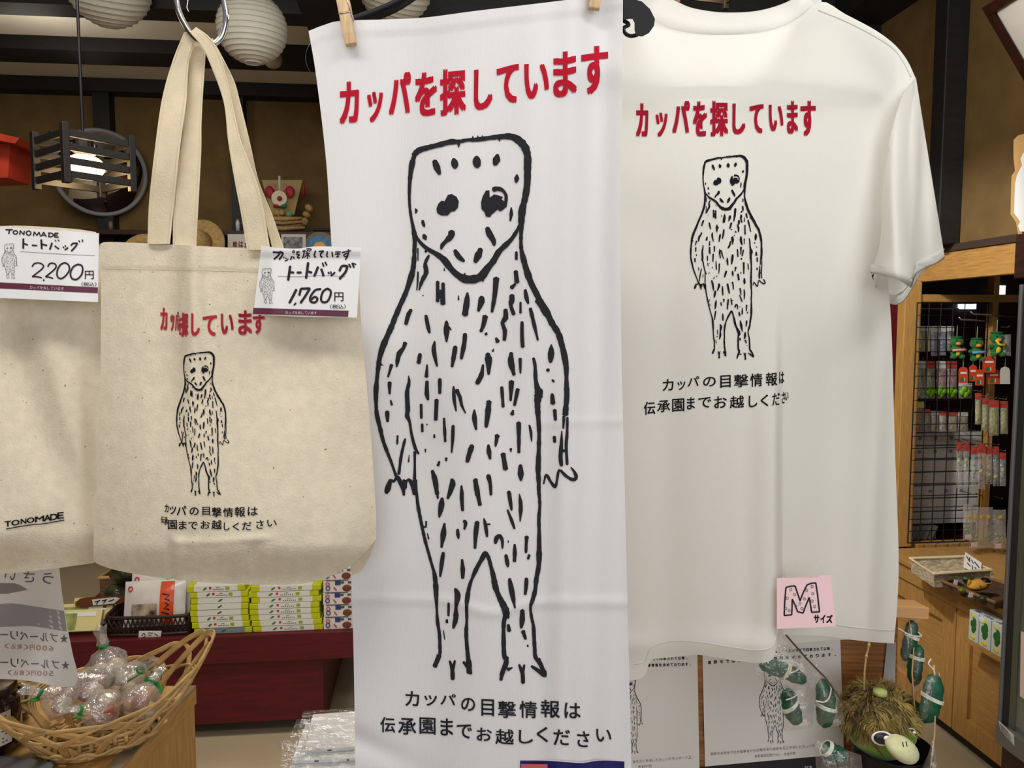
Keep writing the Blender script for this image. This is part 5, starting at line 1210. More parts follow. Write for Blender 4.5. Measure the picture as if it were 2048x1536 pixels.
part('looped_weave', mb, CANE, t, smooth=True)
mb = MB()
for k, (tt, rr) in enumerate(((.0, .0030), (.05, .0026), (.10, .0026))):
    mb.tube([bas(6.283 * i / 60, tt) + Vector((0, 0, .0022 * math.sin(i * 1.57 + k * 2))) for i in range(60)], rr, 6, closed=True)
part('base_ring', mb, CANE, t, smooth=True)
mb = MB()
for k in range(2):
    mb.tube([bas(6.283 * i / 60, .55 + .035 * k) + Vector((0, 0, .003 * math.sin(i * .63 + k * 3.1))) for i in range(60)], .0021, 6, closed=True)
part('middle_band', mb, CANE, t, smooth=True)
mb = MB(); 
for i in range(8):
    y_ = -.04 + .08 * i / 7; w_ = .066 * math.sqrt(max(.05, 1 - (y_ / .055) ** 2)); mb.tube([CB + RB @ Vector((-w_, y_, .004)), CB + RB @ Vector((w_, y_, .004))], .0035, 5)
for i in range(9):
    x_ = -.06 + .12 * i / 8; w_ = .048 * math.sqrt(max(.05, 1 - (x_ / .078) ** 2)); mb.tube([CB + RB @ Vector((x_, -w_, .007)), CB + RB @ Vector((x_, w_, .007))], .0035, 5)
part('woven_base', mb, CANE, t, smooth=True)
# twist-tied bags of sweets
BAGF = film('sweet_bag_film', (255, 253, 250), .62, .09, 1.0, 45, .17); TIE = mat('green_tie', (34, 130, 52), .45)
SW = [mat('sweet_cream', (226, 206, 180), .5, noise_amt=.1), mat('sweet_peach', (214, 150, 112), .5, noise_amt=.15), mat('sweet_red', (186, 88, 58), .5, noise_amt=.2)]
def sweet(label, c, r, up, kind, flare):
    up = Vector(up).normalized(); R = up.to_track_quat('Z', 'Y').to_matrix(); c = Vector(c)
    t = thing('bagged_sweet', label, 'sweets', c - Vector((0, 0, r)), 'twist tied bags of sweets')
    for i in range(3):
        mb = MB(); mb.ball(c + R @ Vector((.4 * r * math.cos(2.1 * i), .4 * r * math.sin(2.1 * i), -.25 * r)), (r * .42, r * .42, r * .36), 12); part('sweet', mb, SW[(kind + i) % 3 if kind < 3 else 0], t, smooth=True)
    mb = MB(); prof = [(.02, -.78), (.55, -.74), (.86, -.5), (.95, -.15), (.82, .25), (.5, .6), (.2, .82), (.14, .92), (.24, 1.05), (.45 * flare, 1.35), (.62 * flare, 1.75)]
    n = 20; vs = []
    for i, (a_, z) in enumerate(prof):
        for j in range(n):
            an = 6.283 * j / n; q = 1 + (.16 * math.sin(an * 5 + i) + .12 * math.sin(an * 7 + i * 2.3 + kind) + .10 * math.sin(an * 2 + kind * 2 + i * .5)) * (1 if i > 1 else .3)
            fl = .35 if i > 8 else 1
            vs.append(c + R @ Vector((a_ * r * q * math.cos(an), a_ * r * q * math.sin(an) * fl, z * r + (.10 * r * math.sin(an * 3 + kind) if i == len(prof) - 1 else 0))))
    mb.add(vs, [(i * n + j, i * n + (j + 1) % n, (i + 1) * n + (j + 1) % n, (i + 1) * n + j) for i in range(len(prof) - 1) for j in range(n)] + [tuple(range(n - 1, -1, -1))])
    part('film_bag', mb, BAGF, t, smooth=True)
    mb = MB(); q = [c + R @ Vector((.17 * r * math.cos(6.283 * j / 12), .17 * r * math.sin(6.283 * j / 12), .9 * r)) for j in range(12)]; mb.tube(q, .0022, 6, closed=True)
    for sg in (-1, 1): mb.hull8([c + R @ Vector((sg * .17 * r, -.16 * r - .001, r * (.9 + e2))) + Vector((0, 0, 0)) for e2 in (-.12, .12)] + [c + R @ Vector((sg * .62 * r, -.16 * r - .001, r * (.9 + e2 + .25 * sg))) for e2 in (.12, -.12)], [c + R @ Vector((sg * .17 * r, -.16 * r, r * (.9 + e2))) for e2 in (-.12, .12)] + [c + R @ Vector((sg * .62 * r, -.16 * r, r * (.9 + e2 + .25 * sg))) for e2 in (.12, -.12)])
    part('twist_tie', mb, TIE, t)
for lab, px, py, d, r, up, kd, fl in (
        ('tied clear bag of sweets standing tallest at the back of the cane basket', 215, 1330, 1.19, .034, (-.12, -.05, 1), 3, 1.1),
        ('tied clear bag of sweets right of the tallest one, twin green ties', 262, 1358, 1.18, .032, (.5, -.3, .5), 3, .8),
        ('tied clear bag of sweets in the middle of the cane basket', 178, 1372, 1.15, .032, (-.5, -.3, .6), 0, .9),
        ('tied clear bag with orange sweets at the right front of the basket', 285, 1400, 1.12, .030, (.2, .6, .5), 1, .5),
        ('tied clear bag of sweets low at the basket front', 200, 1420, 1.10, .030, (-.6, -.5, .3), 2, .5),
        ('tied clear bag of sweets at the left tip of the basket', 118, 1398, 1.12, .030, (-.8, -.3, .5), 0, .9)):
    sweet(lab, W(px, py, d), r, up, kd, fl)
# jam jars
def jar(label, px, py, d, r, h, lab):
    c = onZ(px, py, ZT); c.z = ZT; t = thing('jam_jar', label, 'jar', c, None)
    mb = MB(); mb.lathe([(r * .8, .001), (r * .97, .006), (r, .014), (r, h * .74), (r * .86, h * .84), (r * .84, h * .86)], c, 32); part('glass_body', mb, mat('dark_jam', (34, 18, 16), .08, coat=.6), t, smooth=True)
    mb = MB(); mb.lathe([(r * .9, h * .86), (r * .92, h * .87), (r * .92, h * .99), (r * .86, h)], c, 32); part('lid', mb, mat('jar_lid', (40, 26, 22), .25), t, smooth=True)
    mb = MB(); n = 16; a0 = -1.9; a1 = -.35
    rows = [[c + Vector((r * 1.008 * math.cos(a0 + (a1 - a0) * i / n), r * 1.008 * math.sin(a0 + (a1 - a0) * i / n), z)) for i in range(n + 1)] for z in (h * .68, h * .2)]; mb.grid(rows); part('paper_label', mb, mat('jar_label', (206, 196, 180), .6), t)
    mb = MB()
    for k in range(8):
        z = h * (.63 - .053 * k); 
        for j in range(12):
            if random.random() < .2: continue
            a_ = a0 + .12 + (a1 - a0 - .24) * j / 12; b_ = a_ + .07; mb.add([c + Vector((r * 1.014 * math.cos(x), r * 1.014 * math.sin(x), zz)) for x, zz in ((a_, z), (b_, z), (b_, z - h * .022), (a_, z - h * .022))], [(0, 1, 2, 3)])
    part('label_text', mb, GREYINK, t)
jar('dark jam jar with white paper label left of the cane basket', -22, 1500, 1.0, .042, .098, 1)
jar('second dark jar half hidden between the labelled jar and basket', 30, 1440, 1.1, .020, .075, 0)
mb = MB(); q = [(-60, 1512), (0, 1511), (60, 1516), (104, 1524), (110, 1531), (100, 1540), (40, 1580), (-60, 1600)]; n = len(q)
mb.add([onZ(a_, b_, ZT + .012) for a_, b_ in q] + [onZ(a_, b_, ZT + .0005) for a_, b_ in q], [tuple(range(n)), tuple(range(2 * n - 1, n - 1, -1))] + [(i, i + n, (i + 1) % n + n, (i + 1) % n) for i in range(n)])
solo('grey_plastic_bag', mb, mat('grey_plastic', (96, 100, 106), .35, noise_amt=.25, nscale=14, bump=.6, bscale=20), 'folded grey plastic lying at the front corner of the near counter', 'plastic', bevel=.003)
# hand-lettered paper seen from behind
PSH = mat('thin_paper', (232, 230, 228), .85, transl=.45, noise_amt=.04, nscale=8)
Dp = lambda x, y: .93 + .012 * math.sin((x + y * .3) / 45) + .02 * sst(1180, 1380, y) * sst(60, 170, x)
t = thing('paper_notice', 'thin white paper notice seen from behind, mirrored lettering, below the left tote', 'notice', W(50, 1375, .94))
rows = coons([(-300, 1110), (118, 1128)], [(-300, 1350), (0, 1358), (60, 1362), (118, 1374), (150, 1372)], [(-300, 1110), (-300, 1350)], [(118, 1128), (121, 1160), (126, 1200), (136, 1260), (146, 1310), (156, 1350), (150, 1372)], 30, 24)
part('sheet', sheet(MB(), rows, Dp, lambda x, y: Dp(x, y) + .0003), PSH, t, smooth=True)
GW = mat('show_through_grey', (166, 162, 162), .85, transl=.4); GD = mat('show_through_dark', (150, 145, 142), .85, transl=.4); GRD = mat('show_through_red', (196, 168, 160), .85, transl=.4); GT = mat('show_through_ink', (120, 116, 122), .85, transl=.3)
mb = MB(); 
def area2(mb, top_, bot_, e): sheet(mb, coons(top_, bot_, [top_[0], bot_[0]], [top_[-1], bot_[-1]], 20, 4), lambda x, y: Dp(x, y) - e)
area2(mb, [(-300, 1200), (-60, 1212), (0, 1208), (30, 1207), (70, 1213), (110, 1219), (128, 1222)], [(-300, 1260), (0, 1254), (60, 1252), (100, 1258), (134, 1263)], .0004); part('painted_hills', mb, GW, t, smooth=True)
mb = MB(); area2(mb, [(-300, 1160), (0, 1166), (30, 1167), (48, 1174), (55, 1179)], [(-300, 1190), (0, 1188), (20, 1186), (45, 1182), (55, 1180)], .0004); part('painted_fish', mb, GD, t, smooth=True)
mb = MB(); line(mb, '★ブルーベリージ', (128, 1277), (-12, 1268), 20, Dp, .0006, .01, mirror=True); line(mb, '★ブルーベリージ', (131, 1330), (-12, 1324), 20, Dp, .0006, .01, mirror=True); line(mb, 'うさい', (96, 1157), (20, 1150), 26, Dp, .0006, .01, mirror=True); part('mirrored_lettering', mb, GT, t)
mb = MB(); line(mb, '600円（税込）', (102, 1297), (14, 1292), 12, Dp, .0006, .01, mirror=True); part('mirrored_price', mb, GRD, t); mb = MB(); line(mb, '500円（税込）', (102, 1347), (20, 1345), 12, Dp, .0006, .01, mirror=True); part('mirrored_price', mb, GRD, t)
# wrapped towels stacked below the long towel
FILM2 = film('crackly_film', (255, 255, 255), .80, .06, 1.0, 55, .05)
TW = mat('towel_white', (238, 238, 238), .9)
def crinkle(q, d, seed, amp=.006):
    mb = MB(); n = 12; rows_ = coons(q[0], q[1], [q[0][0], q[1][0]], [q[0][-1], q[1][-1]], n, n)
    mb.grid([[W(x, y, d + amp * noise.noise(Vector((x / 14 + seed, y / 12, seed * 1.7)))) for x, y in r] for r in rows_]); return mb
for i, (px, py, d, yw, lab, fq) in enumerate(((640, 1549, 1.060, .03, 'bottom', None),
        (628, 1523, 1.075, -.03, 'middle', ([(552, 1478), (575, 1480), (612, 1488), (650, 1502)], [(566, 1536), (585, 1532), (610, 1527), (650, 1522)])),
        (648, 1498, 1.090, .04, 'topmost', ([(607, 1436), (628, 1450), (655, 1457), (704, 1485)], [(614, 1497), (640, 1499), (660, 1500), (704, 1502)])))):
    c = W(px + 100, py, d) + Vector((0, .05, 0)); t = thing('wrapped_towel', 'white folded towel in clear film, %s one of the pile behind the long towel' % lab, 'towel', c - Vector((0, 0, .01)), 'film wrapped folded towels'); R = Matrix.Rotation(yw, 3, 'Z')
    w_, l_ = .20, .10
    for k in range(2):
        mb = MB(); q = []; zc = -.0045 + .0075 * k
        prof = [(-l_ / 2 + .0035 - .0035 * math.cos(a), zc + .0036 * math.sin(a)) for a in [-1.57 + 3.14 * j / 8 for j in range(9)]]
        prof = [(-l_ / 2 - .0001 + .0035 * (1 - math.cos(a)), zc + .0036 * math.sin(a)) for a in [-1.57 + 3.14 * j / 8 for j in range(9)]] + [(l_ / 2, zc + .0036), (l_ / 2, zc - .0036)]
        n = len(prof); L_ = [c + R @ Vector((-w_ / 2 + .003 * k, y, z)) for y, z in prof]; R_ = [c + R @ Vector((w_ / 2, y, z)) for y, z in prof]
        mb.add(L_ + R_, [(j, j + n, (j + 1) % n + n, (j + 1) % n) for j in range(n)] + [tuple(range(n - 1, -1, -1)), tuple(range(n, 2 * n))]); part('folded_cloth', mb, TW, t, bevel=.0008)
    mb = MB()
    for k in range(8): mb.box(c + R @ Vector((-.085 + .021 * k + .004 * math.sin(k * 3), -l_ / 2 - .0006, -.004 + .0075 * (k % 2))), (.003 + .003 * (k % 3), .0008, .0022), R)
    part('printed_marks', mb, BLACKINK, t)
    mb = MB(); n = 10
    mb.grid([[c + R @ Vector((u / n * (w_ + .02) - w_ / 2 - .012, v / n * (l_ + .012) - l_ / 2 - .005, .0088 + .0022 * noise.noise(Vector((u * .7, v * .9, i * 3.3))))) for u in range(n + 1)] for v in range(n + 1)])
    mb.grid([[c + R @ Vector((u / n * (w_ + .02) - w_ / 2 - .012, -l_ / 2 - .005 - .002 * noise.noise(Vector((u * .7, v, i * 2.3))), -.0085 + .0175 * v / 4)) for u in range(n + 1)] for v in range(5)])
    if fq: 
        m2 = crinkle(fq, depth(c) - .05, i * 3.1); k0 = len(mb.v); mb.v += m2.v; mb.f += [tuple(a + k0 for a in f) for f in m2.f]; mb.m += m2.m
    part('film_sleeve', mb, FILM2, t, smooth=True)
# ================================================================== right-hand side
YG = 3.0; ZK = .60; XC = 1.87
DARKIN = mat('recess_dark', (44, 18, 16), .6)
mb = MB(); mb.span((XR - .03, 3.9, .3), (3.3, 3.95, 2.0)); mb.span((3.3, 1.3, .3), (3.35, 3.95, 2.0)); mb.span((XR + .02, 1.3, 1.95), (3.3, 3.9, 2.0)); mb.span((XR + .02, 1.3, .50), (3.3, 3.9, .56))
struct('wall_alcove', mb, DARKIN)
zt0, zt1 = 1.705, 1.812
struct('trim_11', MB().span((XR - .012, 1.3, zt0), (XR + .03, 3.03, zt1)), OAKH, bevel=.002)
def px_box(x0, y0, x1, y1, y, dy):
    a = onY(x0, (y0 + y1) / 2, y); b = onY(x1, (y0 + y1) / 2, y); zt = onY((x0 + x1) / 2, y0, y).z; zb = onY((x0 + x1) / 2, y1, y).z
    return Vector((a.x, y, zb)), Vector((b.x, y + dy, zt))
t = thing('display_shelf', 'honey wood shelf frame around the black wire grid right of the shirt', 'shelf', (onY(1800, 1100, YG).x, YG, ZK))
a, b = px_box(1801, 560, 1834, 1112, YG - .02, .05); b.z = zt0; a.z = ZK; part('post', MB().span(a, b), OAK, t, bevel=.003)
a, b = px_box(1976, 560, 1987, 1112, YG - .01, .04); b.z = zt0 + .1; a.z = ZK; part('post', MB().span(a, b), OAK, t, bevel=.002)
a, b = px_box(1834, 589, 2040, 604, YG - .01, .3); part('rail', MB().span(a, b), OAKH, t, bevel=.002)
a, b = px_box(1834, 1086, 2060, 1108, YG - .015, .06); part('rail', MB().span(a, b), OAKH, t, bevel=.002)
# bright little windows seen through the frame
GLOW = lambda s: mat('bright_pane', (225, 238, 255), .5, emit=((215, 232, 255), s))
def win(n, rects):
    mb = MB()
    for r in rects: a, b = px_box(*r, 3.88, .01); mb.span(a, b)
    struct('window_%d' % n, mb, GLOW(1.6))
win(1, [(1918, 608, 1924, 618), (1926, 608, 1948, 618), (1950, 607, 1954, 618)])
win(2, [(1999, 571, 2011, 589)])
a, b = px_box(1838, 616, 1920, 618.5, 3.88, .01); struct('trim_12', MB().span(a, b), mat('pale_ledge', (176, 176, 172), .5))
# black wire grid
GRIDM = mat('black_wire', (18, 18, 20), .4)
t = thing('wire_grid', 'black wire grid panel inside the honey wood frame', 'wire grid', onY(1890, 1085, YG - .04))
x0 = onY(1825, 850, YG - .04).x; x1 = onY(1966, 850, YG - .04).x; zb = onY(1890, 1084, YG - .04).z; zt = onY(1890, 606, YG - .04).z; n = 7
mb = MB()
for i in range(n): x = x0 + (x1 - x0) * i / (n - 1); mb.tube([(x, YG - .04, zb), (x, YG - .04, zt)], .0026 if i in (0, n - 1) else .0019, 6)
nz = 21
for i in range(nz): z = zb + (zt - zb) * i / (nz - 1); mb.tube([(x0, YG - .038, z), (x1, YG - .038, z)], .0026 if i in (0, nz - 1) else .0018, 6)
part('wires', mb, GRIDM, t)
# white drawer cabinet behind the grid
YD = 3.22; a, b = px_box(1826, 864, 1952, 1048, YD, .3)
t = thing('drawer_cabinet', 'white shallow drawer cabinet standing behind the black wire grid', 'cabinet', (a.x, YD, ZK))
part('case', MB().span((a.x - .1, YD + .012, a.z), (b.x + .02, YD + .3, b.z)), mat('cabinet_grey', (126, 126, 124), .5), t)
WD = mat('drawer_white', (208, 208, 204), .45)
hs = (b.z - a.z) / 7
for i in range(7):
    mb = MB(); mb.span((a.x - .1, YD, a.z + hs * i + .003), (b.x + .02, YD + .012, a.z + hs * (i + 1) - .004)); dr_ = part('drawer', mb, WD, t, bevel=.002)
    if i in (2, 5, 6):
        for k in range(3):
            mb = MB(); mb.box((a.x + .025 + .075 * k + .06 * (i == 2), YD - .001, a.z + hs * (i + .55)), (.016, .001, .014))
            lb = finish('drawer_label', mb, mat('label_blue', (128, 130, 164), .6), Vector(LOC[t.name]), False, 0, False); lb.parent = dr_
mb = MB(); a, b = px_box(1822, 1052, 1872, 1082, YD, .2); mb.span((a.x, YD, ZK - .04), (b.x, YD + .2, b.z))
for k in range(4): mb.tube([(a.x + .03 * k, YD - .004, a.z), (a.x + .03 * k + .03, YD - .004, b.z)], .008, 6)
solo('white_bundle', mb, mat('bundle_white', (186, 180, 166), .7), 'pale folded bundle at the foot of the wire grid', 'bundle')
# hooks and hanging goods
def bulge(q, th, n=6):
    """pillow between four corners (bl, br, tr, tl)"""
    mb = MB(); bl, br, tr, tl = [Vector(p) for p in q]; nn = (br - bl).cross(tl - bl).normalized()
    f1, f2 = [], []
    for i in range(n + 1):
        r1, r2 = [], []
        for j in range(n + 1):
            u, v = j / n, i / n; p = (bl * (1 - u) + br * u) * (1 - v) + (tl * (1 - u) + tr * u) * v; h = th * (math.sin(math.pi * u) * math.sin(math.pi * v)) ** .5 + .0004
            r1.append(p + nn * h); r2.append(p - nn * h)
        f1.append(r1); f2.append(r2)
    mb.grid(f1); mb.grid(f2, True); return mb
CF = film('small_pack_film', (255, 255, 255), .68, .10, .8, 90, .14)
def hpack(nm, label, cat, r, y, inner, head, grp, th=.008, filmy=True, blobs=None):
    x0, y0, x1, y1 = r; t = thing(nm, label, cat, onY((x0 + x1) / 2, y1, y), grp); hy = y0 + (y1 - y0) * .2
    P = lambda a, b, o=0: onY(a, b, y + o)
    if head: part('header_card', bulge([P(x0, hy), P(x1, hy), P(x1, y0), P(x0, y0)], .001, 2), mat(head[0], head[1], .5), t)
    if blobs:
        for i, (u, v, s, mm) in enumerate(blobs):
            mb = MB(); k = depth(P(x0, y0)) / F; mb.ball(P(x0 + u * (x1 - x0), hy + v * (y1 - hy), .0), (s * k, s * k * .6, s * k), 10); part('charm', mb, mm, t, smooth=True)
    elif inner:
        g = (x1 - x0) * .1; part('insert_card', bulge([P(x0 + g, y1 - g), P(x1 - g, y1 - g), P(x1 - g, hy + 1), P(x0 + g, hy + 1)], th * .5, 4), mat(*inner) if len(inner) == 2 else mat(inner[0], inner[1], .5, noise_amt=.5, nscale=70, c2=inner[2]), t, smooth=True)
    if filmy: part('film_pouch', bulge([P(x0, y1), P(x1, y1), P(x1, hy), P(x0, hy)], th), CF, t, smooth=True)
    mb = MB(); c = P((x0 + x1) / 2, y0 - 2); mb.tube([c + Vector((0, .03, .004)), c + Vector((0, -.012, .004)), c + Vector((0, -.016, .010))], .0018, 6); part('hook', mb, STEEL, t)
    return t
YB1 = 3.10
YEL = ('pack_yellow', (196, 188, 70), (120, 130, 30)); YEL2 = ('pack_pale_yellow', (206, 200, 120)); PUR = ('pack_purple', (110, 100, 170), (170, 160, 190)); BLU = ('pack_blue', (60, 84, 150), (170, 180, 190)); NAV = ('pack_navy', (44, 52, 92), (130, 130, 120))
HW = ('header_white', (206, 204, 198)); HR = ('header_red', (184, 70, 58))
R1 = 'card packs in the upper row behind the grid'
for lab, x0, x1, y1, inn in (('yellow card pack at the left end of the upper row behind the grid', 1835, 1851, 703, YEL), ('narrow pale yellow pack, second in the upper row behind the grid', 1853, 1861, 704, YEL2), ('purple and yellow pack, third in the upper row behind the grid', 1862, 1875, 712, PUR), ('blue pack, fourth in the upper row behind the grid', 1877, 1892, 711, BLU), ('navy pack, last in the upper row behind the grid', 1894, 1908, 702, NAV)):
    hpack('card_pack', lab, 'pack', (x0, 652, x1, y1), YB1, inn, HW, R1)
FROG = mat('lime_frog', (124, 190, 30), .4, noise_amt=.3, nscale=60); OLV = ('pack_olive', (150, 150, 80), (70, 80, 40)); PNK = ('pack_pink', (206, 160, 160), (150, 90, 90))
R2 = 'keyring packs in the second row behind the grid'
for lab, x0, x1, inn, fr in (('olive keyring pack at the left end of the second row', 1833, 1851, OLV, 0), ('keyring pack with lime frogs, second in the second row', 1852, 1870, OLV, 1), ('pink keyring pack with lime frogs, third in the second row', 1873, 1892, PNK, 1), ('pink keyring pack with lime frogs, fourth in the second row', 1894, 1914, PNK, 1), ('lime frog keyring pack under the pink-belted plush', 1917, 1944, None, 1)):
    bl = None
    t = hpack('keyring_pack', lab, 'pack', (x0, 722 if inn else 766, x1, 797), YB1 if x0 < 1915 else YG - .05, inn, HW if x0 % 2 else HR, R2)
    if fr:
        k = depth(onY(x0, 785, YB1)) / F
        for u, v in ((.25, 782), (.55, 786), (.8, 780), (.45, 775)):
            mb = MB(); mb.ball(onY(x0 + u * (x1 - x0), v + 3, (YB1 if x0 < 1915 else YG - .05) - .01), (5.5 * k, 4 * k, 6 * k), 10); part('frog_charm', mb, FROG, t, smooth=True)
R3 = 'packs in the third row behind the grid'
for lab, x0, x1, y0, inn, hd in (('brown pack at the left end of the third row', 1830, 1848, 803, ('pack_brown', (150, 110, 84), (60, 44, 40)), ('header_yellow', (206, 196, 90))), ('gold glitter pack, second in the third row', 1849, 1861, 818, ('pack_gold', (150, 112, 50), (40, 26, 18)), HR),
        ('beige pack, third in the third row', 1862, 1877, 822, ('pack_beige', (196, 182, 150), (150, 130, 104)), HW), ('beige pack, fourth in the third row', 1878, 1893, 822, ('pack_beige', ()), HR), ('cream slatted pack, fifth in the third row', 1895, 1915, 824, ('pack_cream', (204, 190, 158), (130, 120, 90)), HR), ('cream slatted pack at the right end of the third row', 1916, 1936, 824, ('pack_cream', ()), HW)):
    if inn[1] == (): inn = (inn[0], (196, 182, 150), (150, 130, 104))
    hpack('card_pack', lab, 'pack', (x0, y0, x1, 864), YB1, inn, hd, R3)
# green plush charms on long hooks
PG = mat('plush_green', (22, 110, 44), .9, noise_amt=.2, nscale=80, sheen=.3); PGD = mat('plush_dark_green', (16, 84, 36), .9); ORB = mat('beak_orange', (220, 130, 44), .7); YBL = mat('belly_yellow', (214, 190, 40), .8)
def plush(label, px, py, s, y, belt, tall=1):
    c = onY(px, py, y); k = depth(c) / F * s; t = thing('plush_charm', label, 'plush toy', c - Vector((0, 0, 24 * k)), 'green plush charms on the long hooks')
    V = lambda a, b, o=0: c + Vector((a * k, o * k, -b * k))
    mb = MB(); mb.ball(V(0, -10), (13 * k, 11 * k, 11 * k), 18); part('head', mb, PG, t, smooth=True)
    mb = MB(); mb.lathe([(.0005, 3 * k), (9 * k, 2.5 * k), (11 * k, 0), (9 * k, -2 * k), (.0005, -2 * k)], V(0, -19), 18); part('head_plate', mb, PGD, t, smooth=True)
    mb = MB(); mb.ball(V(0, 10), (12 * k, 10 * k, 13 * k), 18); part('body', mb, PG, t, smooth=True)
    mb = MB(); mb.ball(V(-3, -6, -10), (5.5 * k, 5 * k, 3.6 * k), 12); part('beak', mb, ORB, t, smooth=True)
    for sx in (-1, 1):
        mb = MB(); mb.ball(V(sx * 13, 6, -3), (6 * k, 5 * k, 4 * k), 10); part('arm', mb, PG, t, smooth=True)
        mb = MB(); mb.ball(V(sx * 9, 21, -5), (6 * k, 7 * k, 5 * k), 10); part('leg', mb, PG, t, smooth=True)
        mb = MB(); mb.ball(V(sx * 5 - 2, -13, -9.5), 1.3 * k, 8); part('eye', mb, BLACKPL, t, smooth=True)
    mb = MB(); mb.ball(V(-1, 12, -6), (6 * k, 5 * k, 8 * k), 12); part('belly', mb, YBL, t, smooth=True)
    if belt:
        mb = MB(); mb.tube([V(-15, 8, -9), V(-5, 7, -13), V(6, 7, -13), V(15, 7, -9)], 2.6 * k, 8); part('belt', mb, mat('belt_' + belt[0], belt[1], .8), t, smooth=True)
    else:
        mb = MB(); mb.tube([V(-8, -6, -9), V(-6, 2, -14), V(4, 4, -14), V(10, 2, -10)], 2.4 * k, 8); part('yellow_scarf', mb, YBL, t, smooth=True)
    mb = MB(); mb.tube([V(0, -21), V(0, -44 * tall)], .0012, 5); part('cord', mb, mat('pale_cord', (170, 160, 140), .8), t)
YH = YG - .12
plush('green plush charm with pink belt on the long hook', 1913, 693, .95, YH, ('pink', (214, 140, 150)))
plush('green plush charm with light blue belt, middle of the three', 1953, 697, 1.0, YH, ('blue', (96, 150, 196)))
plush('green plush charm with yellow scarf, rightmost of the three', 1993, 686, 1.05, YH - .03, None)
for lab, pts in (('long steel hook carrying the pink-belted and blue-belted plush', [(1918, 634), (1922, 639), (1940, 640), (1978, 643)]), ('long steel hook carrying the yellow-scarfed plush', [(1941, 623), (1946, 628), (1980, 630), (2030, 634)])):
    mb = MB(); mb.tube([onY(a_, b_, YH + .01) for a_, b_ in pts] , .0035, 8)
    solo('display_hook', mb, mat('dull_steel', (140, 140, 134), .35, metal=.7), lab, 'hook', 'long steel display hooks', smooth=True)
hpack('silver_pack', 'crinkled clear and silver pack beside the yellow-scarfed plush', 'pack', (2004, 658, 2022, 712), YH - .04, ('pack_silver', (170, 176, 172), (90, 100, 90)), None, None)
ORC = mat('tag_orange', (206, 72, 34), .6); 
for lab, x0, y0, x1, y1, dy in (('orange arched tag, leftmost of the group under the plush charms', 1917, 733, 1936, 766, 0), ('orange arched tag, second from the left under the plush charms', 1938, 729, 1954, 763, .01), ('orange arched tag hanging lowest under the blue-belted plush', 1950, 738, 1968, 771, -.01), ('orange arched tag hanging highest, under the yellow-scarfed plush', 1965, 711, 1991, 745, -.02), ('orange arched tag partly behind the highest one', 1975, 737, 2000, 768, .0), ('white arched tag at the right end beside the orange tags', 2000, 733, 2020, 768, -.02)):
    wt_ = lab.startswith('white'); t = thing('arched_tag', lab, 'tag', onY((x0 + x1) / 2, y1, YH + dy), None if wt_ else 'orange arched tags')
    w_ = x1 - x0; q = [(x0, y1), (x1, y1), (x1, y0 + w_ * .4), (x1 - w_ * .12, y0 + w_ * .14), (x0 + w_ * .5, y0), (x0 + w_ * .12, y0 + w_ * .14), (x0, y0 + w_ * .4)]
    mb = MB(); n = len(q); mb.add([onY(a_, b_, YH + dy) for a_, b_ in q] + [onY(a_, b_, YH + dy + .004) for a_, b_ in q], [tuple(range(n)), tuple(range(2 * n - 1, n - 1, -1))] + [(i, i + n, (i + 1) % n + n, (i + 1) % n) for i in range(n)]); part('card', mb, mat('tag_white', (206, 204, 194), .6) if wt_ else ORC, t)
    D_ = lambda a_, b_: (YH + dy) / ray(a_, b_).y
    if not wt_:
        mb = MB(); poly(mb, [(x0 + w_ * .2, y0 + 11), (x1 - w_ * .15, y0 + 11), (x1 - w_ * .15, y0 + 15), (x0 + w_ * .2, y0 + 15)], D_, .001); part('white_strip', mb, WBOX, t)
        mb = MB(); poly(mb, [(x0 + w_ * .2, y1 - 10), (x0 + w_ * .5, y1 - 11), (x0 + w_ * .52, y1 - 3), (x0 + w_ * .2, y1 - 3)], D_, .001); part('green_figure', mb, PG, t)
        mb = MB(); poly(mb, [(x0 + w_ * .58, y1 - 11), (x0 + w_ * .68, y1 - 11), (x0 + w_ * .68, y1 - 3), (x0 + w_ * .58, y1 - 3)], D_, .001); part('pale_stripe', mb, mat('stripe_pale', (170, 190, 210), .6), t)
    mb = MB(); mb.tube([onY((x0 + x1) / 2, y0 + 2, YH + dy + .002), onY((x0 + x1) / 2 + 1, y0 - 18, YH + dy + .006)], .001, 5); part('cord', mb, mat('pale_cord', ()), t)
YCD = ('card_yellow_green', (206, 200, 96), (110, 130, 50))
for lab, x0, y0, x1, y1, dy in (('plain olive yellow card pack, leftmost of the hanging yellow packs', 1950, 786, 1963, 849, .02), ('yellow windowed pack, second of the hanging yellow packs', 1964, 796, 1978, 861, 0), ('yellow windowed pack hanging lowest in front', 1978, 800, 1998, 871, -.02), ('yellow windowed pack at the right end by the refrigerator', 2000, 802, 2016, 868, -.01)):
    hpack('yellow_pack', lab, 'pack', (x0, y0, x1, y1), YH + dy, YCD, HR, 'hanging yellow packs')
BALL = mat('lime_ball', (170, 196, 50), .4); TEAL = mat('teal_strap', (50, 120, 110), .4, noise_amt=.5, nscale=60, c2=(20, 60, 60)); AQ = mat('aqua_strap', (80, 150, 170), .4)
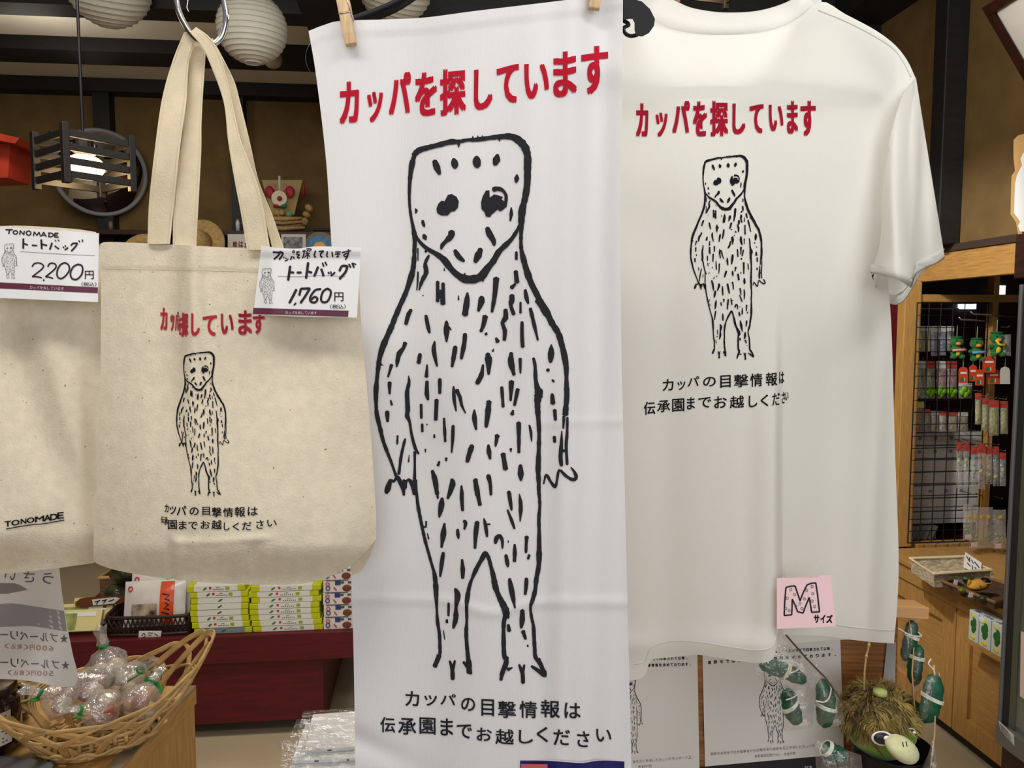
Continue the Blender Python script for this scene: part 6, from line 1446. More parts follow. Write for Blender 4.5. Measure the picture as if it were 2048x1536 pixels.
for lab, x0, y0, x1, y1, dy, col, bv in (('slim clear strap pack with lime ball, leftmost in the strap group', 1913, 884, 1924, 975, 0, mat('grey_green', (120, 140, 120), .5), .25), ('slim clear strap pack with lime ball, second in the strap group', 1927, 884, 1938, 975, 0, mat('grey_green', ()), .25), ('teal beaded strap pack with blue fin', 1942, 893, 1954, 970, -.01, AQ, .5), ('dark teal strap pack in the middle of the strap group', 1955, 888, 1970, 978, -.02, TEAL, .5), ('dark teal strap pack with lime ball near its foot', 1971, 893, 1985, 968, -.01, TEAL, .7), ('dark teal strap pack with lime ball, right of the similar one', 1986, 893, 1998, 972, -.01, TEAL, .7), ('light green and blue strap pack beside the refrigerator', 1999, 905, 2012, 972, -.02, AQ, .4)):
    hpack('strap_pack', lab, 'pack', (x0, y0, x1, y1), YH + dy, None, HR, 'clear strap packs', blobs=[(.5, bv, 4.2, BALL), (.5, bv + .12, 3.4, col), (.45, bv + .24, 3.0, col), (.55, .12, 2.6, col), (.5, bv - .14, 3.0, col)])
YDT = mat('dot_yellow', (226, 176, 40), .5); GLS = mat('green_glass_bits', (90, 170, 80), .2)
for lab, x0, y0, x1, y1, dots in (('clear bag with yellow dot and green bits, left of the bottom bags', 1926, 1000, 1946, 1080, (1937,)), ('large clear bag with row of yellow dots, middle of the bottom bags', 1938, 1004, 1986, 1096, (1950, 1963, 1977)), ('clear bag with yellow dot and red tag at the right by the refrigerator', 1986, 1010, 2012, 1098, (2001,))):
    t = hpack('bead_bag', lab, 'pack', (x0, y0 - 10, x1, y1), YH - .03, None, None, 'clear bead bags', th=.014, blobs=[(.2 + .12 * i, .62 + .1 * (i % 3), 3.0, GLS) for i in range(6)])
    for d_ in dots:
        mb = MB(); c = onY(d_, 1034, YH - .048); mb.lathe([(.0004, -.001), (.008, 0), (.0004, .001)], c, 14, Matrix.Rotation(math.pi / 2, 3, 'X')); part('yellow_dot', mb, YDT, t)
    part('price_tag', bulge([onY(x0 + 4, y1 - 2, YH - .05), onY(x0 + 17, y1 - 2, YH - .05), onY(x0 + 17, y1 - 11, YH - .05), onY(x0 + 4, y1 - 11, YH - .05)], .0006, 2), mat('tag_red_white', (222, 190, 186), .5), t)
# ------------------------------------------------------------------ honey wood counter with panelled doors
YC0 = 1.97
t = thing('panelled_counter', 'low honey wood counter with panelled doors along the right wall', 'counter', (XC, YC0, 0))
part('top', MB().span((XC - .015, YC0, ZK - .022), (XR + .7, YG - .03, ZK)), OAKH, t, bevel=.003)
part('lip', MB().span((XC - .005, YC0, ZK - .085), (XC + .02, YG - .03, ZK - .022)), OAKH, t, bevel=.003)
part('carcass', MB().span((XC + .027, YC0, .055), (XR - .002, YG - .03, ZK - .03)), OAK, t)
part('kick_board', MB().span((XC + .05, YC0, 0), (XC + .07, YG - .03, .06)), mat('kick_dark', (40, 36, 32), .6), t)
ys = onX(1903, 1400, XC).y
def door(ya, yb_):
    mb = MB(); w_ = .075; z0, z1 = .06, ZK - .088
    mb.span((XC + .003, ya + .003, z0), (XC + .026, ya + w_, z1)); mb.span((XC + .003, yb_ - w_, z0), (XC + .026, yb_ - .003, z1))
    mb.span((XC + .003, ya + w_, z0), (XC + .026, yb_ - w_, z0 + w_)); mb.span((XC + .003, ya + w_, z1 - w_), (XC + .026, yb_ - w_, z1))
    f = part('door', mb, OAK, t, bevel=.003)
    mb = MB(); mb.span((XC + .018, ya + w_ - .002, z0 + w_ - .002), (XC + .026, yb_ - w_ + .002, z1 - w_ + .002)); mb2 = finish('panel', mb, OAKH, LOC[t.name], False, .002, False); mb2.parent = f
door(ys, ys + .45); door(ys - .42, ys); 
# trays on the counter
def tray(label, q, hgt, m1, m2, sunk=.0):
    P4 = [onZ(a_, b_, ZK + hgt) for a_, b_ in q]; t = thing('wicker_tray', label, 'tray', (P4[0] + P4[2]) / 2 * 1.0 - Vector((0, 0, hgt)))
    mb = MB(); mb.tube(P4, .006, 6, closed=True); part('rim', mb, m1, t)
    mb = MB(); cen = (P4[0] + P4[1] + P4[2] + P4[3]) / 4; L_ = [Vector((p.x + (cen.x - p.x) * .05, p.y + (cen.y - p.y) * .05, ZK + .004)) for p in P4]
    for i in range(4): 
        a_, b_, c_, d_ = P4[i], P4[(i + 1) % 4], L_[(i + 1) % 4], L_[i]; mb.grid([[a_.lerp(b_, j / 8) for j in range(9)], [d_.lerp(c_, j / 8) for j in range(9)]])
    mb.add(L_, [(0, 1, 2, 3)]); part('woven_side', mb, m2, t)
    return P4
CRW = mat('cream_weave', (226, 212, 182), .8, noise_amt=.4, nscale=50, stretch=(1, 1, 5))
P4 = tray('cream wicker tray with handwritten card on the panelled counter', [(1868, 1148), (1820, 1117), (1928, 1113), (1982, 1140)], .055, mat('cream_cane', (222, 206, 168), .6), CRW)
t = thing('tray_card', 'small handwritten white card leaning inside the cream wicker tray', 'sign', P4[2].lerp(P4[3], .4) - Vector((0, 0, .05)))
q = [P4[2].lerp(P4[3], .12) + Vector((-.012, 0, -.035)), P4[2].lerp(P4[3], .75) + Vector((-.012, 0, -.035)), P4[2].lerp(P4[3], .72) + Vector((-.006, 0, .012)), P4[2].lerp(P4[3], .1) + Vector((-.006, 0, .022))]
part('card', bulge(q, .0005, 2), CARD, t)
mb = MB()
for (u0, v0, u1, v1) in ((.1, .8, .3, .6), (.3, .85, .32, .55), (.42, .75, .55, .6), (.6, .75, .9, .55), (.2, .4, .4, .3), (.5, .42, .55, .15), (.65, .4, .85, .2)):
    f = lambda u, v: (q[0] * (1 - u) + q[1] * u) * (1 - v) + (q[3] * (1 - u) + q[2] * u) * v + Vector((-.002, -.001, .001)); mb.tube([f(u0, v0), f(u1, v1)], .0018, 5)
part('handwriting', mb, MARKER, t)
Q4 = tray('brown wicker tray of small toys at the front of the panelled counter', [(1990, 1205), (1884, 1162), (1960, 1151), (2060, 1185)], .03, mat('brown_cane', (120, 88, 56), .6), mat('brown_weave', (90, 64, 44), .8, noise_amt=.4, nscale=50))
def PZ(a_, b_, h): p = onZ(a_, b_, ZK + h); return p
c = PZ(1956, 1170, .045); k = depth(c) / F
t = thing('yellow_toy', 'yellow plush fish-like toy with black ringed cap in the brown tray', 'plush toy', c - Vector((0, 0, .045)))
mb = MB(); mb.ball(c, (22 * k, 15 * k, 11 * k), 18, Matrix.Rotation(-.15, 3, 'Y')); part('body', mb, mat('toy_ochre', (196, 142, 48), .8, noise_amt=.15, nscale=60), t, smooth=True)
mb = MB(); mb.ball(c + Vector((-19 * k, 0, 5 * k)), (4 * k, 3 * k, 7 * k), 10); part('tail', mb, mat('toy_ochre', ()), t, smooth=True)
mb = MB(); mb.lathe([(10 * k, -3 * k), (10 * k, 1 * k), (6 * k, 6 * k), (.001, 7 * k)], c + Vector((13 * k, -3 * k, 8 * k)), 16); part('cap', mb, BLACKPL, t, smooth=True)
mb = MB(); mb.tube([c + Vector((13 * k + 10.6 * k * math.cos(6.283 * i / 16), -3 * k + 10.6 * k * math.sin(6.283 * i / 16), 7 * k)) for i in range(16)], .0022, 6, closed=True); part('cap_ring', mb, mat('toy_ochre', ()), t, smooth=True)
mb = MB(); mb.ball(c + Vector((-6 * k, -14.5 * k, 3 * k)), 1.2 * k, 8); mb.ball(c + Vector((5 * k, -14.8 * k, -2 * k)), 1.4 * k, 8); part('eye', mb, BLACKPL, t, smooth=True)
for lab, px, py, rx, rz, cc, ca in (('olive green toy at the left of the brown tray', 1925, 1180, 10, 6, (120, 112, 34), 'plush toy'), ('dark green toy in clear wrap at the front of the brown tray', 1968, 1196, 11, 5, (58, 66, 26), 'plush toy'), ('dull green wrapped toy behind the yellow one', 1935, 1157, 12, 6, (78, 84, 40), 'plush toy')):
    c = PZ(px, py, .03); k = depth(c) / F; mb = MB(); mb.ball(c, (rx * k, rx * k * .8, rz * k), 14, fn=lambda u: 1 + .15 * noise.noise(u * 3 + Vector((px, 0, 0)))); solo('small_toy', mb, mat('toy_%d' % px, cc, .4, noise_amt=.3, nscale=60), lab, ca, smooth=True)
for lab, px, py, w_, h_ in (('white price card upright in the brown tray, left one', 1911, 1168, 8, 17), ('small white card low at the brown tray front', 1942, 1190, 9, 9), ('white card at the back of the brown tray by the refrigerator', 1984, 1153, 5, 14)):
    c = PZ(px, py, .03); k = depth(c) / F; mb = MB(); mb.box(c, (w_ * k, .002, h_ * k), Matrix.Rotation(.15, 3, 'Y')); o_ = solo('price_label', mb, CARD, lab, 'card')
# green and yellow boxes on the counter front
BXW = mat('box_pale', (200, 208, 206), .4); GRN = mat('print_leaf_green', (40, 106, 44), .5); LEM = mat('print_lemon', (226, 206, 50), .5)
XB = XC - .055
part('ledge', MB().span((XC - .06, YC0, onX(1940, 1272, XC - .03).z - .012), (XC, onX(1938, 1240, XB).y + .01, onX(1940, 1272, XC - .03).z)), OAKH, [o for o in bpy.data.objects if o.name == 'panelled_counter'][0])
zb = onX(1940, 1272, XC - .03).z + .001; zt = onX(1938, 1218, XB).z
for i, (pa, pb) in enumerate(((1938, 1958), (1959, 1983), (1984, 2008))):
    y1_ = onX(pa, 1240, XB).y; y0_ = onX(pb, 1250, XB).y + .003
    t = thing('picture_box', 'leaf and lemon printed box, %s on the counter front ledge' % ['first from the left', 'second from the left with sticker', 'third from the left'][i], 'box', (XB, y0_, zb), 'leaf and lemon boxes')
    part('carton', MB().span((XB, y0_, zb), (XC - .008, y1_, zt)), BXW, t, bevel=.002); yc = (y0_ + y1_) / 2; w_ = y1_ - y0_; h_ = zt - zb
    mb = MB()
    for u, v, s in ((.1, .70, .2), (-.1, .58, .22), (.12, .48, .2), (0, .40, .2), (.15, .62, .16)): mb.ball((XB - .0006, yc - u * w_, zb + v * h_), (.0012, s * w_, s * w_ * 1.3), 10)
    part('leaf_print', mb, GRN, t, smooth=True)
    mb = MB(); mb.ball((XB - .0006, yc, zb + .15 * h_), (.0013, .26 * w_, .08 * h_), 10); mb.ball((XB - .0006, yc + .1 * w_, zb + .86 * h_), (.0013, .2 * w_, .07 * h_), 10); part('lemon_print', mb, LEM, t, smooth=True)
    mb = MB(); 
    for j in range(5): mb.box((XB + .012 + .004 * (j % 2), y0_ + w_ * (.2 + .14 * j), zt + .0004), (.012, .004, .0008))
    part('top_print', mb, mat('print_grey_blue', (90, 96, 130), .6), t)
    if i == 1:
        mb = MB(); mb.ball((XB - .001, yc + .3 * w_, zb + .86 * h_), (.0014, .28 * w_, .10 * h_), 12); part('round_sticker', mb, mat('sticker', (210, 228, 220), .3), t, smooth=True)
# ------------------------------------------------------------------ glass-door refrigerator at the right edge
XF = 1.5; ye = onX(1994, 1445, XF).y; yb_ = .9
GFR = mat('fridge_grey', (108, 108, 110), .4, metal=.2); GSK = mat('gasket', (34, 35, 36), .6)
t = thing('display_refrigerator', 'grey framed glass door display refrigerator cut off by the right edge', 'refrigerator', (XF, yb_, .03))
zr = onX(1992, 1442, XF).z; ztp = onX(2026, 570, XF).z
y2 = onX(2022, 1000, XF).y; y3 = onX(2034, 1000, XF).y
mb = MB(); mb.span((XF + .04, yb_, zr - .5), (XF + .06, ye, ztp)); mb.span((XF + .02, ye - .012, zr), (XF + .48, ye, ztp)); mb.span((XF + .46, yb_, zr), (XF + .48, ye, ztp)); mb = MB(); mb.span((XF + .02, ye - .012, zr), (XF + .48, ye, ztp)); mb.span((XF + .46, yb_, zr), (XF + .48, ye - .012, ztp)); mb.span((XF + .02, yb_, zr - .02), (XF + .48, ye, zr)); mb.span((XF + .02, yb_, ztp), (XF + .48, ye, ztp + .02)); part('cabinet', mb, GFR, t)
part('door_frame', MB().span((XF, y2, zr), (XF + .02, ye, ztp)), GFR, t, bevel=.002)
part('lower_rail', MB().span((XF - .004, yb_, zr - .055), (XF + .02, ye, zr)), GFR, t, bevel=.002)
part('upper_panel', MB().span((XF - .004, yb_, ztp - .105), (XF + .018, ye - .05, ztp)), mat('fridge_panel', (122, 122, 122), .4), t)
part('gasket', MB().span((XF + .006, y3, zr), (XF + .022, y2, ztp)), GSK, t)
part('inner_rail', MB().span((XF + .008, y3 - .02, zr), (XF + .02, y3, ztp)), mat('rail_olive', (84, 88, 72), .4), t)
part('glass_door', MB().span((XF + .010, yb_, zr), (XF + .014, y3 - .02, ztp)), film('fridge_glass', (225, 235, 225), .82, .03, .0, 10, .06), t)
part('shelf', MB().span((XF + .05, yb_, zr + .5), (XF + .44, ye - .03, zr + .51)), mat('shelf_white', (180, 184, 180), .4), t)
part('plinth', MB().span((XF + .01, yb_, .0), (XF + .46, ye - .01, zr - .055)), DKWOOD, t)
mb = MB(); p = [onX(2002, 1462, XF - .005), onX(2029, 1492, XF - .005), onX(2028, 1470, XF - .005), onX(1997, 1441, XF - .005)]
lb = finish('data_plate', bulge(p, .0006, 2), mat('plate_white', (206, 206, 200), .5), LOC[t.name], False, 0, False); lb.parent = t
mb = MB(); a_, b_, c_, d_ = p
for i in range(6):
    v = .15 + .13 * i; l0 = a_.lerp(d_, v) ; l1 = b_.lerp(c_, v); mb.tube([l0.lerp(l1, .08) + Vector((-.001, 0, 0)), l0.lerp(l1, .9 - .12 * (i % 3)) + Vector((-.001, 0, 0))], .0008, 4)
o_ = finish('plate_text', mb, GREYINK, LOC[t.name], False, 0, False); o_.parent = lb
mb = MB(); p = [onX(2040, 1392, XF + .006), onX(2080, 1420, XF + .006), onX(2080, 1280, XF + .006), onX(2042, 1262, XF + .006)]
part('notice', bulge(p, .0006, 2), mat('notice_pink', (222, 200, 196), .5), t)
for i in range(5):
    y_ = ye - .12 - .075 * i; mb = MB(); mb.lathe([(.028, 0), (.03, .01), (.03, .12), (.012, .17), (.012, .2)], (XF + .16, y_, zr + .001), 16)
    solo('drink_bottle', mb, mat('drink_green', (70, 110, 70), .2), 'green bottle inside the glass door refrigerator, lower shelf', 'bottle', 'bottles in the refrigerator', smooth=True) if i < 1 else None
zt1_ = onX(2036, 468, XF + .05).z; y0_ = onX(2029, 510, XF + .05).y
solo('dark_crate', MB().span((XF + .05, yb_, ztp + .021), (XF + .44, y0_, zt1_)), DKWOOD, 'dark wooden crate lying on top of the grey refrigerator', 'crate', bevel=.003)
# bottle shaped card standing on the crate
t = thing('bottle_shaped_card', 'white bottle-shaped card on brown cardboard, cut off by the right edge', 'card', onX(2040, 468, XF + .07))
def flat(mb, q, x, th):
    n = len(q); mb.add([onX(a_, b_, x) for a_, b_ in q] + [onX(a_, b_, x) + Vector((th, 0, 0)) for a_, b_ in q], [tuple(range(n)), tuple(range(2 * n - 1, n - 1, -1))] + [(i, i + n, (i + 1) % n + n, (i + 1) % n) for i in range(n)])
mb = MB(); flat(mb, [(2027, 280), (2036, 271), (2090, 255), (2090, 468), (2036, 468), (2032, 445), (2021, 428), (2023, 352), (2030, 342), (2027, 316)], XF + .08, .004); part('cardboard', mb, mat('kraft_card', (166, 132, 84), .8), t)
mb = MB(); flat(mb, [(2041, 318), (2046, 306), (2090, 298), (2090, 464), (2040, 463), (2036, 452), (2040, 443), (2028, 426), (2030, 368), (2034, 350), (2044, 330)], XF + .072, .004); part('white_bottle', mb, mat('white_cutout', (200, 202, 204), .5), t)
# framed picture hung high on the right, leaning out
A, B, C, Dd = (1963, 16), (2050, -36), (2140, 115), (2072, 204)
t = thing('framed_picture', 'dark framed picture hung high and leaning out at the top right corner', 'picture', W(2050, 200, 2.0))
def fp(u, v, e=0): x = (A[0] * (1 - u) + B[0] * u) * (1 - v) + (Dd[0] * (1 - u) + C[0] * u) * v; y = (A[1] * (1 - u) + B[1] * u) * (1 - v) + (Dd[1] * (1 - u) + C[1] * u) * v; return W(x, y, 2.05 - .25 * u - .05 * v - e)
def fbar(u0, v0, u1, v1, e0, e1, mm, nm):
    mb = MB(); mb.hull8([fp(u0, v0, e1), fp(u1, v0, e1), fp(u1, v1, e1), fp(u0, v1, e1)], [fp(u0, v0, e0), fp(u1, v0, e0), fp(u1, v1, e0), fp(u0, v1, e0)]); part(nm, mb, mm, t)
FRW = mat('frame_mahogany', (52, 24, 18), .3, noise_amt=.3, nscale=20)
fbar(0, 0, 1, .10, 0, .02, FRW, 'frame_side'); fbar(0, .9, 1, 1, 0, .02, FRW, 'frame_side'); fbar(0, .1, .18, .9, 0, .02, FRW, 'frame_side'); fbar(.82, .1, 1, .9, 0, .02, FRW, 'frame_side')
fbar(.18, .1, .82, .9, 0, .006, mat('mount_white', (196, 192, 186), .5), 'mount'); fbar(.36, .42, .8, .88, .006, .008, mat('dim_photo', (92, 82, 72), .3, noise_amt=.5, nscale=18), 'photograph')
# ================================================================== poster board, charms and plush below the shirt
BP = 1.52; DBD = lambda x, y: BP + .00010 * (1795 - x)
DB = DBD
PINE = mat('pine_board', (176, 118, 62), .5, noise_amt=.3, nscale=7, stretch=(1.2, 1.2, 26))
t = thing('poster_board', 'pine board with grey posters standing behind the shirt hem', 'board', W(1500, 1660, BP))
mb = MB(); q = [(1090, 1212), (1796, 1212), (1790, 1720), (1090, 1720)]; mb.hull8([W(a, b, DB(a, b)) for a, b in q], [W(a, b, DB(a, b)) + FW * .018 for a, b in q]); part('panel', mb, PINE, t)
mb = MB(); q0 = [(1100, 1168), (1859, 1216), (1857, 1239), (1100, 1192)]; q1 = [(1100, 1158), (1828, 1200), (1828, 1216), (1100, 1176)]; mb.hull8([W(a, b, 1.40) for a, b in q0], [W(a, b, 1.62) for a, b in q1]); part('shelf', mb, mat('pale_pine', (214, 164, 108), .5, noise_amt=.12, nscale=8, stretch=(1, 12, 12)), t, bevel=.001)
mb = MB(); q = [(1774, 1284), (1792, 1284), (1790, 1365), (1766, 1362)]; sheet(mb, coons([q[0], q[1]], [q[3], q[2]], [q[0], q[3]], [q[1], q[2]], 3, 3), lambda x, y: DB(x, y) - .004, lambda x, y: DB(x, y) - .002); part('plastic_sleeve', mb, mat('grey_sleeve', (186, 186, 186), .3), t)
for nm, (x0, y0, x1, y1) in (('grain_seam', (1397, 1464, 1404, 1465.4)), ('grain_seam', (1690, 1380, 1790, 1381))):
    mb = MB(); poly(mb, [(x0, y0), (x1, y0), (x1, y1), (x0, y1)], DB, .0006); part(nm, mb, mat('seam_dark', (70, 44, 24), .7), t)
SHEETM = mat('poster_paper', (232, 231, 229), .55, spec=.3); PBK = mat('poster_ink', (44, 42, 46), .6)
DP = lambda x, y: DB(x, y) - .003 - .004 * gs(y - 1440, 60) 
def poster(label, q, l1, l2, figb, c1, c2, hide=None):
    t = thing('poster', label, 'poster', W((q[2][0] + q[3][0]) / 2, max(q[2][1], q[3][1]), BP - .004), None)
    mb = MB(); sheet(mb, coons([q[0], q[1]], [q[3], q[2]], [q[0], q[3]], [q[1], q[2]], 16, 24), DP, lambda x, y: DP(x, y) + .0006); part('paper', mb, SHEETM, t, smooth=True)
    mb = MB()
    for tx, a, b, h, wt in (l1, l2): line(mb, tx, a, b, h, DP, .0008, wt)
    part('heading', mb, PBK, t)
    mb = MB(); figure(mb, DP, fit(*figb), .145, .0008, jag=.08, minw=.9); part('printed_figure', mb, PBK, t)
    mb = MB()
    for tx, a, b, h, wt in (c1, c2): line(mb, tx, a, b, h, DP, .0008, wt)
    part('caption', mb, GREYINK, t)
poster('grey-white poster with drawn figure, half hidden behind the long towel', [(1095, 1272), (1394, 1268), (1399, 1545), (1100, 1566)],
       ('近で目撃されて以降、', (1307, 1317.5), (1374, 1316), 7.6, .03), ('目撃情報を求めております。', (1291, 1331), (1381, 1328.5), 7.6, .03), (1226, 1348, 1286, 1508),
       ('査を元に作成したカッパのモンタージュ。', (1268, 1523.5), (1386, 1514), 6.6, .0), ('性別不明', (1279, 1534), (1300, 1532), 6.6, 0))
poster('grey-white poster with drawn figure, right of the pine gap under the shirt', [(1404, 1266), (1680, 1262), (1688, 1508), (1410, 1533)],
       ('は、・ヶ石川付近で目撃されて以降、', (1552, 1303), (1664, 1297), 7.6, .03), ('遠野市ではカッパの目撃情報を求めております。', (1419, 1325), (1671, 1309), 7.9, .03), (1518, 1330, 1578, 1488),
       ('画家の多田祐子氏が目撃者からの聞き取り調査を元に作成したカッパの', (1424, 1508), (1627, 1491.5), 6.6, 0), ('身長60cmぐらい、性別不明', (1512, 1512.5), (1588, 1507), 6.6, 0))
t = thing('dark_sheet', 'near-black sheet below the right poster, white letter tops showing', 'sheet', W(1540, 1620, BP))
mb = MB(); q = [(1396, 1534), (1700, 1507), (1704, 1650), (1396, 1650)]; sheet(mb, coons([q[0], q[1]], [q[3], q[2]], [q[0], q[3]], [q[1], q[2]], 4, 4), lambda x, y: DB(x, y) - .0018, lambda x, y: DB(x, y) - .0012); part('paper', mb, mat('dark_paper', (26, 26, 34), .45), t)
mb = MB()
for ch, x in (('J', 1607), ('K', 1613), ('I', 1619)): put(mb, ch, (x, 1532, x + 4.6, 1542), lambda a, b: DB(a, b) - .0018, .0008, .02)
part('lettering', mb, WHITEINK, t)

# ------------------------------------------------------------------ green cucumber charms in clear bags on thin rods
CUC = mat('cucumber_green', (14, 92, 62), .55, noise_amt=.25, nscale=50, bump=.5, bscale=160); TWINE = mat('white_twine', (222, 220, 206), .8)
BAG = film('charm_bag_film', (255, 255, 255), .84, .06, 1.0, 60, .04)
ROD = mat('brown_rod', (92, 62, 46), .6); BAMB = mat('straw_rod', (196, 164, 112), .6)
def charm(label, a, b, wpx, d, bag, ties, rod=None, rodm=None, loop=None, seed=0):
    A_, B_ = W(a[0], a[1], d), W(b[0], b[1], d); ax = B_ - A_; L_ = ax.length; ax.normalize(); r = wpx / 2 * d / F
    sd = ax.cross(FW).normalized(); 
    t = thing('cucumber_charm', label, 'charm', Vector(((A_.x + B_.x) / 2, (A_.y + B_.y) / 2, min(A_.z, B_.z))), 'bagged cucumber charms')
    pts = []; rad = []
    for i in range(15):
        s_ = i / 14; pts.append(A_ + ax * (L_ * s_) + sd * (.10 * L_ * .6 * math.sin(math.pi * s_)) * (1 if seed % 2 else -1)); e_ = 2 * s_ - 1
        rad.append(max(.0012, r * (1 - abs(e_) ** 3.2) ** .5 * (1 + .06 * math.sin(i * 1.9 + seed))))
    mb = MB(); mb.tube(pts, rad, 16); part('cucumber', mb, CUC, t, smooth=True)
    mb = MB()
    for s_, tilt in ties:
        c = A_ + ax * (L_ * s_); R_ = Matrix((sd, ax, -FW)).transposed()
        rr_ = r * (1 - abs(2 * s_ - 1) ** 3.2) ** .5 * 1.07
        o_ = sd * (.10 * L_ * .6 * math.sin(math.pi * s_)) * (1 if seed % 2 else -1)
        for k in range(3): mb.tube([c + o_ + R_ @ Vector((rr_ * math.cos(6.283 * j / 20), tilt * rr_ * math.cos(6.283 * j / 20) + .0022 * (k - 1), rr_ * math.sin(6.283 * j / 20))) for j in range(20)], .0013, 5, closed=True)
    if loop: mb.tube([W(v.x, v.y, d - r * 1.12 / 1) for v in catmull([(x, y, 0) for x, y in loop], 5)], .0013, 6)
    part('twine', mb, TWINE, t, smooth=True)
    n = 8; f1, f2 = [], []; bl, br, tr, tl = [Vector((x, y, 0)) for x, y in bag]
    for i in range(n + 1):
        r1, r2 = [], []
        for j in range(n + 1):
            u, v = j / n, i / n; p = (bl * (1 - u) + br * u) * (1 - v) + (tl * (1 - u) + tr * u) * v; h = (r * 1.25) * max(0, math.sin(math.pi * u) * math.sin(math.pi * v)) ** .4 + .0008; w_ = .004 * noise.noise(Vector((u * 5 + seed, v * 5, seed * 2.7)))
            r1.append(W(p.x, p.y, d - h + w_)); r2.append(W(p.x, p.y, d + h + w_))
        f1.append(r1); f2.append(r2)
    mb = MB(); mb.grid(f1); mb.grid(f2, True); part('clear_bag', mb, BAG, t, smooth=True)
    if rod:
        mb = MB(); mb.tube([W(x, y, dd) for x, y, dd in rod], .0016 if rodm is ROD else .0013, 6); part('rod', mb, rodm, t, smooth=True)
charm('cucumber charm lying aslant just under the shirt hem', (1518, 1330), (1613, 1364), 31, 1.30, [(1500, 1352), (1610, 1392), (1640, 1330), (1560, 1278)], [(.52, .25)], rod=[(1572, 1270, 1.27), (1612, 1316, 1.27), (1652, 1357, 1.26), (1702, 1428, 1.255), (1768, 1515, 1.25)], rodm=ROD, loop=[(1565, 1322), (1592, 1326), (1598, 1336), (1588, 1344), (1572, 1350), (1566, 1364)], seed=1)
charm('cucumber charm hanging below the slanting one, bag over the poster figure', (1576, 1376), (1597, 1449), 34, 1.31, [(1568, 1462), (1625, 1455), (1632, 1375), (1566, 1368)], [(.42, -.5)], loop=[(1572, 1400), (1588, 1394), (1600, 1382)], seed=2)
charm('cucumber charm upright right of the poster figure, on the brown rod', (1645, 1357), (1647, 1456), 37, 1.29, [(1632, 1462), (1690, 1448), (1680, 1388), (1630, 1345)], [(.56, .3)], loop=[(1632, 1402), (1648, 1404), (1658, 1396), (1662, 1376), (1655, 1362)], seed=3)
charm('cucumber charm lying at the bottom left of the fuzzy plush', (1647, 1492), (1694, 1514), 34, 1.22, [(1634, 1560), (1728, 1560), (1722, 1510), (1628, 1478)], [(.15, .2)], seed=4)
charm('uppermost of the three cucumber charms right of the shirt, dark wrapped', (1824, 1240), (1808, 1322), 27, 1.42, [(1800, 1345), (1822, 1330), (1842, 1232), (1806, 1250)], [(.38, .2)], rod=[(1815, 1228, 1.42), (1822, 1260, 1.41), (1825, 1330, 1.41), (1826, 1400, 1.40), (1824, 1500, 1.38)], rodm=BAMB, loop=[(1796, 1256), (1806, 1262), (1815, 1268), (1828, 1272), (1843, 1272), (1836, 1264)], seed=5)
charm('middle of the three cucumber charms right of the shirt', (1840, 1290), (1830, 1372), 28, 1.41, [(1820, 1385), (1842, 1380), (1850, 1290), (1826, 1300)], [(.30, .1)], rod=[(1828, 1290, 1.41), (1824, 1345, 1.39), (1830, 1420, 1.38), (1828, 1510, 1.37)], rodm=BAMB, seed=6)
charm('lowest of the three cucumber charms right of the shirt, twine round its waist', (1868, 1347), (1848, 1446), 38, 1.36, [(1836, 1444), (1862, 1448), (1882, 1345), (1846, 1356)], [(.48, .2)], rod=[(1868, 1330, 1.36), (1871, 1400, 1.35), (1869, 1470, 1.34), (1858, 1560, 1.32)], rodm=BAMB, loop=[(1862, 1318), (1857, 1328), (1866, 1338), (1870, 1348)], seed=7)
mb = MB(); mb.tube([W(x, y, 1.36) for x, y in ((1742, 1262), (1738, 1290), (1732, 1315), (1729, 1345), (1728, 1380))], .0016, 6)
for x, y in ((1738, 1290), (1733, 1312)): mb.ball(W(x, y, 1.358), .0028, 8)
solo('straw_stick', mb, BAMB, 'thin knotted straw stem rising from the fuzzy plush to the shirt hem', 'stem', smooth=True)
# clear conical bag at the bottom right
t = thing('conical_bag', 'clear conical bag with twine under the lowest cucumber charm', 'bag', W(1862, 1600, 1.33))
mb = MB(); c = W(1862, 1575, 1.33); mb.lathe([(.001, .085), (.006, .06), (.018, .02), (.028, -.02), (.028, -.04)], c, 18); part('film', mb, BAG, t, smooth=True)
mb = MB(); mb.ball(c + Vector((0, 0, -.008)), (.014, .014, .016), 12); part('green_charm', mb, CUC, t, smooth=True)

# ------------------------------------------------------------------ fuzzy plush creature in a black bucket
DPL = 1.36; kp = DPL / F; hc = W(1762, 1452, DPL + .05); HR_ = 76 * kp
t = thing('black_bucket', 'round black bucket holding the fuzzy green-faced plush', 'bucket', W(1778, 1640, DPL + .06))
bc = W(1782, 1520, DPL + .05); mb = MB(); R0 = 76 * kp
prof = [(R0 * .86, -.20), (R0, .028), (R0 * 1.03, .030), (R0 * 1.03, .024), (R0 * .97, .022), (R0 * .84, -.19)]
mb.lathe(prof, bc, 40); part('body', mb, BLACKPL, t, smooth=True)
t = thing('fuzzy_plush', 'plush toy with olive fur cap, green face and pale beak in black bucket', 'plush toy', hc - Vector((0, 0, HR_)))
FACE = mat('plush_face_green', (124, 164, 52), .85, noise_amt=.1, nscale=120, sheen=.3)
mb = MB(); mb.ball(hc, (HR_ * .92, HR_ * .85, HR_ * .86), 28); part('head', mb, FACE, t, smooth=True)
BEAK = mat('plush_beak', (212, 212, 168), .85, noise_amt=.06, nscale=120)
fw = Vector((RT.x * .42 - FW.x * .9, RT.y * .42 - FW.y * .9, -.10)).normalized(); fs_ = Vector((0, 0, 1)).cross(fw).normalized(); fu = fw.cross(fs_)
def H(a, b, c_): return hc + (fs_ * a + fu * b + fw * c_) * HR_
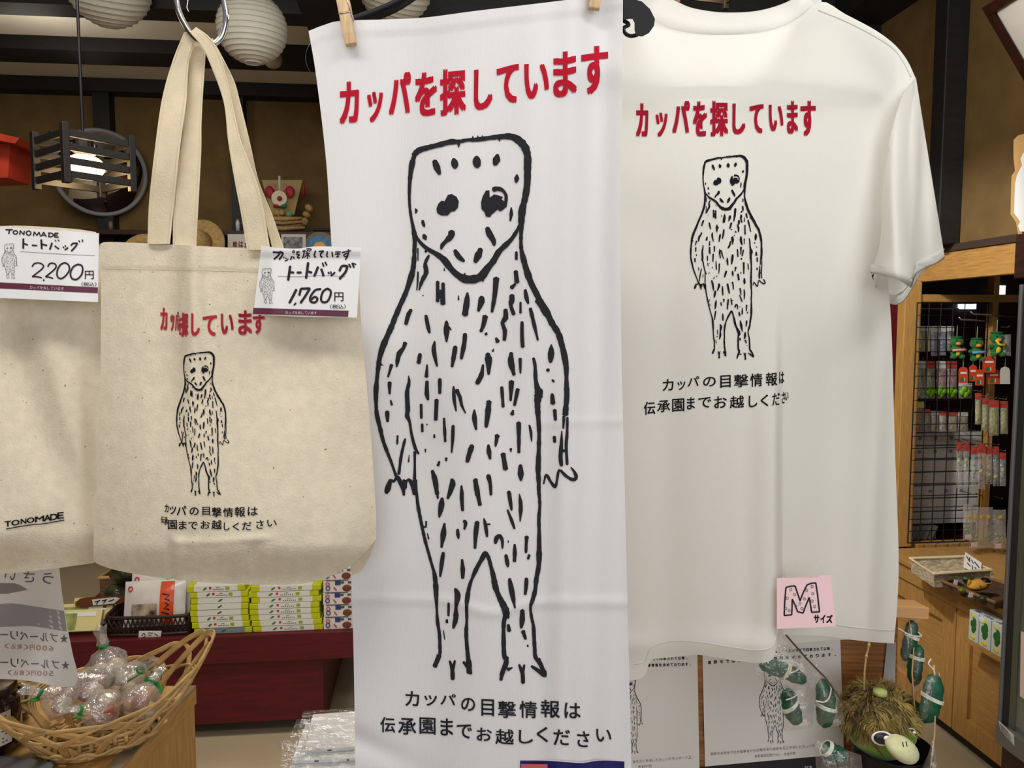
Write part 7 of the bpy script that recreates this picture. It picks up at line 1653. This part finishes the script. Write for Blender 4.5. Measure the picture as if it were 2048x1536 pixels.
bkc = W(1803, 1497, DPL - .045); RB3 = Matrix((fs_, fw, fu)).transposed()
mb = MB(); mb.ball(bkc, (HR_ * .47, HR_ * .40, HR_ * .27), 22, RB3 @ Matrix.Rotation(.22, 3, 'Y') @ Matrix.Rotation(-.25, 3, 'X'), fn=lambda u: (1 + .10 * max(0, u.y)) * (1 - .22 * max(0, -u.x) * max(0, -u.z) - .10 * max(0, u.x))); part('beak', mb, BEAK, t, smooth=True)
mb = MB()
for x, y in ((1806, 1489), (1813, 1488)):
    pp = W(x, y, DPL - .045); dirn = (pp - CAM).normalized(); mb.tube([W(x - 1, y - 5, DPL - .0805), W(x + 1, y + 5, DPL - .0815)], .0009, 5)
part('nostril', mb, BLACKPL, t)
def eye(px, py, d, s, pu):
    c = W(px, py, d); n_ = -FW
    for nm, off, rx, rz, dx, dz, mm in (('eye_white', 0, 20, 13, 0, 0, mat('eye_white', (236, 236, 236), .3)), ('iris', .0030, 15, 10.5, -2, 1.5, mat('eye_black', (36, 36, 34), .3)), ('highlight', .0055, 7, 4.6, 5, 3, mat('eye_white', ()))):
        mb = MB(); R_ = Matrix((RT, -FW, UP)).transposed() @ Matrix.Rotation(.12, 3, 'Y'); mb.ball(c + n_ * off + RT * (dx * kp * s) + UP * (dz * kp * s), (rx * kp * s, .004, rz * kp * s), 18, R_); part(nm, mb, mm, t, smooth=True)
eye(1765, 1477, DPL - .032, 1.12, 0); eye(1822, 1463, DPL - .010, .5, 0)
FUR = mat('olive_fur', (176, 152, 82), .8, noise_amt=.3, nscale=40, sheen=.2)
mb = MB(); rnd = random.Random(3)
fc = W(1757, 1437, DPL + .05); FRX, FRZ = 70 * kp, 62 * kp
for i in range(5200):
    z_ = rnd.uniform(-.35, 1.0); an = rnd.uniform(0, 6.283); q_ = math.sqrt(max(0, 1 - z_ * z_)); u = Vector((q_ * math.cos(an), q_ * math.sin(an), z_))
    p = fc + Vector((u.x * FRX, u.y * FRX, u.z * FRZ))
    px_ = (p - CAM); front = -u.dot(FW); side = u.dot(RT)
    if front > .15 and u.z < .12 - .30 * (-side if side < 0 else side * .2) and side > -.42: continue
    clump = Vector((noise.noise(u * 4.0), noise.noise(u * 4.0 + Vector((9, 0, 0))), noise.noise(u * 4.0 + Vector((0, 7, 0)))))
    swirl = Vector((0, 0, 1)).cross(u)
    dr_ = (u * .55 + swirl * .25 + clump * 1.0 + Vector((0, 0, -.42)) * (1 - abs(u.z) * .5) - FW * .10).normalized(); L_ = rnd.uniform(.014, .026) * (1.0 if z_ > .1 else .8)
    b1 = dr_.orthogonal().normalized(); b1 = (b1 * math.cos(an * 3) + dr_.cross(b1) * math.sin(an * 3)); wd = rnd.uniform(.0007, .0013)
    m1 = p + dr_ * L_ * .5; m2 = p + (dr_ + Vector((0, 0, -.38)) - FW * .05).normalized() * L_
    mb.add([p - b1 * wd, p + b1 * wd, m1 - b1 * wd * .9, m1 + b1 * wd * .9, m2], [(0, 1, 3, 2), (2, 3, 4)])
mb.ball(fc, (FRX * .97, FRX * .97, FRZ * .97), 24, fn=lambda u: 1.0 if not (-u.dot(FW) > .1 and u.z < .15 and u.dot(RT) > -.45) else .80)
part('fur', mb, FUR, t)
mb = MB(); mb.lathe([(.0005, .006), (13 * kp, .004), (14 * kp, -.004)], W(1760, 1384, DPL + .02), 20); part('head_plate', mb, mat('plate_pale_green', (190, 200, 120), .8), t, smooth=True)
